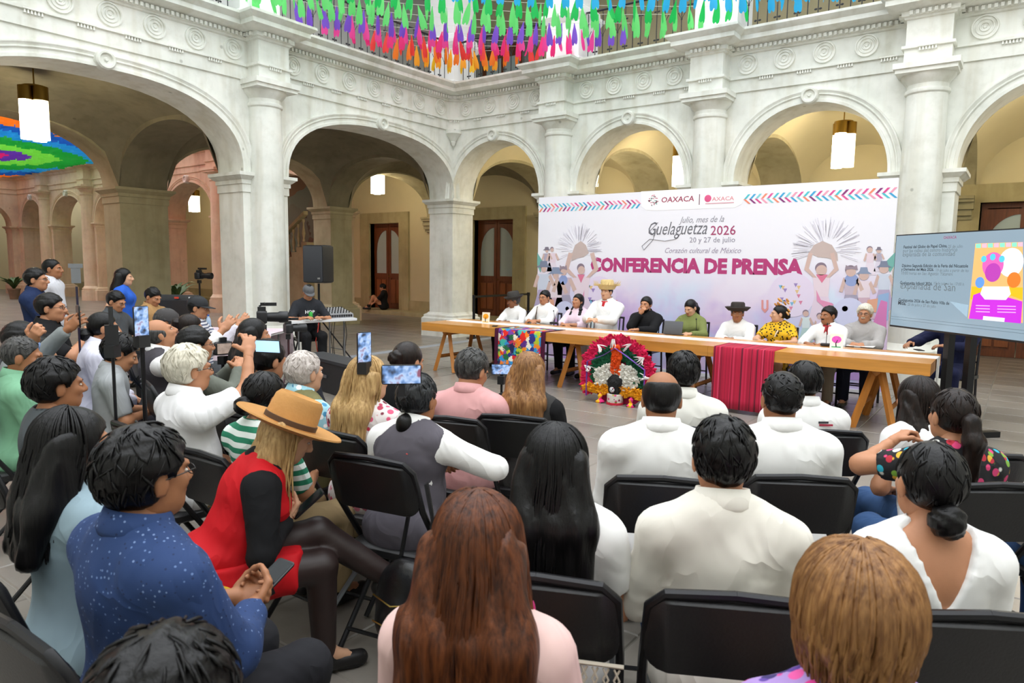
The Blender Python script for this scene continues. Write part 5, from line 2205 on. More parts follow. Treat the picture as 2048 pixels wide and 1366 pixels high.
for body, x0, y0, x1, c, b in (('OAXACA', 1887, 478, 1913, '#a0507c', .02), ('Festival del Globo de Papel China,', 1807, 497, 1894, '#2f3a44', .02), ('25 de julio', 1896, 496, 1925, '#6d7c86', 0), ('por las calles del centro histórico', 1806, 505, 1914, '#6d7c86', 0), ('explanada de la comunidad', 1805, 513, 1909, '#6d7c86', 0),
                              ('Décimo Segunda Edición de la Feria del Nicuatole', 1804, 534, 1936, '#2f3a44', .02), ('y Derivados del Maíz 2026.', 1803, 541, 1868, '#2f3a44', .02), ('19 de julio a partir de las', 1871, 543, 1936, '#6d7c86', 0), ('10:00 horas en San Agustín Yatareni', 1802, 549, 1904, '#6d7c86', 0),
                              ('Guelaguetza Infantil 2026.', 1800, 568, 1865, '#2f3a44', .015), ('15 de julio a las 17:00 h', 1867, 569, 1927, '#6d7c86', 0), ('explanada de San', 1800, 577, 1910, '#6d7c86', 0), ('Guelaguetza 2026 de San Pablo Villa de', 1797, 602, 1899, '#2f3a44', .015), ('Mitla.', 1796, 609, 1812, '#2f3a44', .02), ('20 de julio y 27 de julio', 1815, 611, 1872, '#6d7c86', 0)):
    tv_text(body, x0, y0, x1, c, b)


def tvpoly(pts, col, nm, y=.001, e=.33):
    q = [on_tv(*p_) for p_ in pts]
    MB().poly([(a, yS * y, z) for a, z in q], (0, yS * .0004, 0)).build(nm, glow(col, e), tv, smooth=False)


def tvdisc(px, py, r, col, nm, y=.0015):
    a, z = on_tv(px, py)
    k = .0045 * r
    MB().poly([(a + k * math.cos(q), yS * y, z + k * math.sin(q)) for q in [j * math.pi / 12 for j in range(24)]], (0, yS * .0004, 0)).build(nm, glow(col), tv, smooth=False)


tvpoly([(1951, 487), (2046, 484), (2046, 646), (1936, 637)], '#d9a468', 'slide_poster')
tvpoly([(1947, 590), (1938, 637), (2042, 647), (2045, 603), (2000, 590), (1975, 580)], '#b42bc4', 'slide_poster_base', .0014)
tvpoly([(1944, 573), (1941, 600), (1975, 583), (2000, 583), (2045, 600), (2046, 575)], '#d8a820', 'slide_poster_band', .0012)
for k in range(8):
    tvpoly([(1952 + 12 * k, 488 - .4 * k), (1962 + 12 * k, 487 - .4 * k), (1962 + 12 * k, 496 - .4 * k), (1952 + 12 * k, 496 - .4 * k)], ['#7cc9b0', '#e6a3b4'][k % 2], 'slide_pennant', .0016)
tvdisc(2022, 525, 30, '#cfd8de', 'slide_moon', .0016)
tvdisc(1986, 530, 27, '#d05aa6', 'slide_balloon', .0018)
tvdisc(1986, 545, 20, '#a43ba0', 'slide_balloon_lower', .002)
for q in ((1968, 518), (1986, 514), (2004, 518)):
    tvdisc(*q, 7, '#4fb4d8', 'slide_balloon_spot', .0021)
tvdisc(1960, 565, 12, '#5a8ad8', 'slide_star', .002)
tvdisc(2028, 560, 16, '#e0702a', 'slide_flower', .002)
tvpoly([(1966, 573), (2018, 573), (2022, 588), (2012, 600), (1970, 599), (1961, 588)], '#cfe0e2', 'slide_cloud', .0022)
tv_text('GLOBO', 1969, 592, 2015, '#7a2f9c', .03)
for y_ in (610, 616, 622):
    tvpoly([(1952, y_), (1980, y_ + 1), (1980, y_ + 3), (1952, y_ + 2)], '#d79be0', 'slide_line', .0022)
    tvpoly([(1995, y_ + 1), (2032, y_ + 2), (2032, y_ + 4), (1995, y_ + 3)], '#d79be0', 'slide_line', .0022)
tvpoly([(1967, 632), (2010, 636), (2009, 644), (1966, 640)], '#d9cfe4', 'slide_logo_tab', .0022)
tvpoly([(1900, 603), (1937, 610), (1934, 635)], '#8ba3b4', 'slide_wedge', .0012)
for y_ in (632, 637):
    (a, z0), (b, z1) = on_tv(1777, y_), on_tv(2047, y_ + 28)
    tvbox(u0 + .02, z0, u0 + TVW - .02, z0 + .003, .0, .0012, M('scr_line', '#5f7480', .5), 'slide_rule')
uc = u0 + TVW * .5
for du in (-.14, .14):
    tvbox(uc + du - .035, .06, uc + du + .035, zB + .5, -.14, -.065, BLK_METAL, 'upright')
    tvbox(uc + du - .04, 0.0, uc + du + .04, .06, -.50, .35, BLK_METAL, 'foot')
tvbox(uc - .2, .35, uc + .2, .39, -.12, -.08, BLK_METAL, 'brace')
tvbox(u0 + .35, zB + .08, u0 + TVW - .35, zT - .1, -.08, -.06, BLK_METAL, 'mount')

# ---- retractable-belt posts
def stanchion(px, py, label, h=1.0):
    p = at(px, py, 2, h)
    o = empty('belt_post', (p[0], p[1], 0), 0, label, 'post', 'black belt posts')
    MB().lathe([(.17, 0), (.17, .015), (.05, .04), (.032, .05), (.032, h - .08), (.04, h - .08), (.04, h), (0, h)], 16).build('post', BLK_METAL, o)
    return np.array([p[0], p[1], h - .04])


s1 = stanchion(1057, 585, 'black belt post at the end of the tape by the banner')
s2 = stanchion(948, 590, 'black belt post at the other end of the tape by the corner pier')
tag(MB().box((0, -.002, -.025), (float(np.linalg.norm(s1 - s2)), .002, .025)).build('barrier_belt', BLK_VINYL, smooth=False, loc=s2, rot=(0, 0, math.atan2(*(s1 - s2)[1::-1]))), 'black barrier belt stretched between the two belt posts', 'belt')

# ---- loudspeaker on a tripod stand, sound desk
def tripod_legs(o, apex, spread, r=.012, mat=BLK_METAL, z0=0.0, a0=.3, n=3):
    for k in range(n):
        a = a0 + 2 * math.pi * k / n
        MB().tube([(0, 0, apex), (spread * math.cos(a), spread * math.sin(a), z0)], r, 6).build('leg', mat, o)


gp = at(640, 722, 2, 0)
SPZ = at(638, 567, 0, gp[0])[2]
sp = empty('speaker_stand', (gp[0], gp[1], 0), 0, 'black tripod stand carrying the loudspeaker', 'stand')
tripod_legs(sp, .75, .55, .014, BLK_METAL, .0, .9)
MB().tube([(0, 0, .1), (0, 0, SPZ)], .02, 8).build('pole', BLK_METAL, sp)
MB().lathe([(.03, .70), (.04, .72), (.04, .80), (.03, .82)], 12).build('collar', BLK_PLAST, sp)
SPK = M('speaker_grille', '#33363b', .6, .05, 80, .4, 300)
q = at(636, 567, 0, gp[0])
q2 = at(636, 493, 0, gp[0])
sk_ = empty('loudspeaker', (gp[0], gp[1], SPZ), math.radians(20), 'tall dark grey loudspeaker raised on the stand', 'loudspeaker')
MB().rpanel(.39, .64, .34, .03, T=Matrix.Translation((0, 0, .33))).build('cabinet', BLK_PLAST, sk_)
MB().rpanel(.36, .60, .02, .025, T=Matrix.Translation((0, -.175, .33))).build('grille', SPK, sk_)
MB().cbox((.12, -.187, .09), (.05, .004, .03)).build('badge', CHROME, sk_, smooth=False)

a1, a2 = at(578, 643, 2, .78), at(714, 636, 2, .78)
dj = empty('folding_table', ((a1[0] + a2[0]) / 2, (a1[1] + a2[1]) / 2, 0), math.atan2(a2[1] - a1[1], a2[0] - a1[0]), 'white plastic folding table carrying the sound equipment', 'table')
LT = float(np.linalg.norm((a2 - a1)[:2]))
MB().box((-LT / 2, 0, .74), (LT / 2, .60, .78)).build('table_top', WHITE_PL, dj, smooth=False)
for x_ in (-LT / 2 + .2, LT / 2 - .2):
    for y_ in (.08, .54):
        MB().tube([(x_, y_, 0), (x_, y_, .74)], .014, 8).build('leg', GREY_METAL, dj)
    MB().tube([(x_, .08, .25), (x_, .54, .25)], .01, 6).build('crossbar', GREY_METAL, dj)
DJR = rotz(dj.rotation_euler[2])
DJP = np.array(dj.location)
mx = empty('mixing_desk', DJP + DJR @ np.array([LT * .30, .28, .78]), dj.rotation_euler[2], 'silver and black audio mixing desk on the white table', 'mixer')
MB().add([(-.24, -.18, 0), (.24, -.18, 0), (.24, .2, 0), (-.24, .2, 0), (-.24, -.18, .07), (.24, -.18, .07), (.24, .2, .16), (-.24, .2, .16)], [(0, 3, 2, 1), (4, 5, 6, 7), (0, 1, 5, 4), (1, 2, 6, 5), (2, 3, 7, 6), (3, 0, 4, 7)]).build('case', M('silver_case', '#b9bcc0', .4, metal=.5), mx, smooth=False)
for k in range(10):
    MB().cbox((-.2 + .044 * k, -.185, .04), (.03, .01, .04)).build('socket', BLK_PLAST, mx, smooth=False)
for k in range(8):
    for j in range(4):
        MB().lathe([(.012, 0), (.009, .025), (0, .025)], 8, (-.19 + .054 * k, -.13 + .08 * j, .085 + .017 * j + .004 * j)).build('knob', BLK_PLAST, mx)
r2 = empty('wireless_receiver', DJP + DJR @ np.array([LT * .02, .3, .78]), dj.rotation_euler[2], 'small black wireless receiver with two antennas on the white table', 'receiver')
MB().box((-.14, -.1, 0), (.14, .1, .06)).build('case', BLK_PLAST, r2, smooth=False)
for s_ in (-1, 1):
    MB().tube([(s_ * .1, .09, .05), (s_ * .14, .10, .26)], .006, 6).build('antenna', BLK_PLAST, r2)
cn = DJP + DJR @ np.array([-LT * .14, .12, .78])
tag(MB().lathe([(.028, 0), (.033, .005), (.033, .11), (.026, .125), (0, .125)], 16, cn).build('drink_can', M('can_green', '#3fae4a', .3, metal=.4)), 'green drink can on the white table', 'can')
for k in range(4):
    x_ = LT * (.1 + .09 * k)
    pts = [DJP + DJR @ np.array([x_ + .02 * math.sin(z * 9 + k), .1 + .12 * (k % 2) - .12, z]) for z in (.72, .5, .3, .12, .02)]
    tag(MB().tube(pts, .006, 5).build('cable', BLK_PLAST), 'thin black cable hanging down behind the sound table', 'cable', 'cables hanging from the sound table')
pts = [DJP + DJR @ np.array([-LT * .12 + .03 * math.sin(z * 11), -.03, z]) for z in (.74, .6, .45, .3, .15, .03)]
tag(MB().tube(pts, .008, 5).build('cable', M('red_cable', '#c23a2e', .5)), 'red cable dangling from the front of the sound table', 'cable')
# cable protector across the floor
c0, c1 = at(690, 716, 2, 0), at(1000, 674, 2, 0)
cv = MB()
L_ = float(np.linalg.norm((c1 - c0)[:2]))
cv.add([(0, -.07, 0), (L_, -.07, 0), (L_, -.03, .03), (0, -.03, .03), (0, .03, .03), (L_, .03, .03), (L_, .07, 0), (0, .07, 0)], [(0, 1, 2, 3), (3, 2, 5, 4), (4, 5, 6, 7), (0, 3, 4, 7), (1, 6, 5, 2)])
tag(cv.build('cable_cover', M('cover_grey', '#8e9196', .5), smooth=False, loc=(c0[0], c0[1], 0), rot=(0, 0, math.atan2(c1[1] - c0[1], c1[0] - c0[0]))), 'grey cable cover strip lying across the floor', 'cable cover')

# black flight case on the floor behind the audience
b0, b1 = at(646, 706, 2, .42), at(800, 741, 2, .42)
fc = empty('stage_wedge', (b0[0], b0[1], 0), math.atan2(b1[1] - b0[1], b1[0] - b0[0]), 'long low black speaker case standing behind the seated rows', 'speaker case')
L_ = float(np.linalg.norm((b1 - b0)[:2]))
MB().box((0, -.34, 0), (L_, 0, .40)).build('case', M('case_black', '#232529', .5, .08, 20), fc, smooth=False)
MB().box((-.01, -.35, .40), (L_ + .01, .01, .44)).build('lid', M('case_lid', '#303338', .5), fc, smooth=False)
MB().box((L_ * .25, -.36, .2), (L_ * .4, -.345, .24)).build('handle', GREY_METAL, fc, smooth=False)
MB().box((L_ * .7, -.352, .05), (L_ * .71, -.34, .42)).build('latch', CHROME, fc, smooth=False)


# ---- cameras and phones on stands
def tripod(pos, h, label, spread=.4, mat=BLK_METAL, a0=.3, head=True, mono=False, r=.011):
    o = empty('tripod', (pos[0], pos[1], 0), a0, label, 'tripod')
    ap = h * .62 if not mono else h * .18
    tripod_legs(o, ap, spread, r * 1.1, mat, 0.0)
    MB().tube([(0, 0, ap * .55), (0, 0, h - .04)], r, 8).build('column', mat, o)
    MB().lathe([(.02, ap - .03), (.032, ap - .02), (.032, ap + .03), (.02, ap + .04)], 10).build('collar', BLK_PLAST, o)
    if head:
        MB().cbox((0, 0, h - .03), (.05, .06, .06)).build('head', BLK_PLAST, o, smooth=False)
    return np.array([pos[0], pos[1], h])


def spot(px, py, z, dist):
    """ground spot under a pixel at a given distance from the camera along the ray."""
    v = AX_F + (px - 1024) / F_PX * AX_R + (py - 683) / F_PX * AX_D
    v = v / np.linalg.norm(v)
    return CAM_POS + v * dist


PHV, _t = new_mat('phone_view')
_c = _t.ramp(_t.noise(_t.coord('Object', (1, 1, 1)), 22, 2), [(.36, lin('#2b2f3d')), (.46, lin('#5f7fb0')), (.56, lin('#9fb4d6')), (.68, lin('#7a4a5e'))])
_t.l(_c, _t.bs.inputs['Base Color'])
_t.l(_c, _t.bs.inputs['Emission Color'])
_t.bs.inputs['Emission Strength'].default_value = .35


def phone_on(pos, th, label, lit=True, land=False, col='#15161a', tilt=0.0):
    o = empty('smartphone', pos, th, label, 'phone')
    o.rotation_euler = (tilt, 0, th)
    w, h = (.155, .078) if land else (.078, .155)
    MB().rpanel(w, h, .009, .01).build('body', M('phone_' + col, col, .35), o)
    MB().box((-w / 2 + .004, -.0056, -h / 2 + .004), (w / 2 - .004, -.0046, h / 2 - .004)).build('screen', PHV if lit else M('phone_screen', '#1c2126', .12), o, smooth=False)
    MB().box((-.012, .004, -h / 2 - .05), (.012, .014, h / 2 - .01)).build('clamp', BLK_PLAST, o, smooth=False)
    return o


def face_cam(p, extra=0.0):
    """heading so that the local -y side looks at the camera."""
    return math.atan2(CAM_POS[1] - p[1], CAM_POS[0] - p[0]) + math.pi / 2 + extra


def dslr(pos, th, label, sc=1.0, screen=False):
    """camera body with its lens along local +y."""
    o = empty('video_camera', pos, th, label, 'camera')
    o.scale = (sc, sc, sc)
    MB().rpanel(.135, .10, .075, .015, T=Matrix.Translation((0, 0, .06))).build('body', BLK_PLAST, o)
    MB().lathe([(.034, 0), (.036, .02), (.038, .09), (.045, .10), (.045, .16), (.040, .165), (.030, .15), (0, .15)], 18, T=Matrix.Translation((0, .03, .06)) @ Matrix.Rotation(-math.pi / 2, 4, 'X')).build('lens', BLK_PLAST, o)
    MB().cbox((0, .0, .125), (.05, .06, .03)).build('viewfinder', BLK_PLAST, o, smooth=False)
    if screen:
        MB().cbox((0, -.042, .06), (.10, .006, .075)).build('monitor', M('cam_view', '#8a7a70', .2, .6, 25, emit=.4), o, smooth=False)
    else:
        MB().tube([(-.05, -.02, .14), (-.05, .02, .165), (.05, .03, .165)], .008, 6).build('handle', BLK_PLAST, o)
        MB().cbox((.0, .05, .16), (.025, .12, .025)).build('microphone', BLK_PLAST, o, smooth=False)
    return o
# silver phone stand among the seats
q = at(733, 1192, 2, 0)
g3 = np.array([q[0], q[1], 0])
top3 = at(738, 722, 0, g3[0])
tripod(g3, top3[2], 'silver phone stand rising behind the blonde woman', .34, GREY_METAL, .4, True, True, .012)
phone_on((g3[0], g3[1], top3[2] + .07), face_cam(g3, .5), 'phone clamped on the silver stand behind the blonde woman', True, False)
for s_ in (-1, 1):
    pass
# thin light stand at the far left
g = spot(160, 700, 0, 6.0)
zt_ = at(162, 562, 0, g[0])[2]
tripod(g, zt_, 'thin purple-black light stand with a lamp box behind the green polo man', .35, M('purple_black', '#221a33', .4), .2, False, True, .008)
o = empty('lamp_box', (g[0], g[1], zt_ - .02), face_cam(g), 'small metal lamp box on the thin light stand', 'lamp')
MB().cbox((0, 0, .06), (.06, .05, .11)).build('box', GREY_METAL, o, smooth=False)
MB().cbox((0, 0, .13), (.09, .06, .03)).build('bracket', GREY_METAL, o, smooth=False)
# phone stands by the grey polo man
g = spot(230, 800, 0, 4.0)
zt_ = at(228, 690, 0, g[0])[2]
tripod(g, zt_, 'thin black recorder stand behind the grey polo man', .3, BLK_METAL, .6, True, True, .008)
o = empty('audio_recorder', (g[0], g[1], zt_), face_cam(g), 'black audio recorder on the thin stand behind the grey polo man', 'recorder')
MB().cbox((0, 0, .05), (.06, .04, .10)).build('body', BLK_PLAST, o, smooth=False)
MB().tube([(0, 0, .1), (.0, .01, .19)], .012, 6).build('microphone', BLK_PLAST, o)
g = spot(289, 800, 0, 4.0)
zt_ = at(289, 670, 0, g[0])[2]
tripod(g, zt_, 'black phone stand in front of the man in the vest', .3, BLK_METAL, .1, True, True, .011)
phone_on((g[0], g[1], zt_ + .07), face_cam(g, .5), 'phone filming from the black stand before the man in the vest', True, False)
# camera with a screen on a tripod behind the white-haired man
g = spot(446, 740, 0, 5.6)
zt_ = at(446, 712, 0, g[0])[2]
tripod(g, zt_, 'slim tripod carrying the camera beyond the white-haired man', .4, BLK_METAL, .5)
dslr((g[0], g[1], zt_), face_cam(g, .35), 'compact camera with its rear screen lit beyond the white-haired man', 1.0, True)
# big video camera
g = spot(525, 680, 0, 6.6)
zt_ = at(520, 650, 0, g[0])[2]
tripod(g, zt_, 'heavy black video tripod before the pale column', .55, BLK_METAL, .2, True, False, .018)
dslr((g[0], g[1], zt_), math.radians(-35), 'large black video camera on the heavy tripod before the pale column', 1.15)
# gimbal camera by the sound desk
g = spot(577, 690, 0, 8.6)
zt_ = at(577, 668, 0, g[0])[2]
tripod(g, zt_, 'black and red tripod in front of the sound desk', .42, M('dark_red_metal', '#3a1a20', .4), .8, True, False, .013)
dslr((g[0], g[1], zt_), math.radians(-20), 'small camera on the black and red tripod at the sound desk', 1.1)
g = spot(400, 600, 0, 14.0)
zt_ = at(400, 560, 0, g[0])[2]
tripod(g, zt_, 'far tripod standing beyond the media table', .45, BLK_METAL, .4, True, False, .016)
dslr((g[0], g[1], zt_), math.radians(-60), 'far camera with a red grip beyond the media table', 1.3)
# small phone tripod in front of the pink shirt
g = spot(1003, 770, 0, 5.2)
zt_ = at(1003, 752, 0, g[0])[2]
tripod(g, zt_, 'small black tripod between the pink-shirted man and the press woman', .28, BLK_METAL, .4, True, False, .009)
phone_on((g[0], g[1], zt_ + .05), face_cam(g), 'phone filming sideways on the small tripod before the table', True, True)

# media table with cloths, screens and bottles
m0, m1 = at(245, 662, 2, .75), at(540, 668, 2, .75)
mt = empty('media_table', (m0[0], m0[1], 0), math.atan2(m1[1] - m0[1], m1[0] - m0[0]), 'long press table under a pale pink cloth by the left column', 'table')
LM = float(np.linalg.norm((m1 - m0)[:2]))
PINKC = cloth('pale_pink', '#d9c6cf', .06)
MB().box((0, 0, .72), (LM, .75, .745)).build('table_top', WHITE_PL, mt, smooth=False)
for x_ in (.15, LM - .15):
    for y_ in (.1, .65):
        MB().tube([(x_, y_, 0), (x_, y_, .72)], .014, 8).build('leg', GREY_METAL, mt)
mc = MB()
n_ = 40
vs, fs = [], []
rows = [(.76, .25), (.755, .748), (.2, .752), (-.01, .75), (-.02, .6), (-.04, .35), (-.05, .12)]
for j, (y, z) in enumerate(rows):
    for i in range(n_ + 1):
        w = .02 * math.sin(i * 1.3) * (max(0, j - 3) / 3)
        vs.append((-.02 + (LM + .04) * i / n_, y - w - .02 * (j > 3), z))
fs = [(j * (n_ + 1) + i, j * (n_ + 1) + i + 1, (j + 1) * (n_ + 1) + i + 1, (j + 1) * (n_ + 1) + i) for j in range(len(rows) - 1) for i in range(n_)]
mo = solid(mc.add(vs, fs).build('tablecloth', PINKC))
mo.location, mo.rotation_euler = mt.location, mt.rotation_euler
mo.location.z += .004
tag(mo, 'pale pink cloth draped over the press table', 'tablecloth')
MR, MP = rotz(mt.rotation_euler[2]), np.array(mt.location)


def mtab(px, dy=.3, z=.757):
    """spot on the media table under a pixel column."""
    best, bu = 1e9, 0
    for k in range(200):
        q = MP + MR @ np.array([LM * k / 199, dy, z])
        e = abs(project(q)[0] - px)
        if e < best:
            best, bu = e, q
    return bu


q = mtab(355, .2)
o = empty('desktop_monitor', q, math.radians(35), 'black desktop monitor seen from behind on the press table', 'monitor')
MB().rpanel(.62, .36, .03, .012, T=Matrix.Translation((0, 0, .30))).build('panel', BLK_PLAST, o)
MB().rpanel(.56, .26, .03, .02, T=Matrix.Translation((0, -.02, .28))).build('back_cover', M('monitor_back', '#222327', .5), o)
MB().tube([(0, -.02, .01), (0, -.02, .22)], .025, 8).build('neck', BLK_PLAST, o)
MB().rpanel(.24, .16, .012, .03, T=Matrix.Translation((0, 0, .008)) @ Matrix.Rotation(math.pi / 2, 4, 'X')).build('foot', BLK_PLAST, o)
MB().cbox((.02, -.036, .44), (.06, .003, .025)).build('red_label', M('label_red', '#c8402c', .5), o, smooth=False)
MB().cbox((.2, -.036, .445), (.03, .003, .018)).build('white_label', WHITE_PL, o, smooth=False)
q = mtab(262, .35)
o = empty('laptop', q, math.radians(30), 'open grey laptop on the press table', 'laptop')
MB().box((-.17, -.0, 0), (.17, .23, .015)).build('base', GREY_METAL, o, smooth=False)
MB().rpanel(.34, .22, .008, .01, T=Matrix.Translation((0, -.03, .115)) @ Matrix.Rotation(.3, 4, 'X')).build('lid', M('laptop_lid', '#8d8788', .4, metal=.4), o)
for px_, lb in ((272, 'small water bottle by the laptop'), (418, 'water bottle beside the striped shirt')):
    q = mtab(px_, .12)
    o = empty('water_bottle', q, 0, lb, 'bottle')
    MB().lathe([(.03, 0), (.033, .01), (.033, .14), (.026, .17), (.013, .195), (.013, .21)], 14).build('bottle_body', M('bottle_plastic', '#9fb4cc', .15), o)
    MB().lathe([(.015, .205), (.015, .225), (0, .225)], 10).build('cap', M('cap_blue', '#2f56a5', .4), o)
q = mtab(297, .05)
tag(MB().cbox(q + np.array([0, 0, .05]), (.05, .03, .10)).build('red_cup', M('cup_red', '#c23030', .5)), 'small red box on the press table', 'box')
# bag hanging on the vested person's chair is built with the cast

# ---- potted plants beyond the left arches
LEAF = M('leaf_green', '#3f5a2c', .5, .25, 8)
POT = M('clay_pot', '#7d6a55', .8, .1, 8)


def fern(x, y, label, n=26, h=.9, seed=1):
    o = empty('potted_fern', (x, y, 0), 0, label, 'plant', 'potted ferns beyond the left arches')
    MB().lathe([(.16, 0), (.22, .38), (.24, .40), (.24, .44), (.20, .44), (.19, .36), (0, .36)], 16).build('pot', POT, o)
    r = np.random.default_rng(seed)
    for k in range(n):
        a, L_ = r.uniform(0, 6.28), h * r.uniform(.6, 1.0)
        m_ = MB()
        pts = [np.array([math.cos(a) * L_ * .55 * f, math.sin(a) * L_ * .55 * f, .4 + L_ * (1.1 * f - .65 * f * f)]) for f in np.linspace(0, 1, 7)]
        sd = np.array([-math.sin(a), math.cos(a), 0])
        vs, fs = [], []
        for i, p_ in enumerate(pts):
            w = .07 * math.sin(math.pi * min(.98, .1 + i / 6.5))
            vs += [p_ - sd * w - [0, 0, w * .4], p_, p_ + sd * w - [0, 0, w * .4]]
        for i in range(6):
            for j in (0, 1):
                q = 3 * i + j
                fs.append((q, q + 1, q + 4, q + 3))
        m_.add(vs, fs).build('frond', LEAF, o, angle=80)
    return o


fern(-12.2, -.2, 'green fern in a clay pot under the far pink arch', 30, 1.3, 1)
fern(-11.2, -.6, 'green fern in a clay pot beside the far pink column', 30, 1.2, 2)
fern(-23.0, -1.2, 'distant green fern behind the two standing men', 24, 1.2, 3)

# ---- paper flags strung across the courtyard
FLAGC = [('yellow', '#f7c325'), ('golden', '#f9a61e'), ('orange', '#f6801f'), ('coral', '#f0443f'), ('hot pink', '#ee2f7f'), ('pink', '#f0489c'), ('purple', '#7d4fd0'), ('violet', '#8a5be0'), ('light green', '#6fe07a'), ('green', '#1fc25a'), ('sky blue', '#2fb4ea'), ('blue', '#2389dc'), ('deep blue', '#2a6fd0')]


def paper(c):
    k = 'paper_' + c
    if k in MATS:
        return MATS[k]
    m, t = new_mat(k)
    col = lin(c)
    t.bs.inputs['Base Color'].default_value = (*col, 1)
    t.bs.inputs['Roughness'].default_value = .6
    tr = t.n('ShaderNodeBsdfTranslucent')
    tr.inputs[0].default_value = (*col, 1)
    mxs = t.n('ShaderNodeMixShader')
    mxs.inputs[0].default_value = .5
    t.l(t.bs.outputs[0], mxs.inputs[1])
    t.l(tr.outputs[0], mxs.inputs[2])
    out = [n for n in t.t.nodes if n.type == 'OUTPUT_MATERIAL'][0]
    t.l(mxs.outputs[0], out.inputs[0])
    MATS[k] = m
    return m


def flag_mesh(mat, var):
    r = np.random.default_rng(var)
    tw = [0.5, -.7, .9, -.4][var % 4]
    rows = [(0, .008), (-.06, .018), (-.13, .036), (-.22, .052), (-.31, .062), (-.38, .056)]
    vs, fs = [], []
    for j, (z, w) in enumerate(rows):
        a = tw * (j / 5)
        for k in (-1, 0, 1):
            vs.append((k * w * math.cos(a), k * w * math.sin(a) + .02 * abs(k) * (j / 5), z + .012 * math.sin(3 * k + var)))
    for j in range(5):
        for k in range(2):
            q = j * 3 + k
            fs.append((q, q + 1, q + 4, q + 3))
    b = len(vs)
    # scalloped lower edge
    for k in (0, 1):
        q = 15 + k
        c = (np.array(vs[q]) + np.array(vs[q + 1])) / 2 + [0, 0, -.03]
        vs.append(tuple(c))
        fs.append((q, q + 1, len(vs) - 1))
    return MB().add(vs, fs).mesh('flag', mat, recalc=False, angle=80)


CORD = M('cord', '#d9d6cc', .8)
ZF = 6.2
CS = [.85, 1.4, 1.95, 2.55, 3.15, 3.75, 4.4, 5.2, 5.9, 6.65, 7.5, 8.3, 9.1]
ORD = ['first', 'second', 'third', 'fourth', 'fifth', 'sixth', 'seventh', 'eighth', 'ninth', 'tenth', 'eleventh', 'twelfth', 'thirteenth']
CI = [0, 1, 2, 3, 4, 5, 6, 8, 8, 9, 10, 10, 11]
rf = np.random.default_rng(11)
for i, c in enumerate(CS):
    nm, hx_ = FLAGC[CI[i]]
    a, b = np.array([.05, -c, ZF]), np.array([c, -.05, ZF])
    o = empty('paper_bunting', a, math.atan2(b[1] - a[1], b[0] - a[0]), 'string of %s cut-paper flags, %s from the corner of the courtyard' % (nm, ORD[i]), 'bunting', 'paper bunting across the courtyard')
    L_ = float(np.linalg.norm(b - a))
    sag = .02 * L_
    MB().tube([(L_ * k / 8, 0, -4 * sag * (k / 8) * (1 - k / 8)) for k in range(9)], .003, 4, cap=False).build('string', CORD, o)
    mes = [flag_mesh(paper(hx_), v_) for v_ in range(4)]
    n_ = max(3, int(L_ / (.235)))
    for k in range(n_):
        f = (k + .5) / n_
        x = L_ * f
        q = project(a + (b - a) * f)
        if not (-60 < q[0] < 2110 and q[1] > -170):
            continue
        link('flag', mes[k % 4], o, (x, 0, -4 * sag * f * (1 - f)), (rf.normal(0, .10), rf.normal(0, .12), rf.normal(0, .45)))

# canopy of flags over the far courtyard
ZC2 = 5.62
c2 = at(-12, 297, 2, ZC2)
thr = [np.linalg.norm(at(x, 297, 2, ZC2) - c2) for x in (8, 46, 92, 140, 178, 215)]
rh = np.array([math.cos(YAW + .6), math.sin(YAW + .6)])
m_ = MB()
FC2 = ['#e0187a', '#6a35b0', '#7fdc4a', '#17a83a', '#1f9ad8', '#1463c0', '#f58a1c', '#e8401c', '#1f9a78']
r = np.random.default_rng(5)
for i in range(-60, 90):
    for j in range(-60, 30):
        x, y = c2[0] + i * .26, c2[1] + j * .26
        if not (-27.6 < x < -5.7 and -15.5 < y < .3):
            continue
        w = np.array([x - c2[0], y - c2[1]])
        la, de = abs(w @ rh), abs(w @ np.array([-rh[1], rh[0]])) * .60
        d = (math.hypot(la, de) * .6 + (la + de) * .36) * (1 + r.normal(0, .012))
        k = int(np.searchsorted(thr, d))
        if k == 6 and d > thr[5] * 1.25:
            k = 7
        a = r.uniform(-.5, .5) + .7
        cx0, sx0 = .125 * math.cos(a), .125 * math.sin(a)
        z = ZC2 + r.uniform(-.03, .03)
        m_.add([(x - cx0, y - sx0, z), (x + cx0, y + sx0, z), (x + cx0, y + sx0, z - .24), (x - cx0, y - sx0, z - .24)], [(0, 1, 2, 3)], k)
ob = link('paper_canopy', m_.mesh('paper_canopy', [paper(c) for c in FC2], smooth=False, recalc=False))
tag(ob, 'rainbow rings of cut-paper flags roofing the far courtyard', 'bunting', kind='stuff')
# ================================================================ the people
DENIM = cloth('denim', '#3d5a86', .12)
BLACKC = cloth('black', '#18181a', .06)
DGREY = cloth('dark_grey', '#4a4d50', .06)
KHAKI = cloth('khaki', '#a08a66', .06)
CREAM = cloth('cream_shirt', '#e6e1d6', .03, .85, .14, 16)


def wear(info, d, h_, name, mat):
    V, F = d.mesh(h_)
    f_ = Figure()
    f_.add(V * info['s'], F, 0)
    return f_.build(name, [mat], info['ob'])


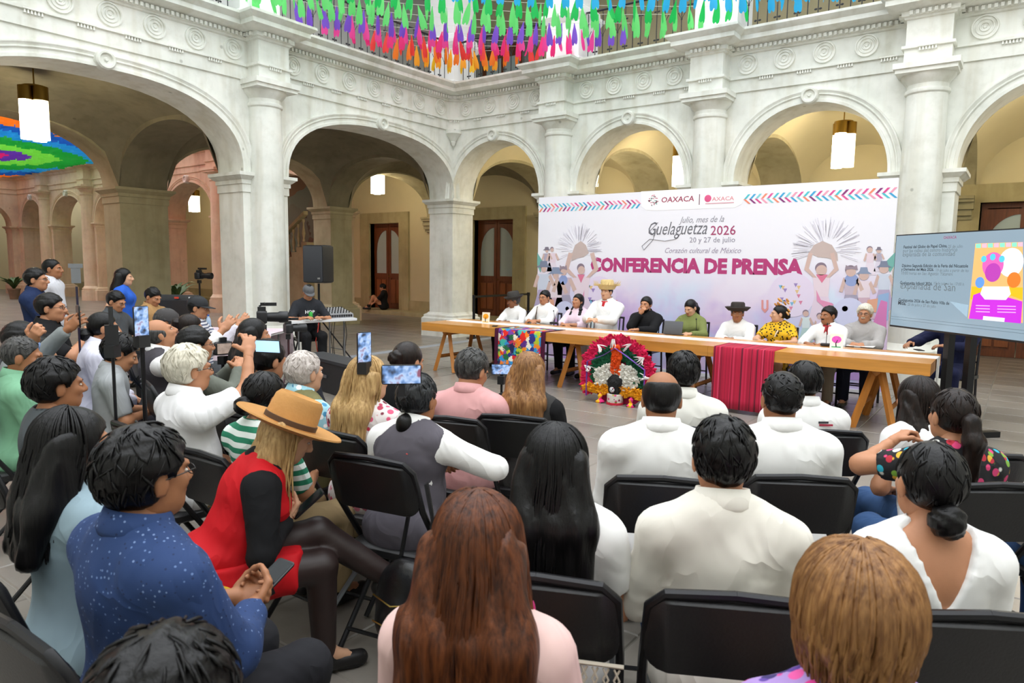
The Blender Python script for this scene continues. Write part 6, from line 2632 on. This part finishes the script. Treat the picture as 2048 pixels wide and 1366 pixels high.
def hat(info, col, band='#2a211c', brim=.185, crown=.115, rc=.098, z=.055, curl=.03, tilt=0.0, name='hat', sx=1.0, sy=1.12, rough=.8, dent=.02):
    m_ = MB()
    prof = [(rc * .55, crown - dent), (rc * .8, crown), (rc * .93, crown * .85), (rc, .02), (rc + .004, 0), (brim * .75, -.004), (brim, curl), (brim + .003, curl - .006), (brim * .74, -.012), (rc + .002, -.008), (rc * .98, -.004)]
    m_.lathe(prof, 32, (0, -.014, z), sx=sx, sy=sy)
    T = Matrix.Rotation(tilt, 4, 'X')
    m_.v = [tuple(T @ Vector(v)) for v in m_.v]
    h = on_head(info, m_, name, M('felt_' + col, col, rough, .06, 20, .2, 90))
    if band:
        b = MB().lathe([(rc + .003, .004), (rc + .003, .026), (rc - .002, .028)], 32, (0, -.014, z), sx=sx, sy=sy)
        b.v = [tuple(T @ Vector(v)) for v in b.v]
        on_head(info, b, 'hat_band', M('band_' + band, band, .6))


def cap(info, col):
    m_ = MB().lathe([(.0, .128), (.04, .124), (.075, .10), (.09, .06), (.092, .03), (.088, .028)], 24, (0, -.014, 0), sy=1.15)
    on_head(info, m_, 'cap_crown', M('cap_' + col, col, .8, .05, 20))
    vs = []
    for k in range(9):
        a = math.radians(20 + 140 * k / 8)
        vs += [(.088 * math.cos(a), -.014 + .10 * math.sin(a), .035), (.085 * math.cos(a), .0 + .175 * math.sin(a) ** .8, .028)]
    m_ = MB().add(vs, [(2 * k, 2 * k + 1, 2 * k + 3, 2 * k + 2) for k in range(8)])
    md = on_head(info, m_, 'cap_visor', M('cap_' + col, col, .8, .05, 20)).modifiers.new('t', 'SOLIDIFY')
    md.thickness = .004


def scarf(info, col):
    d = SDF(.012)
    U = info['U']
    n = 12
    pts = [U((.075 * math.cos(a), .005 + .075 * math.sin(a), 1.075 - .02 * math.sin(a))) for a in [2 * math.pi * k / n for k in range(n)]]
    for k in range(n):
        d.cap(pts[k], pts[(k + 1) % n], .017)
    d.cap(U((0, .10, 1.05)), U((-.02, .125, .95)), .02, .008).cap(U((0, .10, 1.05)), U((.025, .125, .97)), .018, .007)
    wear(info, d, .009, 'neckerchief', M('scarf_' + col, col, .7))


def strap(info, pts, col, name='strap', r=.018, mat=None):
    U = info['U']
    m_ = MB().tube([U(p) * info['s'] for p in pts], r, 6, flat=.3)
    return m_.build(name, mat or M('strap_' + col, col, .6), info['ob'])


def tights(info):
    d = SDF(.02)
    for sd in (-1, 1):
        A, K, N, T_ = info['lg'][sd]
        d.cap(A, K, .100, .072).cap(K, N, .072, .052)
    wear(info, d, .013, 'tights', M('sheer_black', '#2a1c1a', .5, .1, 8))
    for sd in (-1, 1):
        A, K, N, T_ = info['lg'][sd]
        dv = (T_ - N)
        u = (K - N) / np.linalg.norm(K - N)
        d = SDF(.02).cap(N - u * .02, N + u * .11, .05, .053).cap(N - u * .045 - dv * .2, N + dv * 1.15 - u * .02, .044, .036).cap(N - u * .03 - dv * .25, N - u * .09 - dv * .25, .026, .022)
        if N[2] < .2:
            d.sub(lambda P: .004 - P[..., 2])
        wear(info, d, .011, 'ankle_boot', M('boot_black', '#191819', .6))


def audience(label, short, head, plate=False, chair=True, **kw):
    info = person(label, head, **kw)
    if chair:
        folding_chair(info['root'][0], info['root'][1], info['th'], 'black folding chair under the %s' % short, plate)
    return info


# ---------------- rows seen from behind
def magenta(info):
    for s_ in (-1, 1):
        strap(info, [(s_ * .12, .13, .92), (s_ * .115, .07, 1.05), (s_ * .11, -.02, 1.10), (s_ * .11, -.10, 1.02), (s_ * .12, -.145, .86), (s_ * .13, -.15, .72)], '#c01e6e', 'magenta_strap', .017)


PINKB = cloth('blush', '#e3c0ba', .04)
audience('woman with very long brown hair and a blush blouse with magenta straps', 'woman with very long brown hair', (958, 994), ztop=1.22, female=True, near=True, hair='long', hcol='brown', hlen=.50, strands=620, hspread=1.9, top=PINKB, sleeve=.30, collar=False, bottom=BLACKC, extra=magenta, g=.95, skin='tan')
audience('woman with long straight black hair and white puffed sleeves', 'woman with long straight black hair', (1112, 855), ztop=1.22, female=True, near=True, hair='long', hcol='black', hlen=.52, strands=420, hspread=1.3, top=WHITE_C, sleeve=.34, collar=False, bottom=BLACKC, skin='tan')
audience('woman with short caramel hair and a purple printed blouse', 'woman with short caramel hair', (1720, 1108), ztop=1.215, female=True, near=True, hair='bob', hcol='light', strands=600, top=print_mat('purple_print', ['#d63a8f', '#3a2f6b', '#e65aa5', '#5b3f99'], 34, .5, '#a88ac9'), sleeve=.4, collar=False, bottom=BLACKC, skin='light')
i4 = audience('broad man with short black hair in a cream-white shirt and jeans', 'man in the cream-white shirt', (1450, 840), ztop=1.27, near=True, hair='short', top=CREAM, g=.95, gb=1.05, bottom=DENIM, wrinkle=.010, skin='tan')
audience('woman with a low black knot of hair and a V-backed white blouse', 'woman in the V-backed blouse', (1868, 890), ztop=1.225, female=True, near=True, hair='bun', hcol='black', hlen=-.07, top=WHITE_C, sleeve=.46, collar=False, vback=True, bottom=BLACKC, g=1.06, gb=1.2, skin='tan', wrinkle=.004)
audience('bald-crowned man in a white shirt before the red textile', 'bald-crowned man', (1325, 743), ztop=1.26, near=True, hair='bald', top=WHITE_C, g=1.12, gb=1.22, bottom=DGREY, skin='brown', sleeve=.9, hp=8)
audience('man with thick dark hair in a white shirt beyond the bald-crowned man', 'white-shirted man beyond the bald-crowned man', (1368, 706), ztop=1.235, near=True, hair='short', hcol='black', top=cloth('offwhite', '#eceae2', .02), bottom=DGREY, skin='brown')
i8 = audience('man with a crew cut and a white shirt with embroidered collar', 'man with a crew cut', (1567, 746), ztop=1.255, near=True, hair='crew', top=WHITE_C, g=1.13, gb=1.2, bottom=BLACKC, skin='brown')


def marks(info):
    U, s = info['U'], info['s']
    for k, (x, z, w, c) in enumerate(((.06, 1.0, .05, '#3a3a40'), (.075, .985, .07, '#b5304a'))):
        p = U((x, -.133, z)) * s
        MB().cbox(p, (w, .004, .010)).build('printed_mark', M('mark' + c, c, .7), info['ob'], smooth=False)


audience('man with thinning hair in a white shirt marked on the back', 'man in the marked white shirt', (1612, 724), ztop=1.195, near=True, hair='balding', hcol='black', top=WHITE_C, g=1.1, bottom=DGREY, skin='brown', extra=marks)
audience('woman with long straight dark brown hair in a white top by the trestle', 'woman with straight dark brown hair', (1838, 757), ztop=1.15, female=True, near=True, hair='long', hcol='dkbrown', hlen=.44, strands=380, top=WHITE_C, sleeve=.3, collar=False, bottom=DENIM, skin='tan')
EMBR = print_mat('embroidered', ['#e0457b', '#2bb0c9', '#e6b13a', '#d8d8d0', '#c02f3f', '#7fae3f'], 26, .46, '#1b1a1e')
audience('woman with a brown ponytail in an embroidered floral blouse, elbow raised', 'woman in the embroidered blouse', (1912, 781), ztop=1.20, female=True, near=True, hair='pony', hcol='dkbrown', hlen=.36, top=EMBR, sleeve=.28, collar=False, bottom=DENIM, g=1.08, skin='tan', L=((.10, .30, 1.02), (1.0, -.1, -.5)), hands=('grip', 'relax'))
p12 = at(2075, 800, 2, 1.26)
audience('person in a white shirt and jeans beside the embroidered blouse', 'white-shirted person beyond the embroidered blouse', (2165, 797), ztop=1.175, near=True, hair='short', top=WHITE_C, sleeve=.8, bottom=DENIM, g=1.1, skin='tan')
audience('person with glossy black hair behind the man in blue', 'person with glossy black hair', (322, 1288), ztop=1.17, near=True, hair='thick', hcol='black', top=BLACKC, bottom=BLACKC, skin='tan', strands=0)

# ---------------- left-hand block
RED = cloth('red_dress', '#c4161f', .06, .7)


def hat_woman(info):
    hat(info, '#b98649', '#4a3423', brim=.20, crown=.125, z=.045, curl=.012, tilt=.06)
    tights(info)


i16 = audience('woman in a tan felt hat, red dress and black sleeves reading her phone', 'woman in the red dress', (598, 817), ztop=1.11, female=True, near=True, hair='long', hcol='blonde', hlen=.30, strands=220, top=BLACKC, sleeve=.97, vest=RED, bottom=RED, skirt=.72, L='phone', R='phone', hands=('grip', 'grip'), hp=28, collar=False, skin='light', face=-26, extra=hat_woman,
               legs={-1: ((-.06, .03, .55), (.00, .45, .635), (.10, .76, .40), (.13, .88, .37)), 1: ((.09, .03, .53), (.11, .44, .52), (.10, .45, .10), (.10, .58, .05))})
phone_at(i16, 1, 'dark phone in the hands of the woman in red', off=(-.055, .10, .035), tilt=-.9)
BLUEP = print_mat('blue_print', ['#5f78a6', '#182a4f', '#6f86b0'], 70, .2, '#213a68')
i17 = audience('man in a speckled blue shirt and glasses holding a phone', 'man in the blue shirt', (280, 864), ztop=1.27, near=True, hair='thick', hcol='black', top=BLUEP, sleeve=.95, bottom=cloth('charcoal', '#232327', .05), L='phone', R='phone', hands=('grip', 'grip'), glasses=True, g=1.08, turn=-14, skin='brown')
phone_at(i17, 1, 'black phone in the hands of the man in blue', off=(-.055, .10, .03), tilt=-1.1)
audience('woman with long black hair in a pale denim jacket', 'woman in the pale denim jacket', (140, 824), ztop=1.24, female=True, near=True, hair='long', hcol='black', hlen=.30, strands=380, top=cloth('pale_denim', '#93a9b4', .10), bottom=cloth('mustard', '#b08d1f', .2), hy=-12, turn=-10, skin='tan')
audience('man with thick black hair in a dark grey jumper', 'man in the dark grey jumper', (106, 722), ztop=1.235, near=True, hair='thick', hcol='black', top=cloth('slate', '#505558', .05), bottom=BLACKC, g=1.15, turn=-12, skin='brown', collar=False)
audience('man with cropped hair in a mint green polo', 'man in the mint green polo', (45, 675), ztop=1.225, near=True, hair='crew', hcol='pepper', top=cloth('mint', '#79ab8a', .05), sleeve=.42, bottom=DGREY, turn=-10, hy=-14, hp=8, skin='brown', g=1.05)
POLO_W = cloth('polo_white', '#f0eff0', .02)
i21 = audience('white-haired man in a white polo raising a phone', 'white-haired man', (373, 695), ztop=1.255, near=True, hair='thick', hcol='white', top=POLO_W, sleeve=.40, bottom=KHAKI, R=('px', 497, 707, 3.95), hands=('relax', 'pinch'), glasses=True, turn=-14, g=1.12, gb=1.18, skin='tan', plate=False)
ph = phone_at(i21, 1, 'phone lifted by the white-haired man', True, off=(.0, .11, .03), tilt=0.1, yaw=.5, land=True)
GSTR = stripe_mat('green_stripes', [(0, '#1f7a5a'), (.5, '#dfe6e0')], 21, 2)
audience('woman with a black bun in a green and white striped top', 'woman in the striped top', (535, 747), ztop=1.19, female=True, near=True, hair='bun', hcol='black', hlen=-.045, top=GSTR, sleeve=.45, bottom=KHAKI, collar=False, turn=-10, hp=14, L='phone', R='phone', skin='tan')
OLIVE = cloth('olive', '#78744f', .08)
LBL = print_mat('light_blue_print', ['#ffffff', '#4a90b8', '#bfe3ec'], 26, .4, '#9fd2e0')
audience('silver-haired man in an olive vest over a pale blue shirt', 'man in the olive vest', (606, 706), ztop=1.185, near=True, hair='short', hcol='silver', top=LBL, sleeve=.45, vest=OLIVE, bottom=KHAKI, g=1.15, turn=-8, skin='light')
FLORAL = print_mat('rose_floral', ['#c2364f', '#d9587a', '#e58aa0', '#7d2a3f', '#b9405c'], 24, .40, '#e4dcda')
audience('woman with long blonde hair in a rose-flowered dress', 'woman in the flowered dress', (735, 716), ztop=1.215, female=True, near=True, hair='long', hcol='blonde', hlen=.37, strands=220, top=FLORAL, sleeve=.16, bottom=FLORAL, skirt=.95, collar=False, g=1.12, gb=1.18, hy=-14, turn=-4, skin='light', plate=True)


def vest_bits(info):
    strap(info, [(.10, .12, 1.0), (.11, .05, 1.075), (.10, -.06, 1.075), (.05, -.135, .95)], '#a5322f', 'red_strap', .012)


i25 = audience('person with slicked grey hair tied low, grey vest and white sleeves', 'person in the grey vest', (833, 750), ztop=1.185, near=True, hair='short', hcol='slick', top=WHITE_C, sleeve=.80, vest=cloth('grey_vest', '#5d5961', .06), bottom=cloth('army', '#5b5f36', .08), R=((.20, .24, .86), (1.0, -.25, .0)), L='lap', hands=('grip', 'grip'), g=1.1, turn=-6, skin='brown', extra=vest_bits, wrinkle=.009)
bn = i25
d = SDF(.02).ell(bn['HC'] + bn['RH'] @ np.array([0, -.125, -.105]), (.042, .04, .055)).cap(bn['HC'] + bn['RH'] @ np.array([0, -.08, -.07]), bn['HC'] + bn['RH'] @ np.array([0, -.12, -.09]), .03)
wear(bn, d, .009, 'hair_knot', HAIR['black'])
q = spot(803, 749, 0, 2.75)
phone_on(q, face_cam(q), 'phone held up beside the slicked grey hair', True, True)
audience('woman with a chestnut bun in a black jacket near the open floor', 'woman with the chestnut bun', (818, 686), ztop=1.24, female=True, hair='bun', hcol='dkbrown', hlen=.02, top=BLACKC, bottom=BLACKC, collar=True, hp=10, turn=-10, skin='tan')
audience('man with greying hair in a salmon pink shirt', 'man in the salmon pink shirt', (952, 702), ztop=1.215, near=True, hair='short', hcol='pepper', top=cloth('salmon', '#dba4a4', .04), sleeve=.5, bottom=DGREY, hp=22, hy=-16, glasses=True, g=1.1, skin='tan')


def prensa(info):
    me = text_mesh('PRENSA', .068, .0012, 0, .001, 'CENTER')
    me.materials.clear()
    me.materials.append(M('print_white', '#e8e8ea', .7))
    o = link('lettering', me, info['ob'], info['U']((0, -.158, .875)) * info['s'], (math.pi / 2 - .12, 0, 0))


audience('woman with long light brown hair in a dark press vest', 'woman in the press vest', (1058, 708), ztop=1.19, female=True, near=True, hair='long', hcol='light', hlen=.34, strands=200, top=BLACKC, vest=cloth('press_vest', '#3d3c3b', .06), bottom=BLACKC, collar=False, extra=prensa, g=1.08, skin='tan')
i29 = audience('man in a light grey polo looking down at his phone', 'man in the light grey polo', (252, 674), ztop=1.185, near=True, hair='thick', hcol='black', top=cloth('heather', '#9da0a2', .05), sleeve=.42, bottom=DENIM, L='phone', R='phone', hands=('grip', 'grip'), hp=24, turn=-16, skin='tan', plate=True)
phone_at(i29, 1, 'pale phone in the hands of the man in the light grey polo', off=(-.055, .10, .03), tilt=-1.0, col='#9fb0b0')
audience('bald man in a grey vest and white shirt looking up', 'bald man looking up', (300, 642), ztop=1.27, hair='bald', hcol='pepper', top=WHITE_C, sleeve=.95, vest=cloth('puffer', '#4a474c', .08), bottom=BLACKC, hp=-26, turn=-12, g=1.12, skin='tan', R='raise_', L='lap')


def mask(info):
    m_ = MB().ell((0, .075, -.05), (.058, .045, .045), 14, 10)
    on_head(info, m_, 'face_mask', M('mask_white', '#ececec', .8))


audience('woman with tied black hair and a face mask in a white shirt', 'woman with the face mask', (205, 626), ztop=1.31, female=True, hair='bun', hcol='black', hlen=-.05, top=cloth('lilac_white', '#dcdbea', .02), bottom=DENIM, turn=-10, hp=4, g=1.1, extra=mask, skin='tan', lean=6)
audience('man with glasses and a grey shirt behind the camera stand', 'man with glasses', (388, 657), ztop=1.235, hair='thick', hcol='black', top=cloth('grey_jacket', '#6b6f66', .06), bottom=KHAKI, glasses=True, turn=-14, skin='tan', L='cam', R='cam', hands=('grip', 'grip'))
audience('man in a dark cap and denim jacket', 'man in the dark cap', (338, 620), ztop=1.26, hair='short', hcol='pepper', top=cloth('denim_jacket', '#4d6d90', .1), bottom=DENIM, turn=-14, hp=14, skin='brown', extra=lambda i_: cap(i_, '#3b3838'))
audience('woman with hair clipped up beside the man in the cap', 'woman with clipped hair', (382, 630), ztop=1.24, female=True, hair='bun', hcol='dkbrown', hlen=.03, top=cloth('pale_top', '#cfc9d4', .04), bottom=DGREY, turn=-12, hp=10, skin='tan', R='raise_')
audience('man in a dark grey shirt at the laptop', 'man at the laptop', (236, 584), ztop=1.335, hair='short', hcol='black', top=DGREY, sleeve=.45, bottom=BLACKC, face=-60, hp=20, skin='tan', R='mouse', L='mouse', glasses=True)
audience('man in a tan jacket sitting behind the monitor', 'man in the tan jacket', (310, 577), ztop=1.35, hair='short', hcol='black', top=cloth('camel', '#b08a5c', .05), bottom=DGREY, face=-70, hp=24, skin='tan', R='mouse', L='mouse')
NSTR = stripe_mat('navy_stripes', [(0, '#e6e6ea'), (.55, '#59607c')], 30, 2)
audience('person in a striped shirt and dark cap beside the monitor', 'person in the striped shirt', (398, 594), ztop=1.32, hair='short', hcol='black', top=NSTR, sleeve=.6, bottom=DGREY, face=-50, hp=10, skin='tan', extra=lambda i_: cap(i_, '#202226'), L='mouse', R='mouse', collar=False)


def stander(label, px, py, dist, **kw):
    q = spot(px, py, 0, dist)
    return person(label, (px, py), ztop=q[2], stand=True, **kw)


def stand_at(label, px, py, dist, **kw):
    q = spot(px, py, 0, dist)
    return person(label, pos=(q[0], q[1]), ztop=float(q[2]), stand=True, **kw)


stand_at('standing woman in a bright blue blouse, hands on hips', 243, 539, 10.6, female=True, hair='long', hcol='black', hlen=.34, top=cloth('bright_blue', '#2f62c8', .06), sleeve=.34, bottom=cloth('white_trousers', '#dfe0e4', .03), collar=False, L='hip', R='hip', face=-35, skin='light', lip='#a8443f')
stand_at('standing man in a navy jacket beside the thin stand', 66, 539, 8.8, hair='short', hcol='black', top=cloth('navy_jacket', '#1f2d4f', .05), bottom=BLACKC, L='down', R='fold', face=-40, skin='tan', glasses=True)
stand_at('standing man in a white shirt behind the navy jacket', 99, 519, 10.0, hair='crew', hcol='black', top=cloth('grey_white', '#cfd0d6', .03), bottom=DGREY, L='down', R='down', face=-45, skin='brown')
i41 = audience('man in black with glasses sitting tall, hand near his brow', 'man in black with glasses', (97, 588), ztop=1.42, lift=.0, hair='short', hcol='black', top=BLACKC, sleeve=.45, bottom=DENIM, glasses=True, turn=-20, skin='tan', R='cam', hands=('relax', 'grip'))
i42 = audience('dark-haired person in a grey hoodie lifting a phone high', 'person in the grey hoodie', (40, 648), ztop=1.24, hair='thick', hcol='black', top=cloth('hoodie', '#7f8484', .05), bottom=DENIM, R=('px', 140, 655, 5.5), hands=('relax', 'pinch'), turn=-20, skin='brown', collar=False)
phone_at(i42, 1, 'black phone lifted by the person in the grey hoodie', off=(.0, .07, .09), tilt=0.0, yaw=.4)
audience('person in a denim shirt with a fist raised, mostly hidden', 'person in the denim shirt', (66, 672), ztop=1.165, hair='short', hcol='black', top=cloth('denim_shirt', '#7f97c2', .06), bottom=DENIM, R=('px', 84, 628, 5.0), hands=('relax', 'grip'), turn=-20, skin='tan')
audience('woman with long black hair in a black jacket by the video tripod', 'woman by the video tripod', (505, 640), ztop=1.27, female=True, hair='long', hcol='black', hlen=.26, top=BLACKC, bottom=BLACKC, turn=-14, skin='tan')
audience('photographer with short black hair in a navy jacket', 'photographer in the navy jacket', (541, 682), ztop=1.24, hair='short', hcol='black', top=cloth('ink', '#15171f', .05), bottom=BLACKC, turn=-8, skin='tan', hp=12, L='cam', R='cam')


# ---------------- sound engineer and the person on the step
def dj_bits(info):
    cap(info, '#5c5d60')
    me = text_mesh('HOP', .075, .002, 0, .001, 'CENTER')
    me.materials.clear()
    me.materials.append(M('print_white', '#e8e8ea', .7))
    link('shirt_print', me, info['ob'], info['U']((0, .145, .88)) * info['s'], (math.pi / 2 + .06, 0, math.pi))


dji = person('sound engineer in a grey cap and dark printed T-shirt', (618, 572), ztop=1.345, face=-112, hair='short', hcol='black', top=cloth('charcoal_tee', '#2c2e33', .05), sleeve=.45, bottom=BLACKC, L='mouse', R='mouse', hp=26, skin='tan', extra=dj_bits, collar=False, lean=8)
folding_chair(dji['root'][0], dji['root'][1], dji['th'], 'black folding chair under the sound engineer')
person('person in black sitting on the door step with knees drawn up', pos=(-6.72, 4.18), ztop=1.0, lift=-.31, face=125, hair='thick', hcol='black', top=BLACKC, sleeve=.45, bottom=BLACKC, L='knee', R=((.10, .40, .86), (.7, -.2, -.8)), hp=24, skin='tan', collar=False,
       legs={-1: ((-.085, .03, .535), (-.10, .34, .88), (-.10, .52, .535), (-.10, .64, .50)), 1: ((.085, .03, .535), (.10, .36, .86), (.10, .56, .535), (.10, .68, .50))})

# ---------------- the panel behind the table
def panel(label, px, py, yy=-2.62, lb='', dz=0.0, **kw):
    q = at(px, py, 1, yy - .12)
    kw.setdefault('L', 'table')
    kw.setdefault('R', 'table')
    kw.setdefault('bottom', DGREY)
    kw.setdefault('turn', 0)
    tn = kw.pop('turn')
    info = person(label, pos=(q[0], yy), ztop=float(q[2]) + dz, face=180 + tn, **kw)
    banquet_chair(q[0], yy - .0, math.radians(180 + tn), 'dark wooden banquet chair under the %s' % lb)
    return info


panel('man in a dark felt hat and white shirt at the table end', 1022, 590, lb='man in the dark felt hat', hair='short', hcol='pepper', top=WHITE_C, hy=-38, hp=10, beard='moustache', L='tablew', R='table', skin='dark', extra=lambda i_: hat(i_, '#35322f', '#1c1a18', brim=.152, crown=.11, z=.06), bottom=BLACKC)


def susp(info):
    for s_ in (1,):
        strap(info, [(s_ * .10, .135, .74), (s_ * .095, .14, .90), (s_ * .10, .09, 1.03), (s_ * .10, 0, 1.085)], '#5b4636', 'suspender', .017)


panel('man with glasses and one brown strap over a white shirt', 1083, 582, lb='man with the brown strap', hair='short', hcol='black', top=WHITE_C, glasses=True, skin='tan', extra=susp, sleeve=.8, bottom=BLACKC)
panel('woman with two dark braids in a pale pink blouse', 1150, 589, lb='woman with braids', female=True, hair='braids', hcol='black', top=cloth('pale_pink_blouse', '#e6cfdd', .04), sleeve=.7, skin='tan', collar=False, hy=-8, hp=-6, bottom=BLACKC)


def straw(info):
    hat(info, '#d8bf86', None, brim=.15, crown=.14, rc=.104, z=.055, curl=.07, name='straw_hat', rough=.9, dent=.0)
    m_ = MB()
    r = np.random.default_rng(2)
    for k in range(150):
        a = r.uniform(0, 6.28)
        q0 = np.array([.15 * math.cos(a), -.014 + .165 * math.sin(a), .10])
        m_.tube([q0, q0 + np.array([.06 * math.cos(a), .06 * math.sin(a), r.uniform(.0, .09)])], [.0028, .001], 3, cap=False)
    tag(on_head(info, m_, 'straw_fringe', M('straw', '#d8bf86', .9)), kind='stuff')
    scarf(info, '#c4202c')


panel('tall man in a frayed straw hat and red neckerchief', 1208, 568, lb='tall man in the straw hat', hair='short', hcol='black', top=WHITE_C, skin='light', extra=straw, g=1.12, bottom=WHITE_C)
panel('bearded man with long black hair in black, hand over his mouth', 1287, 595, lb='bearded man in black', hair='lowpony', hcol='black', hlen=.28, top=BLACKC, beard='full', R='chin', L='table', skin='tan', g=1.2, hands=('relax', 'grip'), bottom=BLACKC)
panel('woman in an olive green shirt reading at the microphone', 1378, 600, lb='woman in the olive shirt', female=True, hair='pony', hcol='black', hlen=.28, top=cloth('olive_shirt', '#78804a', .05), skin='light', hp=22, hy=-10, L='tablew', R='tablew', bottom=BLACKC, lip='#b03a48')
panel('man in a wide dark hat and white shirt by the crimson cloth', 1474, 612, lb='man in the wide dark hat', hair='short', hcol='pepper', top=WHITE_C, skin='brown', hy=16, extra=lambda i_: hat(i_, '#2f2722', '#c08a4a', brim=.168, crown=.105, z=.055, curl=.04), bottom=BLACKC, beard=None, g=1.08)
YEL = print_mat('yellow_huipil', ['#1b1408', '#3a2a08', '#d9a81c', '#1b1408'], 34, .42, '#e0ae12')


def flowers(info):
    r = np.random.default_rng(6)
    for k in range(16):
        a, z = r.uniform(-2.4, -.2), r.uniform(-.06, .17)
        p = np.array([-.02 + .085 * math.cos(a) * (1 if z < .09 else .6), -.02 + .10 * math.sin(a), .03 + z])
        if k > 10:
            p = np.array([r.uniform(-.05, .05), r.uniform(-.04, .05), .12 + r.uniform(0, .08)])
        m_ = MB()
        c_ = np.array([0, 0, .03]) - p
        for j in range(6):
            b = j * math.pi / 3
            m_.ell(p + np.array([.018 * math.cos(b), .012 * math.sin(b), .016 * math.sin(b)]), (.014, .012, .013), 6, 4)
        m_.ell(p, (.012, .014, .012), 6, 4)
        tag(on_head(info, m_, 'hair_flower', M('gold_flower%d' % (k % 3), ['#c8862e', '#d89a3c', '#e3b070'][k % 3], .5)), kind='stuff')
    strap(info, [(-.02, .14, .97), (0, .15, .93), (.02, .14, .88)], '#e9d9c0', 'pendant', .03)


panel('woman in a yellow and black huipil with a golden flower headdress', 1556, 613, lb='woman in the yellow huipil', female=True, hair='bun', hcol='black', hlen=-.02, top=YEL, sleeve=.36, bottom=YEL, skirt=1.0, skin='light', collar=False, hy=-62, lip='#b01f2c', extra=flowers, L='tablew', R='tablew', g=1.06)
panel('man with a dark moustache and a red striped neckerchief', 1655, 615, -2.70, lb='man in the red neckerchief', hair='short', hcol='black', top=WHITE_C, sleeve=.8, skin='brown', hy=-28, beard='moustache', extra=lambda i_: scarf(i_, '#b3242e'), bottom=cloth('taupe', '#8d8272', .05), L='table', R='tablew')
panel('grey-haired man with glasses and a white moustache in a grey shirt', 1728, 611, -2.52, lb='man with the white moustache', hair='thick', hcol='white', top=cloth('stone_shirt', '#a9a5a3', .05), skin='tan', glasses=True, beard='moustache', bottom=cloth('black_blue', '#1d2130', .05), g=1.12)
qs = at(1905, 640, 1, -2.5)
info = person('person in a dark blue suit behind the screen', pos=(qs[0] + .05, -2.42), ztop=1.33, face=165, hair='short', hcol='black', top=cloth('suit_blue', '#1d2140', .04), bottom=cloth('suit_blue', '#1d2140', .04), L='table', R=((.34, .42, .83), (.8, -.2, -.6)), skin='tan', g=1.12)
banquet_chair(qs[0] + .05, -2.42, math.radians(165), 'dark wooden banquet chair under the suited person')

# ---------------- bags
LEATHER = M('black_leather', '#141416', .32, .1, 20, .15, 60)
o = empty('backpack', to_world(i25, (.20, -.30, .33)), i25['th'], 'black leather backpack hanging from the grey-vested person chair', 'backpack')
d = SDF(.05).ell((0, 0, 0), (.15, .08, .20)).ell((0, -.06, -.06), (.11, .06, .10))
V, F = d.mesh(.014)
f_ = Figure()
f_.add(V, F)
f_.build('bag_body', [LEATHER], o)
for s_ in (-1, 1):
    MB().tube([(s_ * .07, .05, .15), (s_ * .06, .10, .34), (s_ * .04, .08, .50)], .018, 6, flat=.3).build('strap', LEATHER, o)
MB().tube([(-.11, -.085, .06), (0, -.125, .05), (.11, -.085, .06)], .004, 5).build('zip', M('zip_gold', '#b59a55', .3, metal=1.0), o)
MB().tube([(-.09, -.12, -.03), (0, -.14, -.035), (.09, -.12, -.03)], .004, 5).build('zip', M('zip_gold', '#b59a55', .3, metal=1.0), o)
p = at(2000, 1345, 2, .45)
o = empty('tote_bag', (p[0], p[1], 0), .3, 'black shaggy tote bag with pink lace by the V-backed blouse', 'bag')
d = SDF(.06).ell((0, 0, .28), (.16, .12, .26))
d.disp = lambda P: .01 * np.sin(P[..., 0] * 90) * np.sin(P[..., 2] * 80)
V, F = d.mesh(.014)
f_ = Figure()
f_.add(V, F)
f_.build('bag_body', [BLACKC], o)
MB().tube([(-.08, 0, .5), (0, 0, .66), (.08, 0, .5)], .012, 6).build('strap', BLACKC, o)
MB().rpanel(.10, .22, .012, .03, T=Matrix.Translation((-.12, -.10, .42))).build('lace', print_mat('pink_lace', ['#e86aa8', '#f2a3c9'], 60, .4, '#d94f95'), o)
i2 = [o_ for o_ in bpy.data.objects if o_.get('label') == 'woman with long straight black hair and white puffed sleeves'][0]
o = empty('fringed_shawl', i2.location + Vector(rotz(i2.rotation_euler[2]) @ np.array([.04, -.275, .50])), i2.rotation_euler[2], 'cream knotted fringe hanging below the backrest of the black-haired woman', 'shawl')
FR = M('cream_thread', '#cfc7b6', .9)
m_ = MB()
for k in range(13):
    x = -.17 + .028 * k
    m_.tube([(x, 0, .17), (x + .014, 0, .14), (x, 0, .11), (x + .014, 0, .08)], .003, 4).tube([(x + .014, 0, .17), (x, 0, .14), (x + .014, 0, .11), (x, 0, .08)], .003, 4)
tag(m_.build('netting', FR, o), kind='stuff')
for k in range(13):
    x = -.165 + .028 * k
    MB().tube([(x, 0, .085), (x + .004, -.004, .04), (x, 0, .0)], [.004, .006, .005], 5).build('tassel', FR, o)
MB().tube([(-.19, .0, .18), (.19, 0, .18)], .006, 5).build('edge_cord', FR, o)
